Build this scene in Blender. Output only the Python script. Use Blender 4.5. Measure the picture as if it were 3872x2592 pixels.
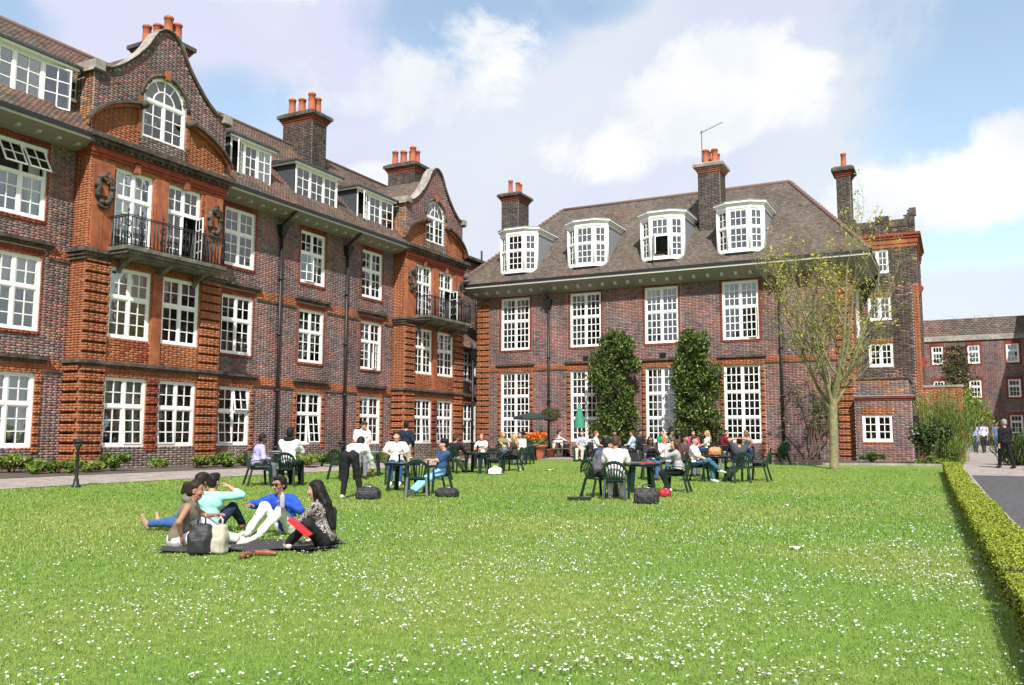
import bpy, math, random, time
import numpy as np
from mathutils import Vector, Matrix
T0 = time.time()
R = math.radians
random.seed(7); rng = np.random.default_rng(7)
SC = bpy.context.scene
COL = SC.collection
for o in list(bpy.data.objects): bpy.data.objects.remove(o)

# ------------------------------------------------------------------ camera
CH = 1.42
def cam_axes():
    pitch, roll, head = R(6.1729), R(0.1685), R(-27.2257)
    ch, sh, cp, sp = math.cos(head), math.sin(head), math.cos(pitch), math.sin(pitch)
    fw = Vector((sh*cp, ch*cp, sp)); rt = Vector((ch, -sh, 0)); up = rt.cross(fw)
    r2 = rt*math.cos(roll) + up*math.sin(roll); u2 = up*math.cos(roll) - rt*math.sin(roll)
    return r2, u2, fw
CR, CU, CF = cam_axes()
cam = bpy.data.cameras.new('camera'); cam.sensor_width = 36; cam.lens = 30.334
cam.clip_start = 0.1; cam.clip_end = 3000
camo = bpy.data.objects.new('camera', cam); COL.objects.link(camo)
camo.matrix_world = Matrix(((CR.x, CU.x, -CF.x, 0), (CR.y, CU.y, -CF.y, 0), (CR.z, CU.z, -CF.z, CH), (0, 0, 0, 1)))
SC.camera = camo
SC.render.resolution_x = 1024; SC.render.resolution_y = 685
FPX = 3262.6

# ------------------------------------------------------------------ sun and sky
SUN = Vector((1.0, -1.75, 2.05)).normalized()          # towards the sun
sl = bpy.data.lights.new('sun', 'SUN'); sl.energy = 4.9; sl.angle = R(0.53); sl.color = (1.0, 0.97, 0.92)
so = bpy.data.objects.new('sun', sl); COL.objects.link(so)
so.rotation_euler = SUN.to_track_quat('Z', 'Y').to_euler(); so.location = (20, -40, 60)
w = bpy.data.worlds.new('World'); SC.world = w; w.use_nodes = True
nt = w.node_tree; nt.nodes.clear(); N = nt.nodes.new; L = nt.links.new
out = N('ShaderNodeOutputWorld'); bg = N('ShaderNodeBackground'); bg.inputs['Strength'].default_value = 0.088
sky = N('ShaderNodeTexSky'); sky.sky_type = 'NISHITA'; sky.sun_disc = False
sky.sun_elevation = math.asin(SUN.z); sky.sun_rotation = math.atan2(SUN.x, SUN.y)
sky.air_density = 1.0; sky.dust_density = 1.2; sky.ozone_density = 1.0
tc = N('ShaderNodeTexCoord'); sep = N('ShaderNodeSeparateXYZ'); L(tc.outputs['Generated'], sep.inputs[0])
def M(op, a, b=None, c=None, clamp=False):
    n = N('ShaderNodeMath'); n.operation = op; n.use_clamp = clamp
    for i, v in enumerate((a, b, c)):
        if v is None: continue
        if isinstance(v, (int, float)): n.inputs[i].default_value = v
        else: L(v, n.inputs[i])
    return n.outputs[0]
# cloud layer: project the view direction on a flat cloud deck so the clouds shrink to the horizon
zc = M('ADD', M('MAXIMUM', sep.outputs['Z'], 0.0), 0.16)
cx = M('DIVIDE', sep.outputs['X'], zc); cy = M('DIVIDE', sep.outputs['Y'], zc)
cmb = N('ShaderNodeCombineXYZ'); L(cx, cmb.inputs[0]); L(cy, cmb.inputs[1])
def noise(vec, scale, detail, rough, off, dist=0.0):
    mp = N('ShaderNodeMapping'); mp.inputs['Location'].default_value = off
    L(vec, mp.inputs['Vector']); n = N('ShaderNodeTexNoise'); n.inputs['Scale'].default_value = scale
    n.inputs['Detail'].default_value = detail; n.inputs['Roughness'].default_value = rough
    n.inputs['Distortion'].default_value = dist
    L(mp.outputs[0], n.inputs['Vector']); return n.outputs['Fac']
def ramp(fac, p0, p1):
    mr = N('ShaderNodeMapRange'); mr.interpolation_type = 'SMOOTHSTEP'
    mr.inputs['From Min'].default_value = p0; mr.inputs['From Max'].default_value = p1
    L(fac, mr.inputs['Value']); return mr.outputs[0]
def blob_field(items):
    """soft ellipses round fixed sky directions (given as photograph pixels, half sizes in pixels)"""
    best = None
    for (px, py, ra, rb) in items:
        d = (CF+CR*((px-1936)/3262.6)-CU*((py-1296)/3262.6)).normalized(); rt = d.cross(Vector((0, 0, 1))).normalized(); upv = rt.cross(d)
        def lin(v, s):
            n = N('ShaderNodeVectorMath'); n.operation = 'DOT_PRODUCT'; L(tc.outputs['Generated'], n.inputs[0]); n.inputs[1].default_value = v
            return M('DIVIDE', n.outputs['Value'], s/3262.6)
        a = lin(rt, ra); u0 = upv; n2 = N('ShaderNodeVectorMath'); n2.operation = 'DOT_PRODUCT'; L(tc.outputs['Generated'], n2.inputs[0]); n2.inputs[1].default_value = u0
        b = M('DIVIDE', n2.outputs['Value'], rb/3262.6)
        n3 = N('ShaderNodeVectorMath'); n3.operation = 'DOT_PRODUCT'; L(tc.outputs['Generated'], n3.inputs[0]); n3.inputs[1].default_value = d
        f = M('SUBTRACT', 1.0, M('ADD', M('MULTIPLY', a, a), M('MULTIPLY', b, b)))
        f = M('ADD', f, M('MULTIPLY', M('LESS_THAN', n3.outputs['Value'], 0.0), -50.0))
        best = f if best is None else M('MAXIMUM', best, f)
    return M('MAXIMUM', best, -3.0)
det = noise(tc.outputs['Generated'], 7.5, 6, 0.62, (3.3, 1.2, 0.4), 0.3)
CUM = [(1560, 320, 480, 170), (1810, 240, 250, 190), (1350, 380, 260, 80), (2240, 560, 260, 120), (2500, 430, 430, 170), (2790, 320, 330, 210), (2950, 280, 220, 90), (3420, 740, 300, 120), (3680, 690, 380, 140), (3900, 620, 260, 150), (1440, 680, 140, 60), (2650, 545, 150, 50), (560, -250, 600, 150), (2900, -260, 700, 160), (4600, 500, 500, 150), (-900, 500, 500, 180), (-500, 900, 400, 80)]
BLUE = [(1800, 60, 420, 190), (3700, 230, 420, 480), (930, 400, 260, 150), (3560, 900, 420, 110), (2200, 20, 220, 90), (-300, 100, 300, 250), (4400, 200, 500, 400)]
cumf = M('ADD', blob_field(CUM), M('MULTIPLY', M('SUBTRACT', det, 0.5), 5.0))
far_puff = noise(cmb.outputs[0], 0.95, 5, 0.56, (7.45, 2.15, 0.3), 0.2)
vx = N('ShaderNodeVectorMath'); vx.operation = 'DOT_PRODUCT'; L(tc.outputs['Generated'], vx.inputs[0]); vx.inputs[1].default_value = CF
outside = ramp(vx.outputs['Value'], 0.72, 0.60)
cum = M('MAXIMUM', ramp(cumf, -0.15, 0.75), M('MULTIPLY', ramp(far_puff, 0.52, 0.58), outside))
core = ramp(noise(tc.outputs['Generated'], 5.0, 4, 0.55, (1.3, 4.1, 2.2)), 0.42, 0.66)
bluef = ramp(M('ADD', blob_field(BLUE), M('MULTIPLY', M('SUBTRACT', noise(tc.outputs['Generated'], 5.0, 5, 0.6, (5.5, 0.2, 1.9), 0.4), 0.5), 3.4)), -0.6, 0.8)
veil = M('MULTIPLY', M('SUBTRACT', 1.0, M('MULTIPLY', bluef, 0.85)), M('ADD', 0.86, M('MULTIPLY', ramp(noise(cmb.outputs[0], 0.8, 5, 0.55, (3.1, 1.7, 0)), 0.35, 0.65), 0.13)))
def mixc(f, a, b):
    m = N('ShaderNodeMix'); m.data_type = 'RGBA'; L(f, m.inputs['Factor'])
    for s, v in (('A', a), ('B', b)):
        idx = 6 if s == 'A' else 7
        if isinstance(v, tuple): m.inputs[idx].default_value = v
        else: L(v, m.inputs[idx])
    return m.outputs[2]
hsv = N('ShaderNodeHueSaturation'); hsv.inputs['Saturation'].default_value = 0.95; hsv.inputs['Value'].default_value = 1.0
L(sky.outputs[0], hsv.inputs['Color'])
gain = N('ShaderNodeMix'); gain.data_type = 'RGBA'; gain.blend_type = 'MULTIPLY'; gain.inputs['Factor'].default_value = 1
L(hsv.outputs[0], gain.inputs[6]); gain.inputs[7].default_value = (2.1, 2.1, 1.9, 1)
veilc = mixc(ramp(noise(tc.outputs['Generated'], 3.0, 4, 0.5, (0.3, 7.1, 0.2)), 0.4, 0.6), (6.35, 6.5, 8.1, 1), (6.8, 7.2, 7.7, 1))
c1 = mixc(veil, gain.outputs[2], veilc)
c2 = mixc(cum, c1, mixc(core, (8.6, 8.7, 8.8, 1), (7.2, 7.6, 8.0, 1)))
L(c2, bg.inputs['Color']); L(bg.outputs[0], out.inputs[0])
SC.view_settings.view_transform = 'Standard'; SC.view_settings.look = 'None'
SC.view_settings.exposure = 0.45; SC.view_settings.gamma = 1.0
SC.render.engine = 'CYCLES'
try:
    SC.cycles.max_bounces = 6; SC.cycles.transparent_max_bounces = 12
except Exception: pass

# ------------------------------------------------------------------ ground height and pixel helpers
def sstep(t):
    t = np.clip(t, 0, 1); return t*t*(3-2*t)
def ground(x, y):
    x = np.asarray(x, float); y = np.asarray(y, float)
    a = 0.38*sstep((y-19)/22.0) + 0.012*np.clip(y-42, 0, 60)
    b = 0.38*sstep((-x-11.5)/11.0)
    return np.maximum(a, b)
def g(x, y): return float(ground(x, y))
def pix_ray(px, py):
    return CF + CR*((px-1936)/FPX) - CU*((py-1296)/FPX)
def at(px, py):
    """ground point seen at a pixel of the photograph"""
    d = pix_ray(px, py); z = 0.0
    for _ in range(40):
        t = (z-CH)/d.z; z = 0.5*z + 0.5*g(d.x*t, d.y*t)
    t = (z-CH)/d.z
    return Vector((d.x*t, d.y*t, z))
def at_depth(px, py, dist):
    """point at a given distance along the view axis"""
    d = pix_ray(px, py); return Vector((0, 0, CH)) + d*dist

# ------------------------------------------------------------------ materials
MATS = {}
def mat(name, col=(0.5, 0.5, 0.5), rough=0.7, var=0.0, vscale=3.0, bump=0.0, bscale=40.0, metal=0.0, spec=0.5, attr=None, col2=None,
        trans=0.0, coat=0.0, objvar=0.0, grime=0.0):
    if name in MATS: return MATS[name]
    m = bpy.data.materials.new(name); m.use_nodes = True; t = m.node_tree
    b = t.nodes['Principled BSDF']; b.inputs['Roughness'].default_value = rough; b.inputs['Metallic'].default_value = metal
    b.inputs['Specular IOR Level'].default_value = spec
    if coat: b.inputs['Coat Weight'].default_value = coat
    nn = t.nodes.new; ll = t.links.new
    cout = None
    if attr:
        a = nn('ShaderNodeAttribute'); a.attribute_name = attr; cout = a.outputs['Color']
    else:
        rgb = nn('ShaderNodeRGB'); rgb.outputs[0].default_value = (*col, 1); cout = rgb.outputs[0]
    tcn = nn('ShaderNodeTexCoord'); geo = nn('ShaderNodeNewGeometry')
    if col2 is not None:
        n = nn('ShaderNodeTexNoise'); n.inputs['Scale'].default_value = vscale; n.inputs['Detail'].default_value = 6
        n.inputs['Roughness'].default_value = 0.6
        ll(geo.outputs['Position'], n.inputs['Vector'])
        mr = nn('ShaderNodeMapRange'); mr.inputs['From Min'].default_value = 0.38; mr.inputs['From Max'].default_value = 0.62
        ll(n.outputs['Fac'], mr.inputs['Value'])
        mx = nn('ShaderNodeMix'); mx.data_type = 'RGBA'; ll(mr.outputs[0], mx.inputs['Factor']); ll(cout, mx.inputs[6])
        mx.inputs[7].default_value = (*col2, 1); cout = mx.outputs[2]
    if var:
        n = nn('ShaderNodeTexNoise'); n.inputs['Scale'].default_value = vscale*3.7; n.inputs['Detail'].default_value = 5
        ll(geo.outputs['Position'], n.inputs['Vector'])
        mr = nn('ShaderNodeMapRange'); mr.inputs['From Min'].default_value = 0.3; mr.inputs['From Max'].default_value = 0.7
        mr.inputs['To Min'].default_value = 1-var; mr.inputs['To Max'].default_value = 1+var
        ll(n.outputs['Fac'], mr.inputs['Value'])
        vm = nn('ShaderNodeVectorMath'); vm.operation = 'SCALE'; ll(cout, vm.inputs[0]); ll(mr.outputs[0], vm.inputs['Scale']); cout = vm.outputs[0]
    if grime:
        mp = nn('ShaderNodeMapping'); mp.inputs['Scale'].default_value = (1.1, 1.1, 0.28); ll(geo.outputs['Position'], mp.inputs['Vector'])
        n = nn('ShaderNodeTexNoise'); n.inputs['Scale'].default_value = 0.9; n.inputs['Detail'].default_value = 5; n.inputs['Roughness'].default_value = 0.65; ll(mp.outputs[0], n.inputs['Vector'])
        mr = nn('ShaderNodeMapRange'); mr.inputs['From Min'].default_value = 0.32; mr.inputs['From Max'].default_value = 0.68
        mr.inputs['To Min'].default_value = 1-grime; mr.inputs['To Max'].default_value = 1+grime*0.7; ll(n.outputs['Fac'], mr.inputs['Value'])
        vm = nn('ShaderNodeVectorMath'); vm.operation = 'SCALE'; ll(cout, vm.inputs[0]); ll(mr.outputs[0], vm.inputs['Scale']); cout = vm.outputs[0]
    if objvar:
        oi = nn('ShaderNodeObjectInfo'); mr = nn('ShaderNodeMapRange'); mr.inputs['To Min'].default_value = 1-objvar; mr.inputs['To Max'].default_value = 1+objvar
        ll(oi.outputs['Random'], mr.inputs['Value'])
        vm = nn('ShaderNodeVectorMath'); vm.operation = 'SCALE'; ll(cout, vm.inputs[0]); ll(mr.outputs[0], vm.inputs['Scale']); cout = vm.outputs[0]
    ll(cout, b.inputs['Base Color'])
    if bump:
        n = nn('ShaderNodeTexNoise'); n.inputs['Scale'].default_value = bscale; n.inputs['Detail'].default_value = 4
        ll(geo.outputs['Position'], n.inputs['Vector'])
        bp = nn('ShaderNodeBump'); bp.inputs['Strength'].default_value = bump; bp.inputs['Distance'].default_value = 0.02
        ll(n.outputs['Fac'], bp.inputs['Height']); ll(bp.outputs[0], b.inputs['Normal'])
    if trans:
        tr = nn('ShaderNodeBsdfTranslucent'); ll(cout, tr.inputs['Color']); ms = nn('ShaderNodeMixShader'); ms.inputs[0].default_value = trans
        o = t.nodes['Material Output']; ll(b.outputs[0], ms.inputs[1]); ll(tr.outputs[0], ms.inputs[2]); ll(ms.outputs[0], o.inputs[0])
    MATS[name] = m; return m
def glass_mat(name, tint=(0.9, 0.95, 0.95), base=0.05, boost=1.0):
    if name in MATS: return MATS[name]
    m = bpy.data.materials.new(name); m.use_nodes = True; t = m.node_tree; t.nodes.clear(); nn = t.nodes.new; ll = t.links.new
    o = nn('ShaderNodeOutputMaterial'); tr = nn('ShaderNodeBsdfTransparent'); tr.inputs[0].default_value = (*tint, 1)
    gl = nn('ShaderNodeBsdfGlossy'); gl.inputs['Roughness'].default_value = 0.015
    fr = nn('ShaderNodeFresnel'); fr.inputs[0].default_value = 1.5
    ma = nn('ShaderNodeMath'); ma.operation = 'MULTIPLY_ADD'; ma.use_clamp = True; ma.inputs[1].default_value = boost; ma.inputs[2].default_value = base
    ll(fr.outputs[0], ma.inputs[0]); ms = nn('ShaderNodeMixShader'); ll(ma.outputs[0], ms.inputs[0]); ll(tr.outputs[0], ms.inputs[1]); ll(gl.outputs[0], ms.inputs[2])
    n = nn('ShaderNodeTexNoise'); n.inputs['Scale'].default_value = 2.5; geo = nn('ShaderNodeNewGeometry'); ll(geo.outputs['Position'], n.inputs['Vector'])
    bp = nn('ShaderNodeBump'); bp.inputs['Strength'].default_value = 0.05; bp.inputs['Distance'].default_value = 0.05
    ll(n.outputs['Fac'], bp.inputs['Height']); ll(bp.outputs[0], gl.inputs['Normal'])
    ll(ms.outputs[0], o.inputs[0]); MATS[name] = m; return m
mat('brick', attr='Col', grime=0.32, rough=0.9, var=0.22, vscale=9, bump=0.35, bscale=90, spec=0.2)
mat('mortar', (0.43, 0.405, 0.38), 0.95, grime=0.25, var=0.2, vscale=2, spec=0.1)
mat('orange_mortar', (0.30, 0.15, 0.085), 0.95, var=0.2, vscale=2, spec=0.1)
mat('mortar_dark', (0.20, 0.13, 0.10), 0.95, var=0.2, vscale=2, spec=0.1)
mat('orange_stone', (0.36, 0.125, 0.055), 0.85, grime=0.3, var=0.25, vscale=1.2, col2=(0.28, 0.085, 0.045), spec=0.2, bump=0.2)
mat('red_stone', (0.27, 0.055, 0.035), 0.85, var=0.25, vscale=1.2, spec=0.2)
mat('dark_stone', (0.055, 0.045, 0.04), 0.9, var=0.4, vscale=2.0, col2=(0.12, 0.09, 0.07), bump=0.4, spec=0.2)
mat('grey_stone', (0.33, 0.30, 0.26), 0.9, var=0.25, vscale=1.5, col2=(0.22, 0.19, 0.16), bump=0.3)
mat('tile', attr='Col', grime=0.25, rough=0.9, var=0.2, vscale=5, bump=0.3, bscale=60, spec=0.2)
mat('white_paint', (0.82, 0.82, 0.80), 0.45, var=0.05, vscale=2)
mat('soffit_paint', (0.24, 0.23, 0.20), 0.7, var=0.12, vscale=3)
mat('bracket_paint', (0.46, 0.45, 0.41), 0.7, var=0.12, vscale=3)
mat('lead', (0.30, 0.32, 0.35), 0.55, var=0.2, vscale=3, metal=0.3)
mat('lead_dark', (0.05, 0.055, 0.065), 0.6, var=0.3, vscale=3)
mat('black_iron', (0.012, 0.012, 0.012), 0.5, var=0.2)
mat('terracotta', (0.40, 0.115, 0.055), 0.8, var=0.2, vscale=4)
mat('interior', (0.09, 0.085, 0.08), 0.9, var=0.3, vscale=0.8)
mat('curtain', (0.75, 0.74, 0.70), 0.9, trans=0.3)
glass_mat('glass', base=0.07, boost=1.7)
mat('bark', (0.24, 0.225, 0.105), 0.9, var=0.3, vscale=6, col2=(0.16, 0.145, 0.075), bump=0.5, bscale=30)
mat('bark_brown', (0.11, 0.08, 0.055), 0.9, var=0.3, vscale=6, bump=0.5)
mat('leaf', attr='Col', rough=0.5, trans=0.3, spec=0.4)
mat('leaf_hedge', attr='Col', rough=0.6, trans=0.06, spec=0.25)
mat('leaf_gloss', attr='Col', rough=0.38, trans=0.12, spec=0.45)
mat('soil', (0.085, 0.065, 0.05), 0.95, var=0.4, vscale=4, bump=0.6, bscale=25)
mat('flag_paving', (0.33, 0.28, 0.25), 0.9, var=0.25, vscale=2.5, col2=(0.25, 0.215, 0.195), bump=0.4, bscale=50)
mat('asphalt', (0.085, 0.083, 0.085), 0.9, var=0.45, vscale=7, col2=(0.055, 0.053, 0.055), bump=0.6, bscale=70)
mat('green_plastic', (0.006, 0.024, 0.020), 0.35, var=0.12, vscale=3)
mat('dark_plastic', (0.012, 0.022, 0.02), 0.4, var=0.1)
mat('grey_top', (0.22, 0.23, 0.24), 0.4, var=0.1)

# ------------------------------------------------------------------ object helpers
def tag(o, label=None, cat=None, group=None, kind=None):
    if label: o['label'] = label
    if cat: o['category'] = cat
    if group: o['group'] = group
    if kind: o['kind'] = kind
    return o
def empty(name, loc=(0, 0, 0), rz=0.0, **k):
    o = bpy.data.objects.new(name, None); COL.objects.link(o); o.empty_display_size = 0.2
    o.location = loc; o.rotation_euler = (0, 0, rz); tag(o, **k); return o
def mw(o):
    m = Matrix.LocRotScale(o.location, o.rotation_euler, o.scale)
    return m
def setparent(o, p, world=False):
    """world=True: vertices of o are in world coordinates, so undo the parent's placement"""
    o.parent = p
    if world and p is not None:
        q = p; m = Matrix.Identity(4); chain = []
        while q is not None: chain.append(q); q = q.parent
        for q in reversed(chain): m = m @ q.matrix_parent_inverse @ mw(q)
        o.matrix_parent_inverse = m.inverted()
def link(name, me, parent=None, world=True, **k):
    o = bpy.data.objects.new(name, me); COL.objects.link(o)
    if parent is not None: setparent(o, parent, world)
    tag(o, **k); return o
def mesh_np(name, V, Fq, mats, col=None, smooth=False, mi=None):
    """V (n,3), Fq (m,3|4) arrays"""
    V = np.asarray(V, np.float32); Fq = np.asarray(Fq, np.int32)
    me = bpy.data.meshes.new(name); k = Fq.shape[1]
    me.vertices.add(len(V)); me.vertices.foreach_set('co', V.ravel())
    me.loops.add(Fq.size); me.loops.foreach_set('vertex_index', Fq.ravel())
    me.polygons.add(len(Fq)); me.polygons.foreach_set('loop_start', np.arange(0, Fq.size, k, dtype=np.int32))
    me.polygons.foreach_set('loop_total', np.full(len(Fq), k, np.int32))
    if mi is not None: me.polygons.foreach_set('material_index', np.asarray(mi, np.int32))
    if smooth: me.polygons.foreach_set('use_smooth', np.ones(len(Fq), bool))
    me.update(calc_edges=True)
    if col is not None:
        a = me.attributes.new('Col', 'FLOAT_COLOR', 'POINT'); c = np.ones((len(V), 4), np.float32); c[:, :3] = col
        a.data.foreach_set('color', c.ravel())
    for m in (mats if isinstance(mats, (list, tuple)) else [mats]): me.materials.append(MATS[m] if isinstance(m, str) else m)
    return me
class MB:
    """collects simple solids; build() makes one mesh object"""
    def __init__(s): s.v = []; s.f = []; s.mi = []; s.sm = []; s.m = 0; s.smooth = False
    def add(s, vs, fs, smooth=None):
        n = len(s.v); s.v += [tuple(v) for v in vs]
        for f in fs: s.f.append(tuple(i+n for i in f)); s.mi.append(s.m); s.sm.append(s.smooth if smooth is None else smooth)
    def box(s, x0, x1, y0, y1, z0, z1):
        s.add([(x, y, z) for z in (z0, z1) for y in (y0, y1) for x in (x0, x1)],
              [(0, 2, 3, 1), (4, 5, 7, 6), (0, 1, 5, 4), (2, 6, 7, 3), (0, 4, 6, 2), (1, 3, 7, 5)])
        return s
    def obox(s, c, ax, ay, az):
        c = Vector(c); ax = Vector(ax); ay = Vector(ay); az = Vector(az)
        s.add([c+ax*i+ay*j+az*k for k in (-1, 1) for j in (-1, 1) for i in (-1, 1)],
              [(0, 2, 3, 1), (4, 5, 7, 6), (0, 1, 5, 4), (2, 6, 7, 3), (0, 4, 6, 2), (1, 3, 7, 5)])
        return s
    def bar(s, a, b, w, h=None, up=(0, 0, 1)):
        a = Vector(a); b = Vector(b); d = (b-a); l = d.length; d.normalize(); u = Vector(up)
        if abs(d.dot(u)) > 0.98: u = Vector((1, 0, 0))
        r = d.cross(u).normalized(); u = r.cross(d)
        return s.obox((a+b)/2, d*l/2, r*w/2, u*(h or w)/2)
    def tube(s, pts, rad, n=8, caps=True):
        pts = [Vector(p) for p in pts]
        if isinstance(rad, (int, float)): rad = [rad]*len(pts)
        rings = []; prev = None
        for i, p in enumerate(pts):
            d = (pts[min(i+1, len(pts)-1)]-pts[max(i-1, 0)])
            if d.length < 1e-6: d = Vector((0, 0, 1))
            d.normalize()
            if prev is None:
                a = Vector((0, 0, 1)) if abs(d.z) < 0.9 else Vector((1, 0, 0)); a = d.cross(a).normalized()
            else:
                a = prev - d*prev.dot(d); a.normalize()
            prev = a; b = d.cross(a)
            rings.append([p + (a*math.cos(t)+b*math.sin(t))*rad[i] for t in [2*math.pi*k/n for k in range(n)]])
        vs = [v for r in rings for v in r]; fs = []
        for i in range(len(pts)-1):
            for k in range(n): fs.append((i*n+k, i*n+(k+1) % n, (i+1)*n+(k+1) % n, (i+1)*n+k))
        if caps: fs.append(tuple(range(n-1, -1, -1))); fs.append(tuple((len(pts)-1)*n+k for k in range(n)))
        s.add(vs, fs, True); return s
    def lathe(s, prof, c=(0, 0, 0), n=16, caps=True):
        c = Vector(c); vs = []; fs = []
        for (r, z) in prof:
            for k in range(n):
                t = 2*math.pi*k/n; vs.append(c+Vector((r*math.cos(t), r*math.sin(t), z)))
        for i in range(len(prof)-1):
            for k in range(n): fs.append((i*n+k, i*n+(k+1) % n, (i+1)*n+(k+1) % n, (i+1)*n+k))
        if caps: fs.append(tuple(range(n-1, -1, -1))); fs.append(tuple((len(prof)-1)*n+k for k in range(n)))
        s.add(vs, fs, True); return s
    def prism(s, poly, a, b):
        """poly: list of 3D points (planar), extruded by vector from a*? : offset vectors a and b"""
        a = Vector(a); b = Vector(b); n = len(poly); P = [Vector(p) for p in poly]
        s.add([p+a for p in P]+[p+b for p in P], [tuple(range(n-1, -1, -1)), tuple(range(n, 2*n))] + [(i, (i+1) % n, n+(i+1) % n, n+i) for i in range(n)])
        return s
    def mesh(s, name, mats):
        me = bpy.data.meshes.new(name); me.from_pydata([tuple(v) for v in s.v], [], s.f)
        for m in (mats if isinstance(mats, (list, tuple)) else [mats]): me.materials.append(MATS[m] if isinstance(m, str) else m)
        me.polygons.foreach_set('material_index', s.mi); me.polygons.foreach_set('use_smooth', s.sm); me.update()
        return me
    def build(s, name, mats, parent=None, world=True, **k):
        return link(name, s.mesh(name, mats), parent, world, **k)
class Fr:
    """facade frame: u along the wall, z up, d out of the wall"""
    def __init__(s, O, U, Nn, Z=(0, 0, 1)): s.O = Vector(O); s.U = Vector(U).normalized(); s.N = Vector(Nn).normalized(); s.Z = Vector(Z).normalized()
    def p(s, u, z, d=0.0): return s.O + s.U*u + s.Z*z + s.N*d
    def box(s, mb, u0, u1, z0, z1, d0, d1):
        return mb.obox(s.p((u0+u1)/2, (z0+z1)/2, (d0+d1)/2), s.U*((u1-u0)/2), s.N*((d1-d0)/2), s.Z*((z1-z0)/2))
    def mat(s, u, z, d):
        p = s.p(u, z, d); U = s.U if s.U.cross(s.N).dot(s.Z) > 0 else -s.U
        return Matrix(((U.x, s.N.x, s.Z.x, p.x), (U.y, s.N.y, s.Z.y, p.y), (U.z, s.N.z, s.Z.z, p.z), (0, 0, 0, 1)))
    def shift(s, d): return Fr(s.O+s.N*d, s.U, s.N, s.Z)
def pieces_mesh(name, fr, B, col, mats):
    """B (n,7): u0,u1,z0,z1,d0,d1bottom,d1top -> one mesh of separate blocks (no back face)"""
    B = np.asarray(B, float); n = len(B)
    u0, u1, z0, z1, d0, db, dt = B.T
    P = np.stack([np.stack([u0, z0, d0], 1), np.stack([u1, z0, d0], 1), np.stack([u1, z1, d0], 1), np.stack([u0, z1, d0], 1),
                  np.stack([u0, z0, db], 1), np.stack([u1, z0, db], 1), np.stack([u1, z1, dt], 1), np.stack([u0, z1, dt], 1)], 1)
    Bm = np.array([list(fr.U), list(fr.Z), list(fr.N)]); V = P.reshape(-1, 3) @ Bm + np.array(list(fr.O))
    f = np.array([[4, 5, 6, 7], [0, 1, 5, 4], [1, 2, 6, 5], [2, 3, 7, 6], [3, 0, 4, 7]])
    Fq = (np.arange(n)[:, None, None]*8 + f[None]).reshape(-1, 4)
    c = np.repeat(np.asarray(col, float), 8, axis=0)
    return mesh_np(name, V, Fq, mats, col=c)
def seen(P):
    """is a world point inside the picture (array n,3)? returns mask and distance"""
    Q = np.asarray(P, float) - np.array([0, 0, CH]); z = Q @ np.array(list(CF))
    x = (Q @ np.array(list(CR)))/np.maximum(z, .01)*FPX; y = (Q @ np.array(list(CU)))/np.maximum(z, .01)*FPX
    return (z > .5) & (np.abs(x) < 1930) & (np.abs(y) < 1290), z
# ------------------------------------------------------------------ brickwork
PAL = {
 'plum': [((0.178, 0.140, 0.133), 5), ((0.212, 0.165, 0.152), 4), ((0.125, 0.102, 0.102), 3), ((0.235, 0.128, 0.126), 2.8), ((0.29, 0.148, 0.142), 1.2), ((0.28, 0.19, 0.13), 0.8)],
 'plumred': [((0.285, 0.140, 0.130), 5), ((0.245, 0.135, 0.122), 4), ((0.33, 0.158, 0.148), 3), ((0.19, 0.135, 0.118), 3), ((0.34, 0.185, 0.11), 1)],
 'orange': [((0.345, 0.128, 0.060), 5), ((0.31, 0.108, 0.052), 4), ((0.385, 0.155, 0.072), 2), ((0.27, 0.086, 0.048), 1.5), ((0.34, 0.145, 0.072), 1)],
 'red': [((0.25, 0.058, 0.035), 4), ((0.21, 0.05, 0.035), 3), ((0.30, 0.085, 0.045), 2)],
 'grey': [((0.20, 0.165, 0.135), 4), ((0.24, 0.20, 0.165), 3), ((0.165, 0.13, 0.11), 3), ((0.20, 0.12, 0.10), 1)],
 'dark': [((0.085, 0.066, 0.055), 4), ((0.11, 0.085, 0.068), 3), ((0.06, 0.05, 0.046), 3), ((0.14, 0.095, 0.07), 1)],
 'buff': [((0.36, 0.17, 0.075), 4), ((0.30, 0.12, 0.06), 3), ((0.40, 0.21, 0.10), 2)],
}
def pal_cols(pal, n):
    cs = np.array([c for c, _ in PAL[pal]]); ws = np.array([x for _, x in PAL[pal]], float); ws /= ws.sum()
    i = rng.choice(len(cs), n, p=ws); c = cs[i]
    if pal in ('orange', 'red'): c = 0.45*c+0.55*(cs*ws[:, None]).sum(0)
    return c*(1+rng.normal(0, 0.10 if pal not in ('orange', 'red') else 0.07, (n, 1)))
CRS = 0.075
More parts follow.
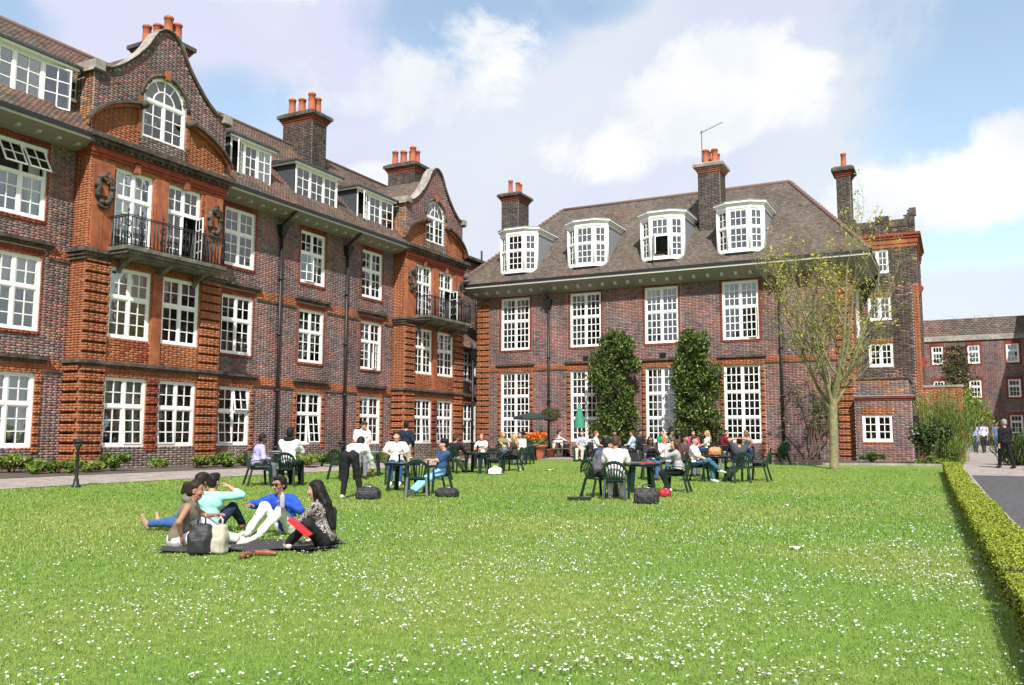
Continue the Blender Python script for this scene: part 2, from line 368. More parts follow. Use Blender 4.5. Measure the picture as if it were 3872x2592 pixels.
def bricks(u0, u1, z0, z1, excl=(), proud=0.012, test=None, rust=None, back=-0.02, zbase=0.0, jit=0.0025, jt=0.005):
    """rows of Flemish bond clipped against the excluded rectangles; returns (n,7) blocks"""
    out = []; i0 = int(math.floor((z0-zbase)/CRS+0.01)); i1 = int(math.ceil((z1-zbase)/CRS-0.01))
    for i in range(i0, i1):
        za = max(zbase+i*CRS+jt, z0); zb = min(zbase+(i+1)*CRS-jt, z1)
        if zb-za < 0.02: continue
        zm = (za+zb)/2; segs = [(u0, u1)]
        for (a, b, c, d) in excl:
            if c < zm < d:
                ns = []
                for (s, e) in segs:
                    if b <= s or a >= e: ns.append((s, e)); continue
                    if a > s: ns.append((s, a))
                    if b < e: ns.append((b, e))
                segs = ns
        pr = proud
        if rust and (i % rust[0]) == rust[1]:
            if u1-u0 > 0.45: continue
            pr = rust[2]
        for (s, e) in segs:
            ph = (0.16875 if i % 2 else 0.0); k = math.floor((s-ph)/0.3375); u = k*0.3375+ph
            while u < e:
                for (a, b) in ((u-0.005+jt, u+0.22-jt), (u+0.22+jt, u+0.3325-jt)):
                    a2 = max(a, s+0.003); b2 = min(b, e-0.003)
                    if b2-a2 > 0.03: out.append((a2, b2, za, zb, back, pr, pr))
                u += 0.3375
    B = np.array(out) if out else np.zeros((0, 7))
    if test is not None and len(B): B = B[test((B[:, 0]+B[:, 1])/2, (B[:, 2]+B[:, 3])/2)]
    if len(B) and jit:
        j = rng.normal(0, jit, len(B)); B[:, 5] += j; B[:, 6] += j
    return B
def patch_pal(B, a, b, seed, scale=0.9, thr=0.55):
    """mix two palettes in soft irregular patches (firing batches)"""
    u = (B[:, 0]+B[:, 1])/2; z = (B[:, 2]+B[:, 3])/2
    f = 0.5+0.25*np.sin(u*scale+seed)*np.cos(z*scale*1.7+seed*2.1)+0.25*np.sin(u*scale*2.3+z*2.9+seed*3.3)
    f = f+rng.normal(0, 0.16, len(B)); A = pal_cols(a, len(B)); C = pal_cols(b, len(B))
    return np.where((f > thr)[:, None], C, A)
def clip_backing(mb, fr, u0, u1, z0, z1, holes, d=0.0, reveal=0.14):
    us = sorted({u0, u1, *[min(max(h[k], u0), u1) for h in holes for k in (0, 1)]})
    zs = sorted({z0, z1, *[min(max(h[k], z0), z1) for h in holes for k in (2, 3)]})
    for a, b in zip(us, us[1:]):
        run = None
        for c, e in zip(zs, zs[1:]):
            um, zm = (a+b)/2, (c+e)/2
            if any(h[0] < um < h[1] and h[2] < zm < h[3] for h in holes):
                if run: mb.add([fr.p(a, run[0], d), fr.p(b, run[0], d), fr.p(b, run[1], d), fr.p(a, run[1], d)], [(0, 1, 2, 3)]); run = None
            else: run = (run[0] if run else c, e)
        if run: mb.add([fr.p(a, run[0], d), fr.p(b, run[0], d), fr.p(b, run[1], d), fr.p(a, run[1], d)], [(0, 1, 2, 3)])
    for (a, b, c, e) in holes:
        q = [(a, c), (b, c), (b, e), (a, e)]
        for i in range(4):
            (p0, r0), (p1, r1) = q[i], q[(i+1) % 4]
            mb.add([fr.p(p0, r0, d), fr.p(p1, r1, d), fr.p(p1, r1, d-reveal), fr.p(p0, r0, d-reveal)], [(0, 1, 2, 3)])
BRMESH = {}
def single_pieces(parent, fr, B, col, name, matname, n, want):
    """pull the n largest-looking whole pieces out of the block list as objects of their own"""
    if n <= 0 or not len(B): return B, col
    U, Z, Nn = (np.array(list(v)) for v in (fr.U, fr.Z, fr.N)); O = np.array(list(fr.O))
    um = (B[:, 0]+B[:, 1])/2; zm = (B[:, 2]+B[:, 3])/2
    P = O + um[:, None]*U + zm[:, None]*Z + B[:, 5:6]*Nn
    ok, dist = seen(P); L_ = B[:, 1]-B[:, 0]; Hh_ = B[:, 3]-B[:, 2]
    kind = np.full(len(B), -1)
    for k, (wl, wh) in enumerate(want): kind[(np.abs(L_-wl) < 0.004) & (np.abs(Hh_-wh) < 0.004)] = k
    ok &= kind >= 0
    idx = np.where(ok)[0]; idx = idx[np.argsort(dist[idx])][:n]
    for i in idx:
        c = col[i]; key = (name, kind[i], tuple(np.round(np.log(np.maximum(c, .01))*5).astype(int)), round(float(B[i, 5]-B[i, 6]), 3))
        me = BRMESH.get(key)
        if me is None:
            wl, wh = want[kind[i]]; th = B[i, 5]-B[i, 4]
            lf = Fr((0, 0, 0), (1, 0, 0), (0, 1, 0))
            me = pieces_mesh(name, lf, [(-wl/2, wl/2, -wh/2, wh/2, -th, 0.0, B[i, 6]-B[i, 5])], [c], matname); BRMESH[key] = me
        o = bpy.data.objects.new(name, me); COL.objects.link(o); setparent(o, parent, True)
        o.matrix_basis = fr.mat(um[i], zm[i], B[i, 5])
    keep = np.ones(len(B), bool); keep[idx] = False
    return B[keep], col[keep]
BR_WANT = [(0.215, 0.065), (0.1025, 0.065)]
def wall(parent, name, fr, u0, u1, z0, z1, holes=(), zones=(), pal=('plum', 'plumred'), seed=1.0, nsingle=0, mortar='mortar', thr=0.60,
         test=None, backing=None, proud=0.012, rust=None, reveal=0.14, only_excl=()):
    """holes: window openings; zones: (rect, palette, proud, rust) drawn in another brick"""
    holes = list(holes); mb = MB(); chan = []
    for zn in zones:                                     # deep channels between rusticated bands
        if len(zn) > 3 and zn[3] and zn[0][1]-zn[0][0] > 0.45:
            (a, b, c, d), per, ph = zn[0], zn[3][0], zn[3][1]
            for i in range(int(c/CRS), int(d/CRS)+1):
                if i % per == ph and i*CRS >= c and (i+1)*CRS <= d: chan.append((a+0.004, b-0.004, i*CRS-0.001, (i+1)*CRS+0.001))
    if backing is None:
        clip_backing(mb, fr, u0, u1, z0, z1, holes+chan, 0.0, reveal)
        for (a, b, c, d) in chan: mb.add([fr.p(a, c, -reveal), fr.p(b, c, -reveal), fr.p(b, d, -reveal), fr.p(a, d, -reveal)], [(0, 1, 2, 3)])
    else: backing(mb)
    wo = mb.build(name, mortar, parent)
    ex = holes+[zn[0] for zn in zones]+list(only_excl)
    B = bricks(u0, u1, z0, z1, ex, proud, test, rust, jt=0.0025 if pal[0] == 'orange' else 0.005); Cc = patch_pal(B, pal[0], pal[1], seed, thr=thr) if len(pal) > 1 else pal_cols(pal[0], len(B))
    B, Cc = single_pieces(wo, fr, B, Cc, 'brick', 'brick', nsingle, BR_WANT)
    Bs = [B]; Cs = [Cc]
    for zn in zones:
        rect, zp, zpr, zr = (list(zn)+[None, None])[:4]
        zex = holes + [z2[0] for z2 in zones if z2 is not zn and z2[0] != rect and (len(z2) > 4)]
        b = bricks(*rect, zex, zpr if zpr is not None else proud, test, zr, jt=0.0025 if zp in ('orange', 'red', 'buff') else 0.005, jit=0.0012)
        Bs.append(b); Cs.append(pal_cols(zp, len(b)))
    B = np.concatenate(Bs); Cc = np.concatenate(Cs)
    if len(B): link('brickwork', pieces_mesh('brickwork', fr, B, Cc, 'brick'), wo, True, kind='stuff')
    return wo
TILES = {'roof': [((0.150, 0.122, 0.100), 5), ((0.135, 0.110, 0.091), 4), ((0.168, 0.136, 0.110), 3), ((0.165, 0.115, 0.093), 0.5), ((0.118, 0.097, 0.082), 2)],
         'roofred': [((0.215, 0.125, 0.098), 5), ((0.18, 0.115, 0.092), 4), ((0.25, 0.135, 0.10), 2), ((0.15, 0.11, 0.092), 3), ((0.27, 0.17, 0.09), 0.7)]}
PAL.update(TILES)
def roof_slope(parent, name, p0, p1, up, length, trim=None, pal=('roof', 'roofred'), seed=0.0, thr=0.75, nsingle=0, excl=(), tw=0.165, th=0.105):
    """tiled slope: p0->p1 along the eaves, up = unit vector up the slope; trim(s) -> (u0,u1) extent at slope distance s"""
    p0 = Vector(p0); p1 = Vector(p1); U = (p1-p0); W = U.length; U.normalize(); Zv = Vector(up).normalized(); Nn = U.cross(Zv).normalized()
    if Nn.z < 0: Nn = -Nn
    fr = Fr(p0, U, Nn, Zv); trim = trim or (lambda s: (0.0, W))
    a0, b0 = trim(0.0); a1, b1 = trim(length); mb = MB()
    ns = 8; L_ = [trim(length*i/ns) for i in range(ns+1)]
    for i in range(ns):
        s0, s1 = length*i/ns, length*(i+1)/ns
        mb.add([fr.p(L_[i][0], s0, -0.012), fr.p(L_[i][1], s0, -0.012), fr.p(L_[i+1][1], s1, -0.012), fr.p(L_[i+1][0], s1, -0.012)], [(0, 1, 2, 3)])
    ro = mb.build(name, 'mortar_dark', parent)
    out = []; n = int(length/th)
    for i in range(n+1):
        s = i*th; a, b = trim(min(s+th/2, length)); ph = (tw/2 if i % 2 else 0)
        k0 = math.floor((a-ph)/tw); u = k0*tw+ph
        while u < b:
            a2 = max(u+0.002, a); b2 = min(u+tw-0.002, b)
            if b2-a2 > 0.03 and not any(e[0] < (a2+b2)/2 < e[1] and e[2] < s+th/2 < e[3] for e in excl):
                out.append((a2, b2, s, min(s+th+0.01, length+0.05), -0.01, 0.022, 0.004))
            u += tw
    B = np.array(out); B[:, 5] += rng.normal(0, 0.0035, len(B)); B[:, 2] += rng.normal(0, 0.004, len(B))
    Cc = patch_pal(B, pal[0], pal[1], seed, 0.6, thr)
    B2 = B.copy(); B2[:, 5] = np.round(B2[:, 5], 3)
    if nsingle:
        q = B.copy(); q[:, 2] = np.round(q[:, 2]/th)*th; q[:, 5] = np.round(q[:, 5]/0.004)*0.004
        B, Cc = single_pieces(ro, fr, q, Cc, 'roof_tile', 'tile', nsingle, [(tw-0.004, th+0.01)])
    link('tiling', pieces_mesh('tiling', fr, B, Cc, 'tile'), ro, True, kind='stuff')
    return ro, fr

# ------------------------------------------------------------------ windows
PANES = {}
def pane_obj(parent, fr, u, z, d, w_, h_, tilt=0.006):
    key = (round(w_, 3), round(h_, 3)); me = PANES.get(key)
    if me is None:
        mb = MB(); mb.box(-w_/2, w_/2, -0.002, 0.002, -h_/2, h_/2); me = mb.mesh('pane', 'glass'); PANES[key] = me
    o = bpy.data.objects.new('pane', me); COL.objects.link(o); setparent(o, parent, True)
    rot = Matrix.Rotation(random.gauss(0, tilt), 4, 'Z') @ Matrix.Rotation(random.gauss(0, tilt), 4, 'X')
    o.matrix_basis = fr.mat(u, z, d) @ rot
    return o
def curtain(parent, fr, u0, u1, z0, z1, d, amp=0.035, narrow=None):
    n = max(8, int((u1-u0)/0.03)); V = []; Fc = []
    for k, (zz, s) in enumerate(((z1, 1.0), ((z0+z1)/2, 1.0), (z0, 1.0))):
        for i in range(n+1):
            t = i/n; uu = u0+(u1-u0)*t
            if narrow and k == 1: uu = u0+(u1-u0)*t*narrow if narrow > 0 else u1+(u0-u1)*(1-t)*(-narrow)
            V.append(fr.p(uu, zz, d+amp*math.sin(t*(u1-u0)*42+k*0.6)))
    for k in range(2):
        for i in range(n): Fc.append((k*(n+1)+i, k*(n+1)+i+1, (k+1)*(n+1)+i+1, (k+1)*(n+1)+i))
    mb = MB(); mb.add(V, Fc, True); return mb.build('curtain', 'curtain', parent)
def window(parent, fr, u0, u1, z0, z1, tiers=((0.59, 3), (0.41, 2)), lights=2, cols=2, recess=0.05, curt='', opens=(), room=True, bar=0.034, frame=0.075, blind=0.0, label=None, panes=True, mul=0.075):
    """tiers from the bottom up as (share of height, rows); opens: (light, tier, angle, hinge) of casements standing open"""
    d = -recess; mb = MB(); fb = frame
    fr.box(mb, u0, u1, z0, z0+fb*1.1, d-0.07, d+0.025); fr.box(mb, u0, u1, z1-fb, z1, d-0.07, d)
    fr.box(mb, u0, u0+fb, z0+fb*1.1, z1-fb, d-0.07, d); fr.box(mb, u1-fb, u1, z0+fb*1.1, z1-fb, d-0.07, d)
    iu0, iu1, iz0, iz1 = u0+fb, u1-fb, z0+fb*1.1, z1-fb
    lw = (iu1-iu0-mul*(lights-1))/lights
    zs = [iz0]
    tot = sum(t[0] for t in tiers); H_ = iz1-iz0
    for t in tiers: zs.append(zs[-1]+H_*t[0]/tot)
    for k in range(1, lights): a = iu0+k*lw+(k-1)*mul; fr.box(mb, a, a+mul, iz0, iz1, d-0.075, d-0.004)
    for zz in zs[1:-1]:
        for k in range(lights):
            a = iu0+k*(lw+mul); fr.box(mb, a, a+lw, zz-0.045, zz+0.045, d-0.075, d+0.004)
    wo = mb.build('window', 'white_paint', parent)
    if label: wo['label'] = label
    gb = MB()
    for ti, t in enumerate(tiers):
        a0 = zs[ti]+(0.045 if ti else 0); a1 = zs[ti+1]-(0.045 if ti < len(tiers)-1 else 0)
        for k in range(lights):
            b0 = iu0+k*(lw+mul); b1 = b0+lw; op = [o for o in opens if o[0] == k and o[1] == ti]
            sf = 0.04; fr2 = fr; cu0, cu1, cz0, cz1 = b0, b1, a0, a1
            if op:
                ang, hinge = op[0][2], op[0][3]
                if hinge == 'top':
                    O2 = fr.p(0, a1, d-0.02); Z2 = fr.Z*math.cos(ang)-fr.N*math.sin(ang); N2 = fr.N*math.cos(ang)+fr.Z*math.sin(ang)
                    fr2 = Fr(O2, fr.U, N2, Z2); cz0, cz1 = -(a1-a0), 0.0; cd = 0.0
                else:
                    s = 1 if hinge == 'left' else -1; uh = b0 if s > 0 else b1
                    O2 = fr.p(uh, 0, d-0.02); U2 = fr.U*math.cos(ang)+fr.N*math.sin(ang)*s; N2 = fr.N*math.cos(ang)-fr.U*math.sin(ang)*s
                    fr2 = Fr(O2, U2, N2, fr.Z); cu0, cu1 = (0, lw) if s > 0 else (-lw, 0); cd = 0.0
            else: cd = d-0.02
            m2 = gb
            fr2.box(m2, cu0, cu0+sf, cz0, cz1, cd-0.04, cd); fr2.box(m2, cu1-sf, cu1, cz0, cz1, cd-0.04, cd)
            fr2.box(m2, cu0+sf, cu1-sf, cz0, cz0+sf, cd-0.04, cd); fr2.box(m2, cu0+sf, cu1-sf, cz1-sf, cz1, cd-0.04, cd)
            pu0, pu1, pz0, pz1 = cu0+sf, cu1-sf, cz0+sf, cz1-sf; rows = t[1]
            pw = (pu1-pu0-bar*(cols-1))/cols; ph = (pz1-pz0-bar*(rows-1))/rows
            for c in range(1, cols): x = pu0+c*pw+(c-1)*bar; fr2.box(m2, x, x+bar, pz0, pz1, cd-0.035, cd-0.006)
            for r in range(1, rows):
                y = pz0+r*ph+(r-1)*bar
                for c in range(cols): x = pu0+c*(pw+bar); fr2.box(m2, x, x+pw, y, y+bar, cd-0.035, cd-0.008)
            if panes:
                for c in range(cols):
                    for r in range(rows):
                        pane_obj(wo, fr2, pu0+c*(pw+bar)+pw/2, pz0+r*(ph+bar)+ph/2, cd-0.024, pw, ph)
    gb.build('glazing_bars', 'white_paint', wo)
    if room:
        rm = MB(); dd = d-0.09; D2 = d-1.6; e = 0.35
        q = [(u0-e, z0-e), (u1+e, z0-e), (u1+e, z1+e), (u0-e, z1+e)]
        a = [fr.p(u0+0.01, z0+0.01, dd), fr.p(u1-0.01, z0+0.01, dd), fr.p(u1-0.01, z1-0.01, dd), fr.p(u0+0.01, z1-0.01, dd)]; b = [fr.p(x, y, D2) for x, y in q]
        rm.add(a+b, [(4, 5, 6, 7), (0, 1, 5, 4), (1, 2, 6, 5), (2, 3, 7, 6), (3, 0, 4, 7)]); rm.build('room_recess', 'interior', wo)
    W_ = u1-u0
    if 'L' in curt: curtain(wo, fr, u0+0.05, u0+W_*random.uniform(0.22, 0.34), z0+0.05, z1-0.05, d-0.2)
    if 'R' in curt: curtain(wo, fr, u1-W_*random.uniform(0.22, 0.36), u1-0.05, z0+0.05, z1-0.05, d-0.2)
    if 'N' in curt: curtain(wo, fr, u0+0.03, u1-0.03, z0+0.05, z0+(z1-z0)*0.62, d-0.16, amp=0.02)
    if 'T' in curt: curtain(wo, fr, u0+0.04, u1-0.04, z1-(z1-z0)*0.4, z1-0.04, d-0.16, amp=0.015)
    return wo
def arch_window(parent, fr, u0, u1, z0, zs, recess=0.04):
    """round-headed window: square lower part up to zs, fanlight above"""
    wo = window(parent, fr, u0, u1, z0, zs, tiers=((1.0, 3),), lights=2, cols=2, recess=recess)
    uc = (u0+u1)/2; r = (u1-u0)/2; d = -recess; mb = MB(); n = 20
    def ring(ra, rb, da, db, m):
        for i in range(n):
            t0, t1 = math.pi*i/n, math.pi*(i+1)/n
            P = []
            for dd in (da, db):
                for (rr, t) in ((ra, t0), (rb, t0), (rb, t1), (ra, t1)): P.append(fr.p(uc+rr*math.cos(t), zs+rr*math.sin(t), dd))
            m.add(P, [(0, 1, 2, 3), (4, 5, 6, 7), (0, 1, 5, 4), (2, 3, 7, 6), (1, 2, 6, 5), (3, 0, 4, 7)])
    ring(r-0.09, r, d-0.07, d, mb); ring(r*0.5-0.02, r*0.5+0.02, d-0.05, d-0.01, mb)
    for k in range(1, 6):
        t = math.pi*k/6; a = fr.p(uc+0.5*r*math.cos(t), zs+0.5*r*math.sin(t), d-0.03); b = fr.p(uc+(r-0.08)*math.cos(t), zs+(r-0.08)*math.sin(t), d-0.03)
        if k % 2 == 0 or k == 3: mb.bar(a, b, 0.035, 0.035, up=fr.N)
    mb.bar(fr.p(uc, zs, d-0.03), fr.p(uc, zs+r*0.5, d-0.03), 0.04, 0.04, up=fr.N)
    fr.box(mb, u0+0.02, u1-0.02, zs-0.05, zs+0.05, d-0.075, d+0.006)
    mb.build('fanlight', 'white_paint', wo)
    pm = MB(); pts = [fr.p(uc+(r-0.09)*math.cos(math.pi*i/n), zs+(r-0.09)*math.sin(math.pi*i/n), d-0.03) for i in range(n+1)]
    pm.add(pts, [tuple(range(len(pts)))]); pm.build('pane', 'glass', wo)
    rm = MB(); pts = [fr.p(uc+r*math.cos(math.pi*i/n), zs+r*math.sin(math.pi*i/n), d-0.09) for i in range(n+1)]
    pb = [fr.p(uc+r*1.2*math.cos(math.pi*i/n), zs+r*1.2*math.sin(math.pi*i/n), d-1.2) for i in range(n+1)]
    rm.add(pb, [tuple(range(len(pb)))]); m_ = len(pts)
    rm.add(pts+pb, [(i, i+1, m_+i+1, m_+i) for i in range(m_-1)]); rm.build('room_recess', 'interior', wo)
    return wo
def chimney(parent, x0, x1, y0, y1, z0, z1, cap=0.42, pots=((0.5, 0.25),), pot_h=0.72, stone='dark_stone', nsingle=0, capmid='red_stone', pr=1.0):
    """brick stack with corbelled cap and clay pots; pots as fractions along x and y"""
    mb = MB(); mb.box(x0, x1, y0, y1, z0, z1); co = mb.build('chimney', 'mortar', parent)
    Bs = []
    for fr, a, b in ((Fr((x1, 0, 0), (0, 1, 0), (1, 0, 0)), y0, y1), (Fr((0, y0, 0), (1, 0, 0), (0, -1, 0)), x0, x1), (Fr((x0, 0, 0), (0, 1, 0), (-1, 0, 0)), y0, y1), (Fr((0, y1, 0), (1, 0, 0), (0, 1, 0)), x0, x1)):
        b_ = bricks(a, b, z0, z1, proud=0.01, back=-0.01); link('brickwork', pieces_mesh('brickwork', fr, b_, patch_pal(b_, 'dark', 'dark', 1.0), 'brick'), co, True, kind='stuff')
    cm = MB()
    for k, (h0, h1, e, mi) in enumerate(((0, 0.09, 0.04, 1), (0.09, 0.17, 0.09, 1), (0.17, 0.26, 0.14, 0), (0.26, cap, 0.22, 0))):
        cm.m = mi; cm.box(x0-e, x1+e, y0-e, y1+e, z1+h0, z1+h1)
    cm.m = 0; e = 0.22; t = z1+cap; xm, ym = (x0+x1)/2, (y0+y1)/2
    a = [(x0-e, y0-e, t), (x1+e, y0-e, t), (x1+e, y1+e, t), (x0-e, y1+e, t)]; s = 0.75
    b = [(xm+(p[0]-xm)*s, ym+(p[1]-ym)*s, t+0.12) for p in a]; cm.add(a+b, [(4, 5, 6, 7), (0, 1, 5, 4), (1, 2, 6, 5), (2, 3, 7, 6), (3, 0, 4, 7)])
    cm.build('chimney_cap', [stone, capmid], co)
    for k, (fx, fy, hs) in enumerate(pots):
        c = (x0+(x1-x0)*fx, y0+(y1-y0)*fy, t+0.06); p = MB(); h = pot_h*hs
        p.lathe([(r_*pr, z_) for r_, z_ in [(0.15, 0), (0.145, 0.08), (0.13, h*0.5), (0.125, h*0.86), (0.15, h*0.88), (0.15, h*0.96), (0.125, h), (0.10, h), (0.10, h*0.6)]], c, 14)
        p.build('chimney_pot', 'terracotta', co)
    return co
def downpipe(parent, x, y, z0, z1, r=0.06, hopper=True, nrm=(1, 0, 0), brackets=2.2):
    mb = MB(); mb.tube([(x, y, z0), (x, y, z1)], r, 10)
    z = z0+0.6
    while z < z1-0.5: mb.lathe([(r+0.03, 0), (r+0.035, 0.05), (r+0.03, 0.10)], (x, y, z), 10); z += brackets
    if hopper:
        n = Vector(nrm); mb.add([Vector((x, y, z1))+Vector(q) for q in ((-.1, -.1, -.1), (.1, -.1, -.1), (.1, .1, -.1), (-.1, .1, -.1), (-.2, -.2, .35), (.2, -.2, .35), (.2, .2, .35), (-.2, .2, .35))], [(0, 1, 2, 3), (4, 5, 6, 7), (0, 1, 5, 4), (1, 2, 6, 5), (2, 3, 7, 6), (3, 0, 4, 7)])
        mb.tube([Vector((x, y, z1+0.3)), Vector((x, y, z1+0.45))+n*0.1, Vector((x, y, z1+0.85))+n*0.72], 0.06, 8)
    return mb.build('downpipe', 'black_iron', parent)
mat('balcony_stone', (0.17, 0.155, 0.12), 0.9, var=0.35, vscale=2.0, col2=(0.08, 0.075, 0.055), bump=0.3)
# ------------------------------------------------------------------ left wing (runs along y, faces +x)
XL, XP = -23.6, -22.90
FL = Fr((XL, 0, 0), (0, 1, 0), (1, 0, 0)); FP = Fr((XP, 0, 0), (0, 1, 0), (1, 0, 0))
wing = empty('college_wing', (XL, 27, 0.3), label='long red and plum brick college wing with two curved gables and balconies', cat='building')
GZ = (1.05, 3.18); SZ = (4.38, 6.57); TZ = (7.66, 9.83)
WW = 1.54
T_G = ((0.585, 3), (0.415, 2))
def wing_segment(u0, u1, starts, seed, nsingle, curts, link_=False):
    holes = []; zones = []
    for s in starts:
        for (a, b) in (GZ, SZ, TZ): holes.append((s, s+WW, a, b))
        # orange jambs and flat arch on the ground floor, thin red surrounds above
        zones += [((s-0.2, s, 0.9, 3.18), 'orange', 0.06, (4, 2, 0.004)), ((s+WW, s+WW+0.2, 0.9, 3.18), 'orange', 0.06, (4, 2, 0.004)),
                  ((s-0.2, s+WW+0.2, 3.18, 3.45), 'orange', 0.03)]
        for (a, b) in (SZ, TZ):
            zones += [((s-0.10, s, a-0.12, b), 'red', 0.02), ((s+WW, s+WW+0.10, a-0.12, b), 'red', 0.02), ((s-0.10, s+WW+0.10, b, b+0.22), 'red', 0.02), ((s, s+WW, a-0.12, a), 'red', 0.045)]
    zones.append(((u0, u1, 0.15, 0.9), 'grey', 0.03))
    # string courses between the windows
    ed = [u0]+[v for s in starts for v in (s-0.2, s+WW+0.2)]+[u1]
    for a, b in zip(ed[::2], ed[1::2]):
        if b-a > 0.05:
            zones += [((a, b, 3.3, 3.6), 'orange', 0.045), ((a, b, 6.6, 6.9), 'orange', 0.045)]
    wo = wall(wing, 'wall', FL, u0, u1, 0.15, 10.05, holes, zones, seed=seed, nsingle=nsingle)
    for s in starts:
        for z in (3.50, 6.86):
            mb = MB(); FL.box(mb, s-0.28, s+WW+0.28, z, z+0.07, 0, 0.10); FL.box(mb, s-0.33, s+WW+0.33, z+0.07, z+0.16, 0, 0.17)
            mb.build('hood_mould', 'dark_stone', wing)
    for a, b in zip(ed[::2], ed[1::2]):
        for z in (3.24, 6.54):
            if b-a > 0.05: mb = MB(); FL.box(mb, a, b, z, z+0.06, 0, 0.05); mb.build('string_course', 'dark_stone', wing)
    k = 0
    for s in starts:
        for (a, b) in (GZ, SZ, TZ):
            op, cu = curts.get((round(s, 1), a), ((), random.choice(['T', 'RT', 'R', 'LR', 'N', 'T'])))
            window(wing, FL, s, s+WW, a, b, T_G, curt=cu, opens=op); k += 1
    # cove cornice, gutter and modillion blocks
    cv = MB(); n = 6
    for i in range(n):
        t0, t1 = i/n, (i+1)/n
        p = [(0.0+0.86*t, 10.02+0.20*(t**1.6)) for t in (t0, t1)]
        cv.add([FL.p(u0, p[0][1], p[0][0]), FL.p(u1, p[0][1], p[0][0]), FL.p(u1, p[1][1], p[1][0]), FL.p(u0, p[1][1], p[1][0])], [(0, 1, 2, 3)])
    u = u0+0.3; cv.m = 1
    while u < u1-0.1: FL.box(cv, u-0.06, u+0.06, 10.06, 10.2, 0.35, 0.56); u += 0.62
    FL.box(cv, u0, u1, 10.22, 10.30, 0.80, 0.88)
    cv.build('cornice', ['soffit_paint', 'bracket_paint'], wing)
    gt = MB(); FL.box(gt, u0, u1, 10.30, 10.44, 0.80, 0.93); gt.build('gutter', 'black_iron', wing)
O40 = 0.42
cfg = {(14.2, TZ[0]): (((0, 1, 0.55, 'top'), (1, 1, 0.55, 'top')), 'R'), (14.2, SZ[0]): ((), 'T'), (14.2, GZ[0]): ((), 'RT'),
       (22.8, GZ[0]): (((1, 1, 0.16, 'top'), (0, 0, 0.09, 'top')), 'R'), (22.8, SZ[0]): ((), 'RT'), (22.8, TZ[0]): ((), 'NT'),
       (26.9, GZ[0]): (((1, 0, 0.12, 'top'),), 'LR'), (26.9, SZ[0]): ((), 'LRT'), (26.9, TZ[0]): (((0, 0, 0.3, 'left'),), ''),
       (31.0, GZ[0]): ((), 'NT'), (31.0, SZ[0]): (((1, 0, 0.3, 'right'),), 'LR'), (31.0, TZ[0]): ((), '')}
wing_segment(8.0, 16.72, [10.13, 14.25], 1.3, 300, cfg)
wing_segment(21.98, 33.5, [22.78, 26.92, 31.04], 2.9, 0, cfg)
# link bay beyond the second gable
lh = [(39.97, 41.5, 1.05, 3.18), (39.97, 41.48, 4.38, 5.95)]
wall(wing, 'wall', FL, 38.75, 43.0, 0.15, 6.25, lh, [((39.77, 39.97, .9, 3.18), 'orange', .06, (4, 2, .004)), ((41.5, 41.7, .9, 3.18), 'orange', .06, (4, 2, .004)), ((39.77, 41.7, 3.18, 3.45), 'orange', .03)], seed=5.5)
window(wing, FL, *lh[0], T_G, curt='N'); window(wing, FL, *lh[1], ((0.6, 3), (0.4, 2)), curt='R')
mb = MB(); FL.box(mb, 38.75, 43, 3.5, 3.62, 0, 0.15); mb.build('hood_mould', 'dark_stone', wing)
roof_slope(wing, 'link_roof', (-23.25, 38.9, 6.15), (-23.25, 43.2, 6.15), (-0.72, 0, 0.69), 3.7, pal=('roofred', 'roofred'))
mb = MB(); mb.box(-23.32, -23.2, 38.9, 42.6, 6.03, 6.15); mb.build('gutter', 'black_iron', wing)
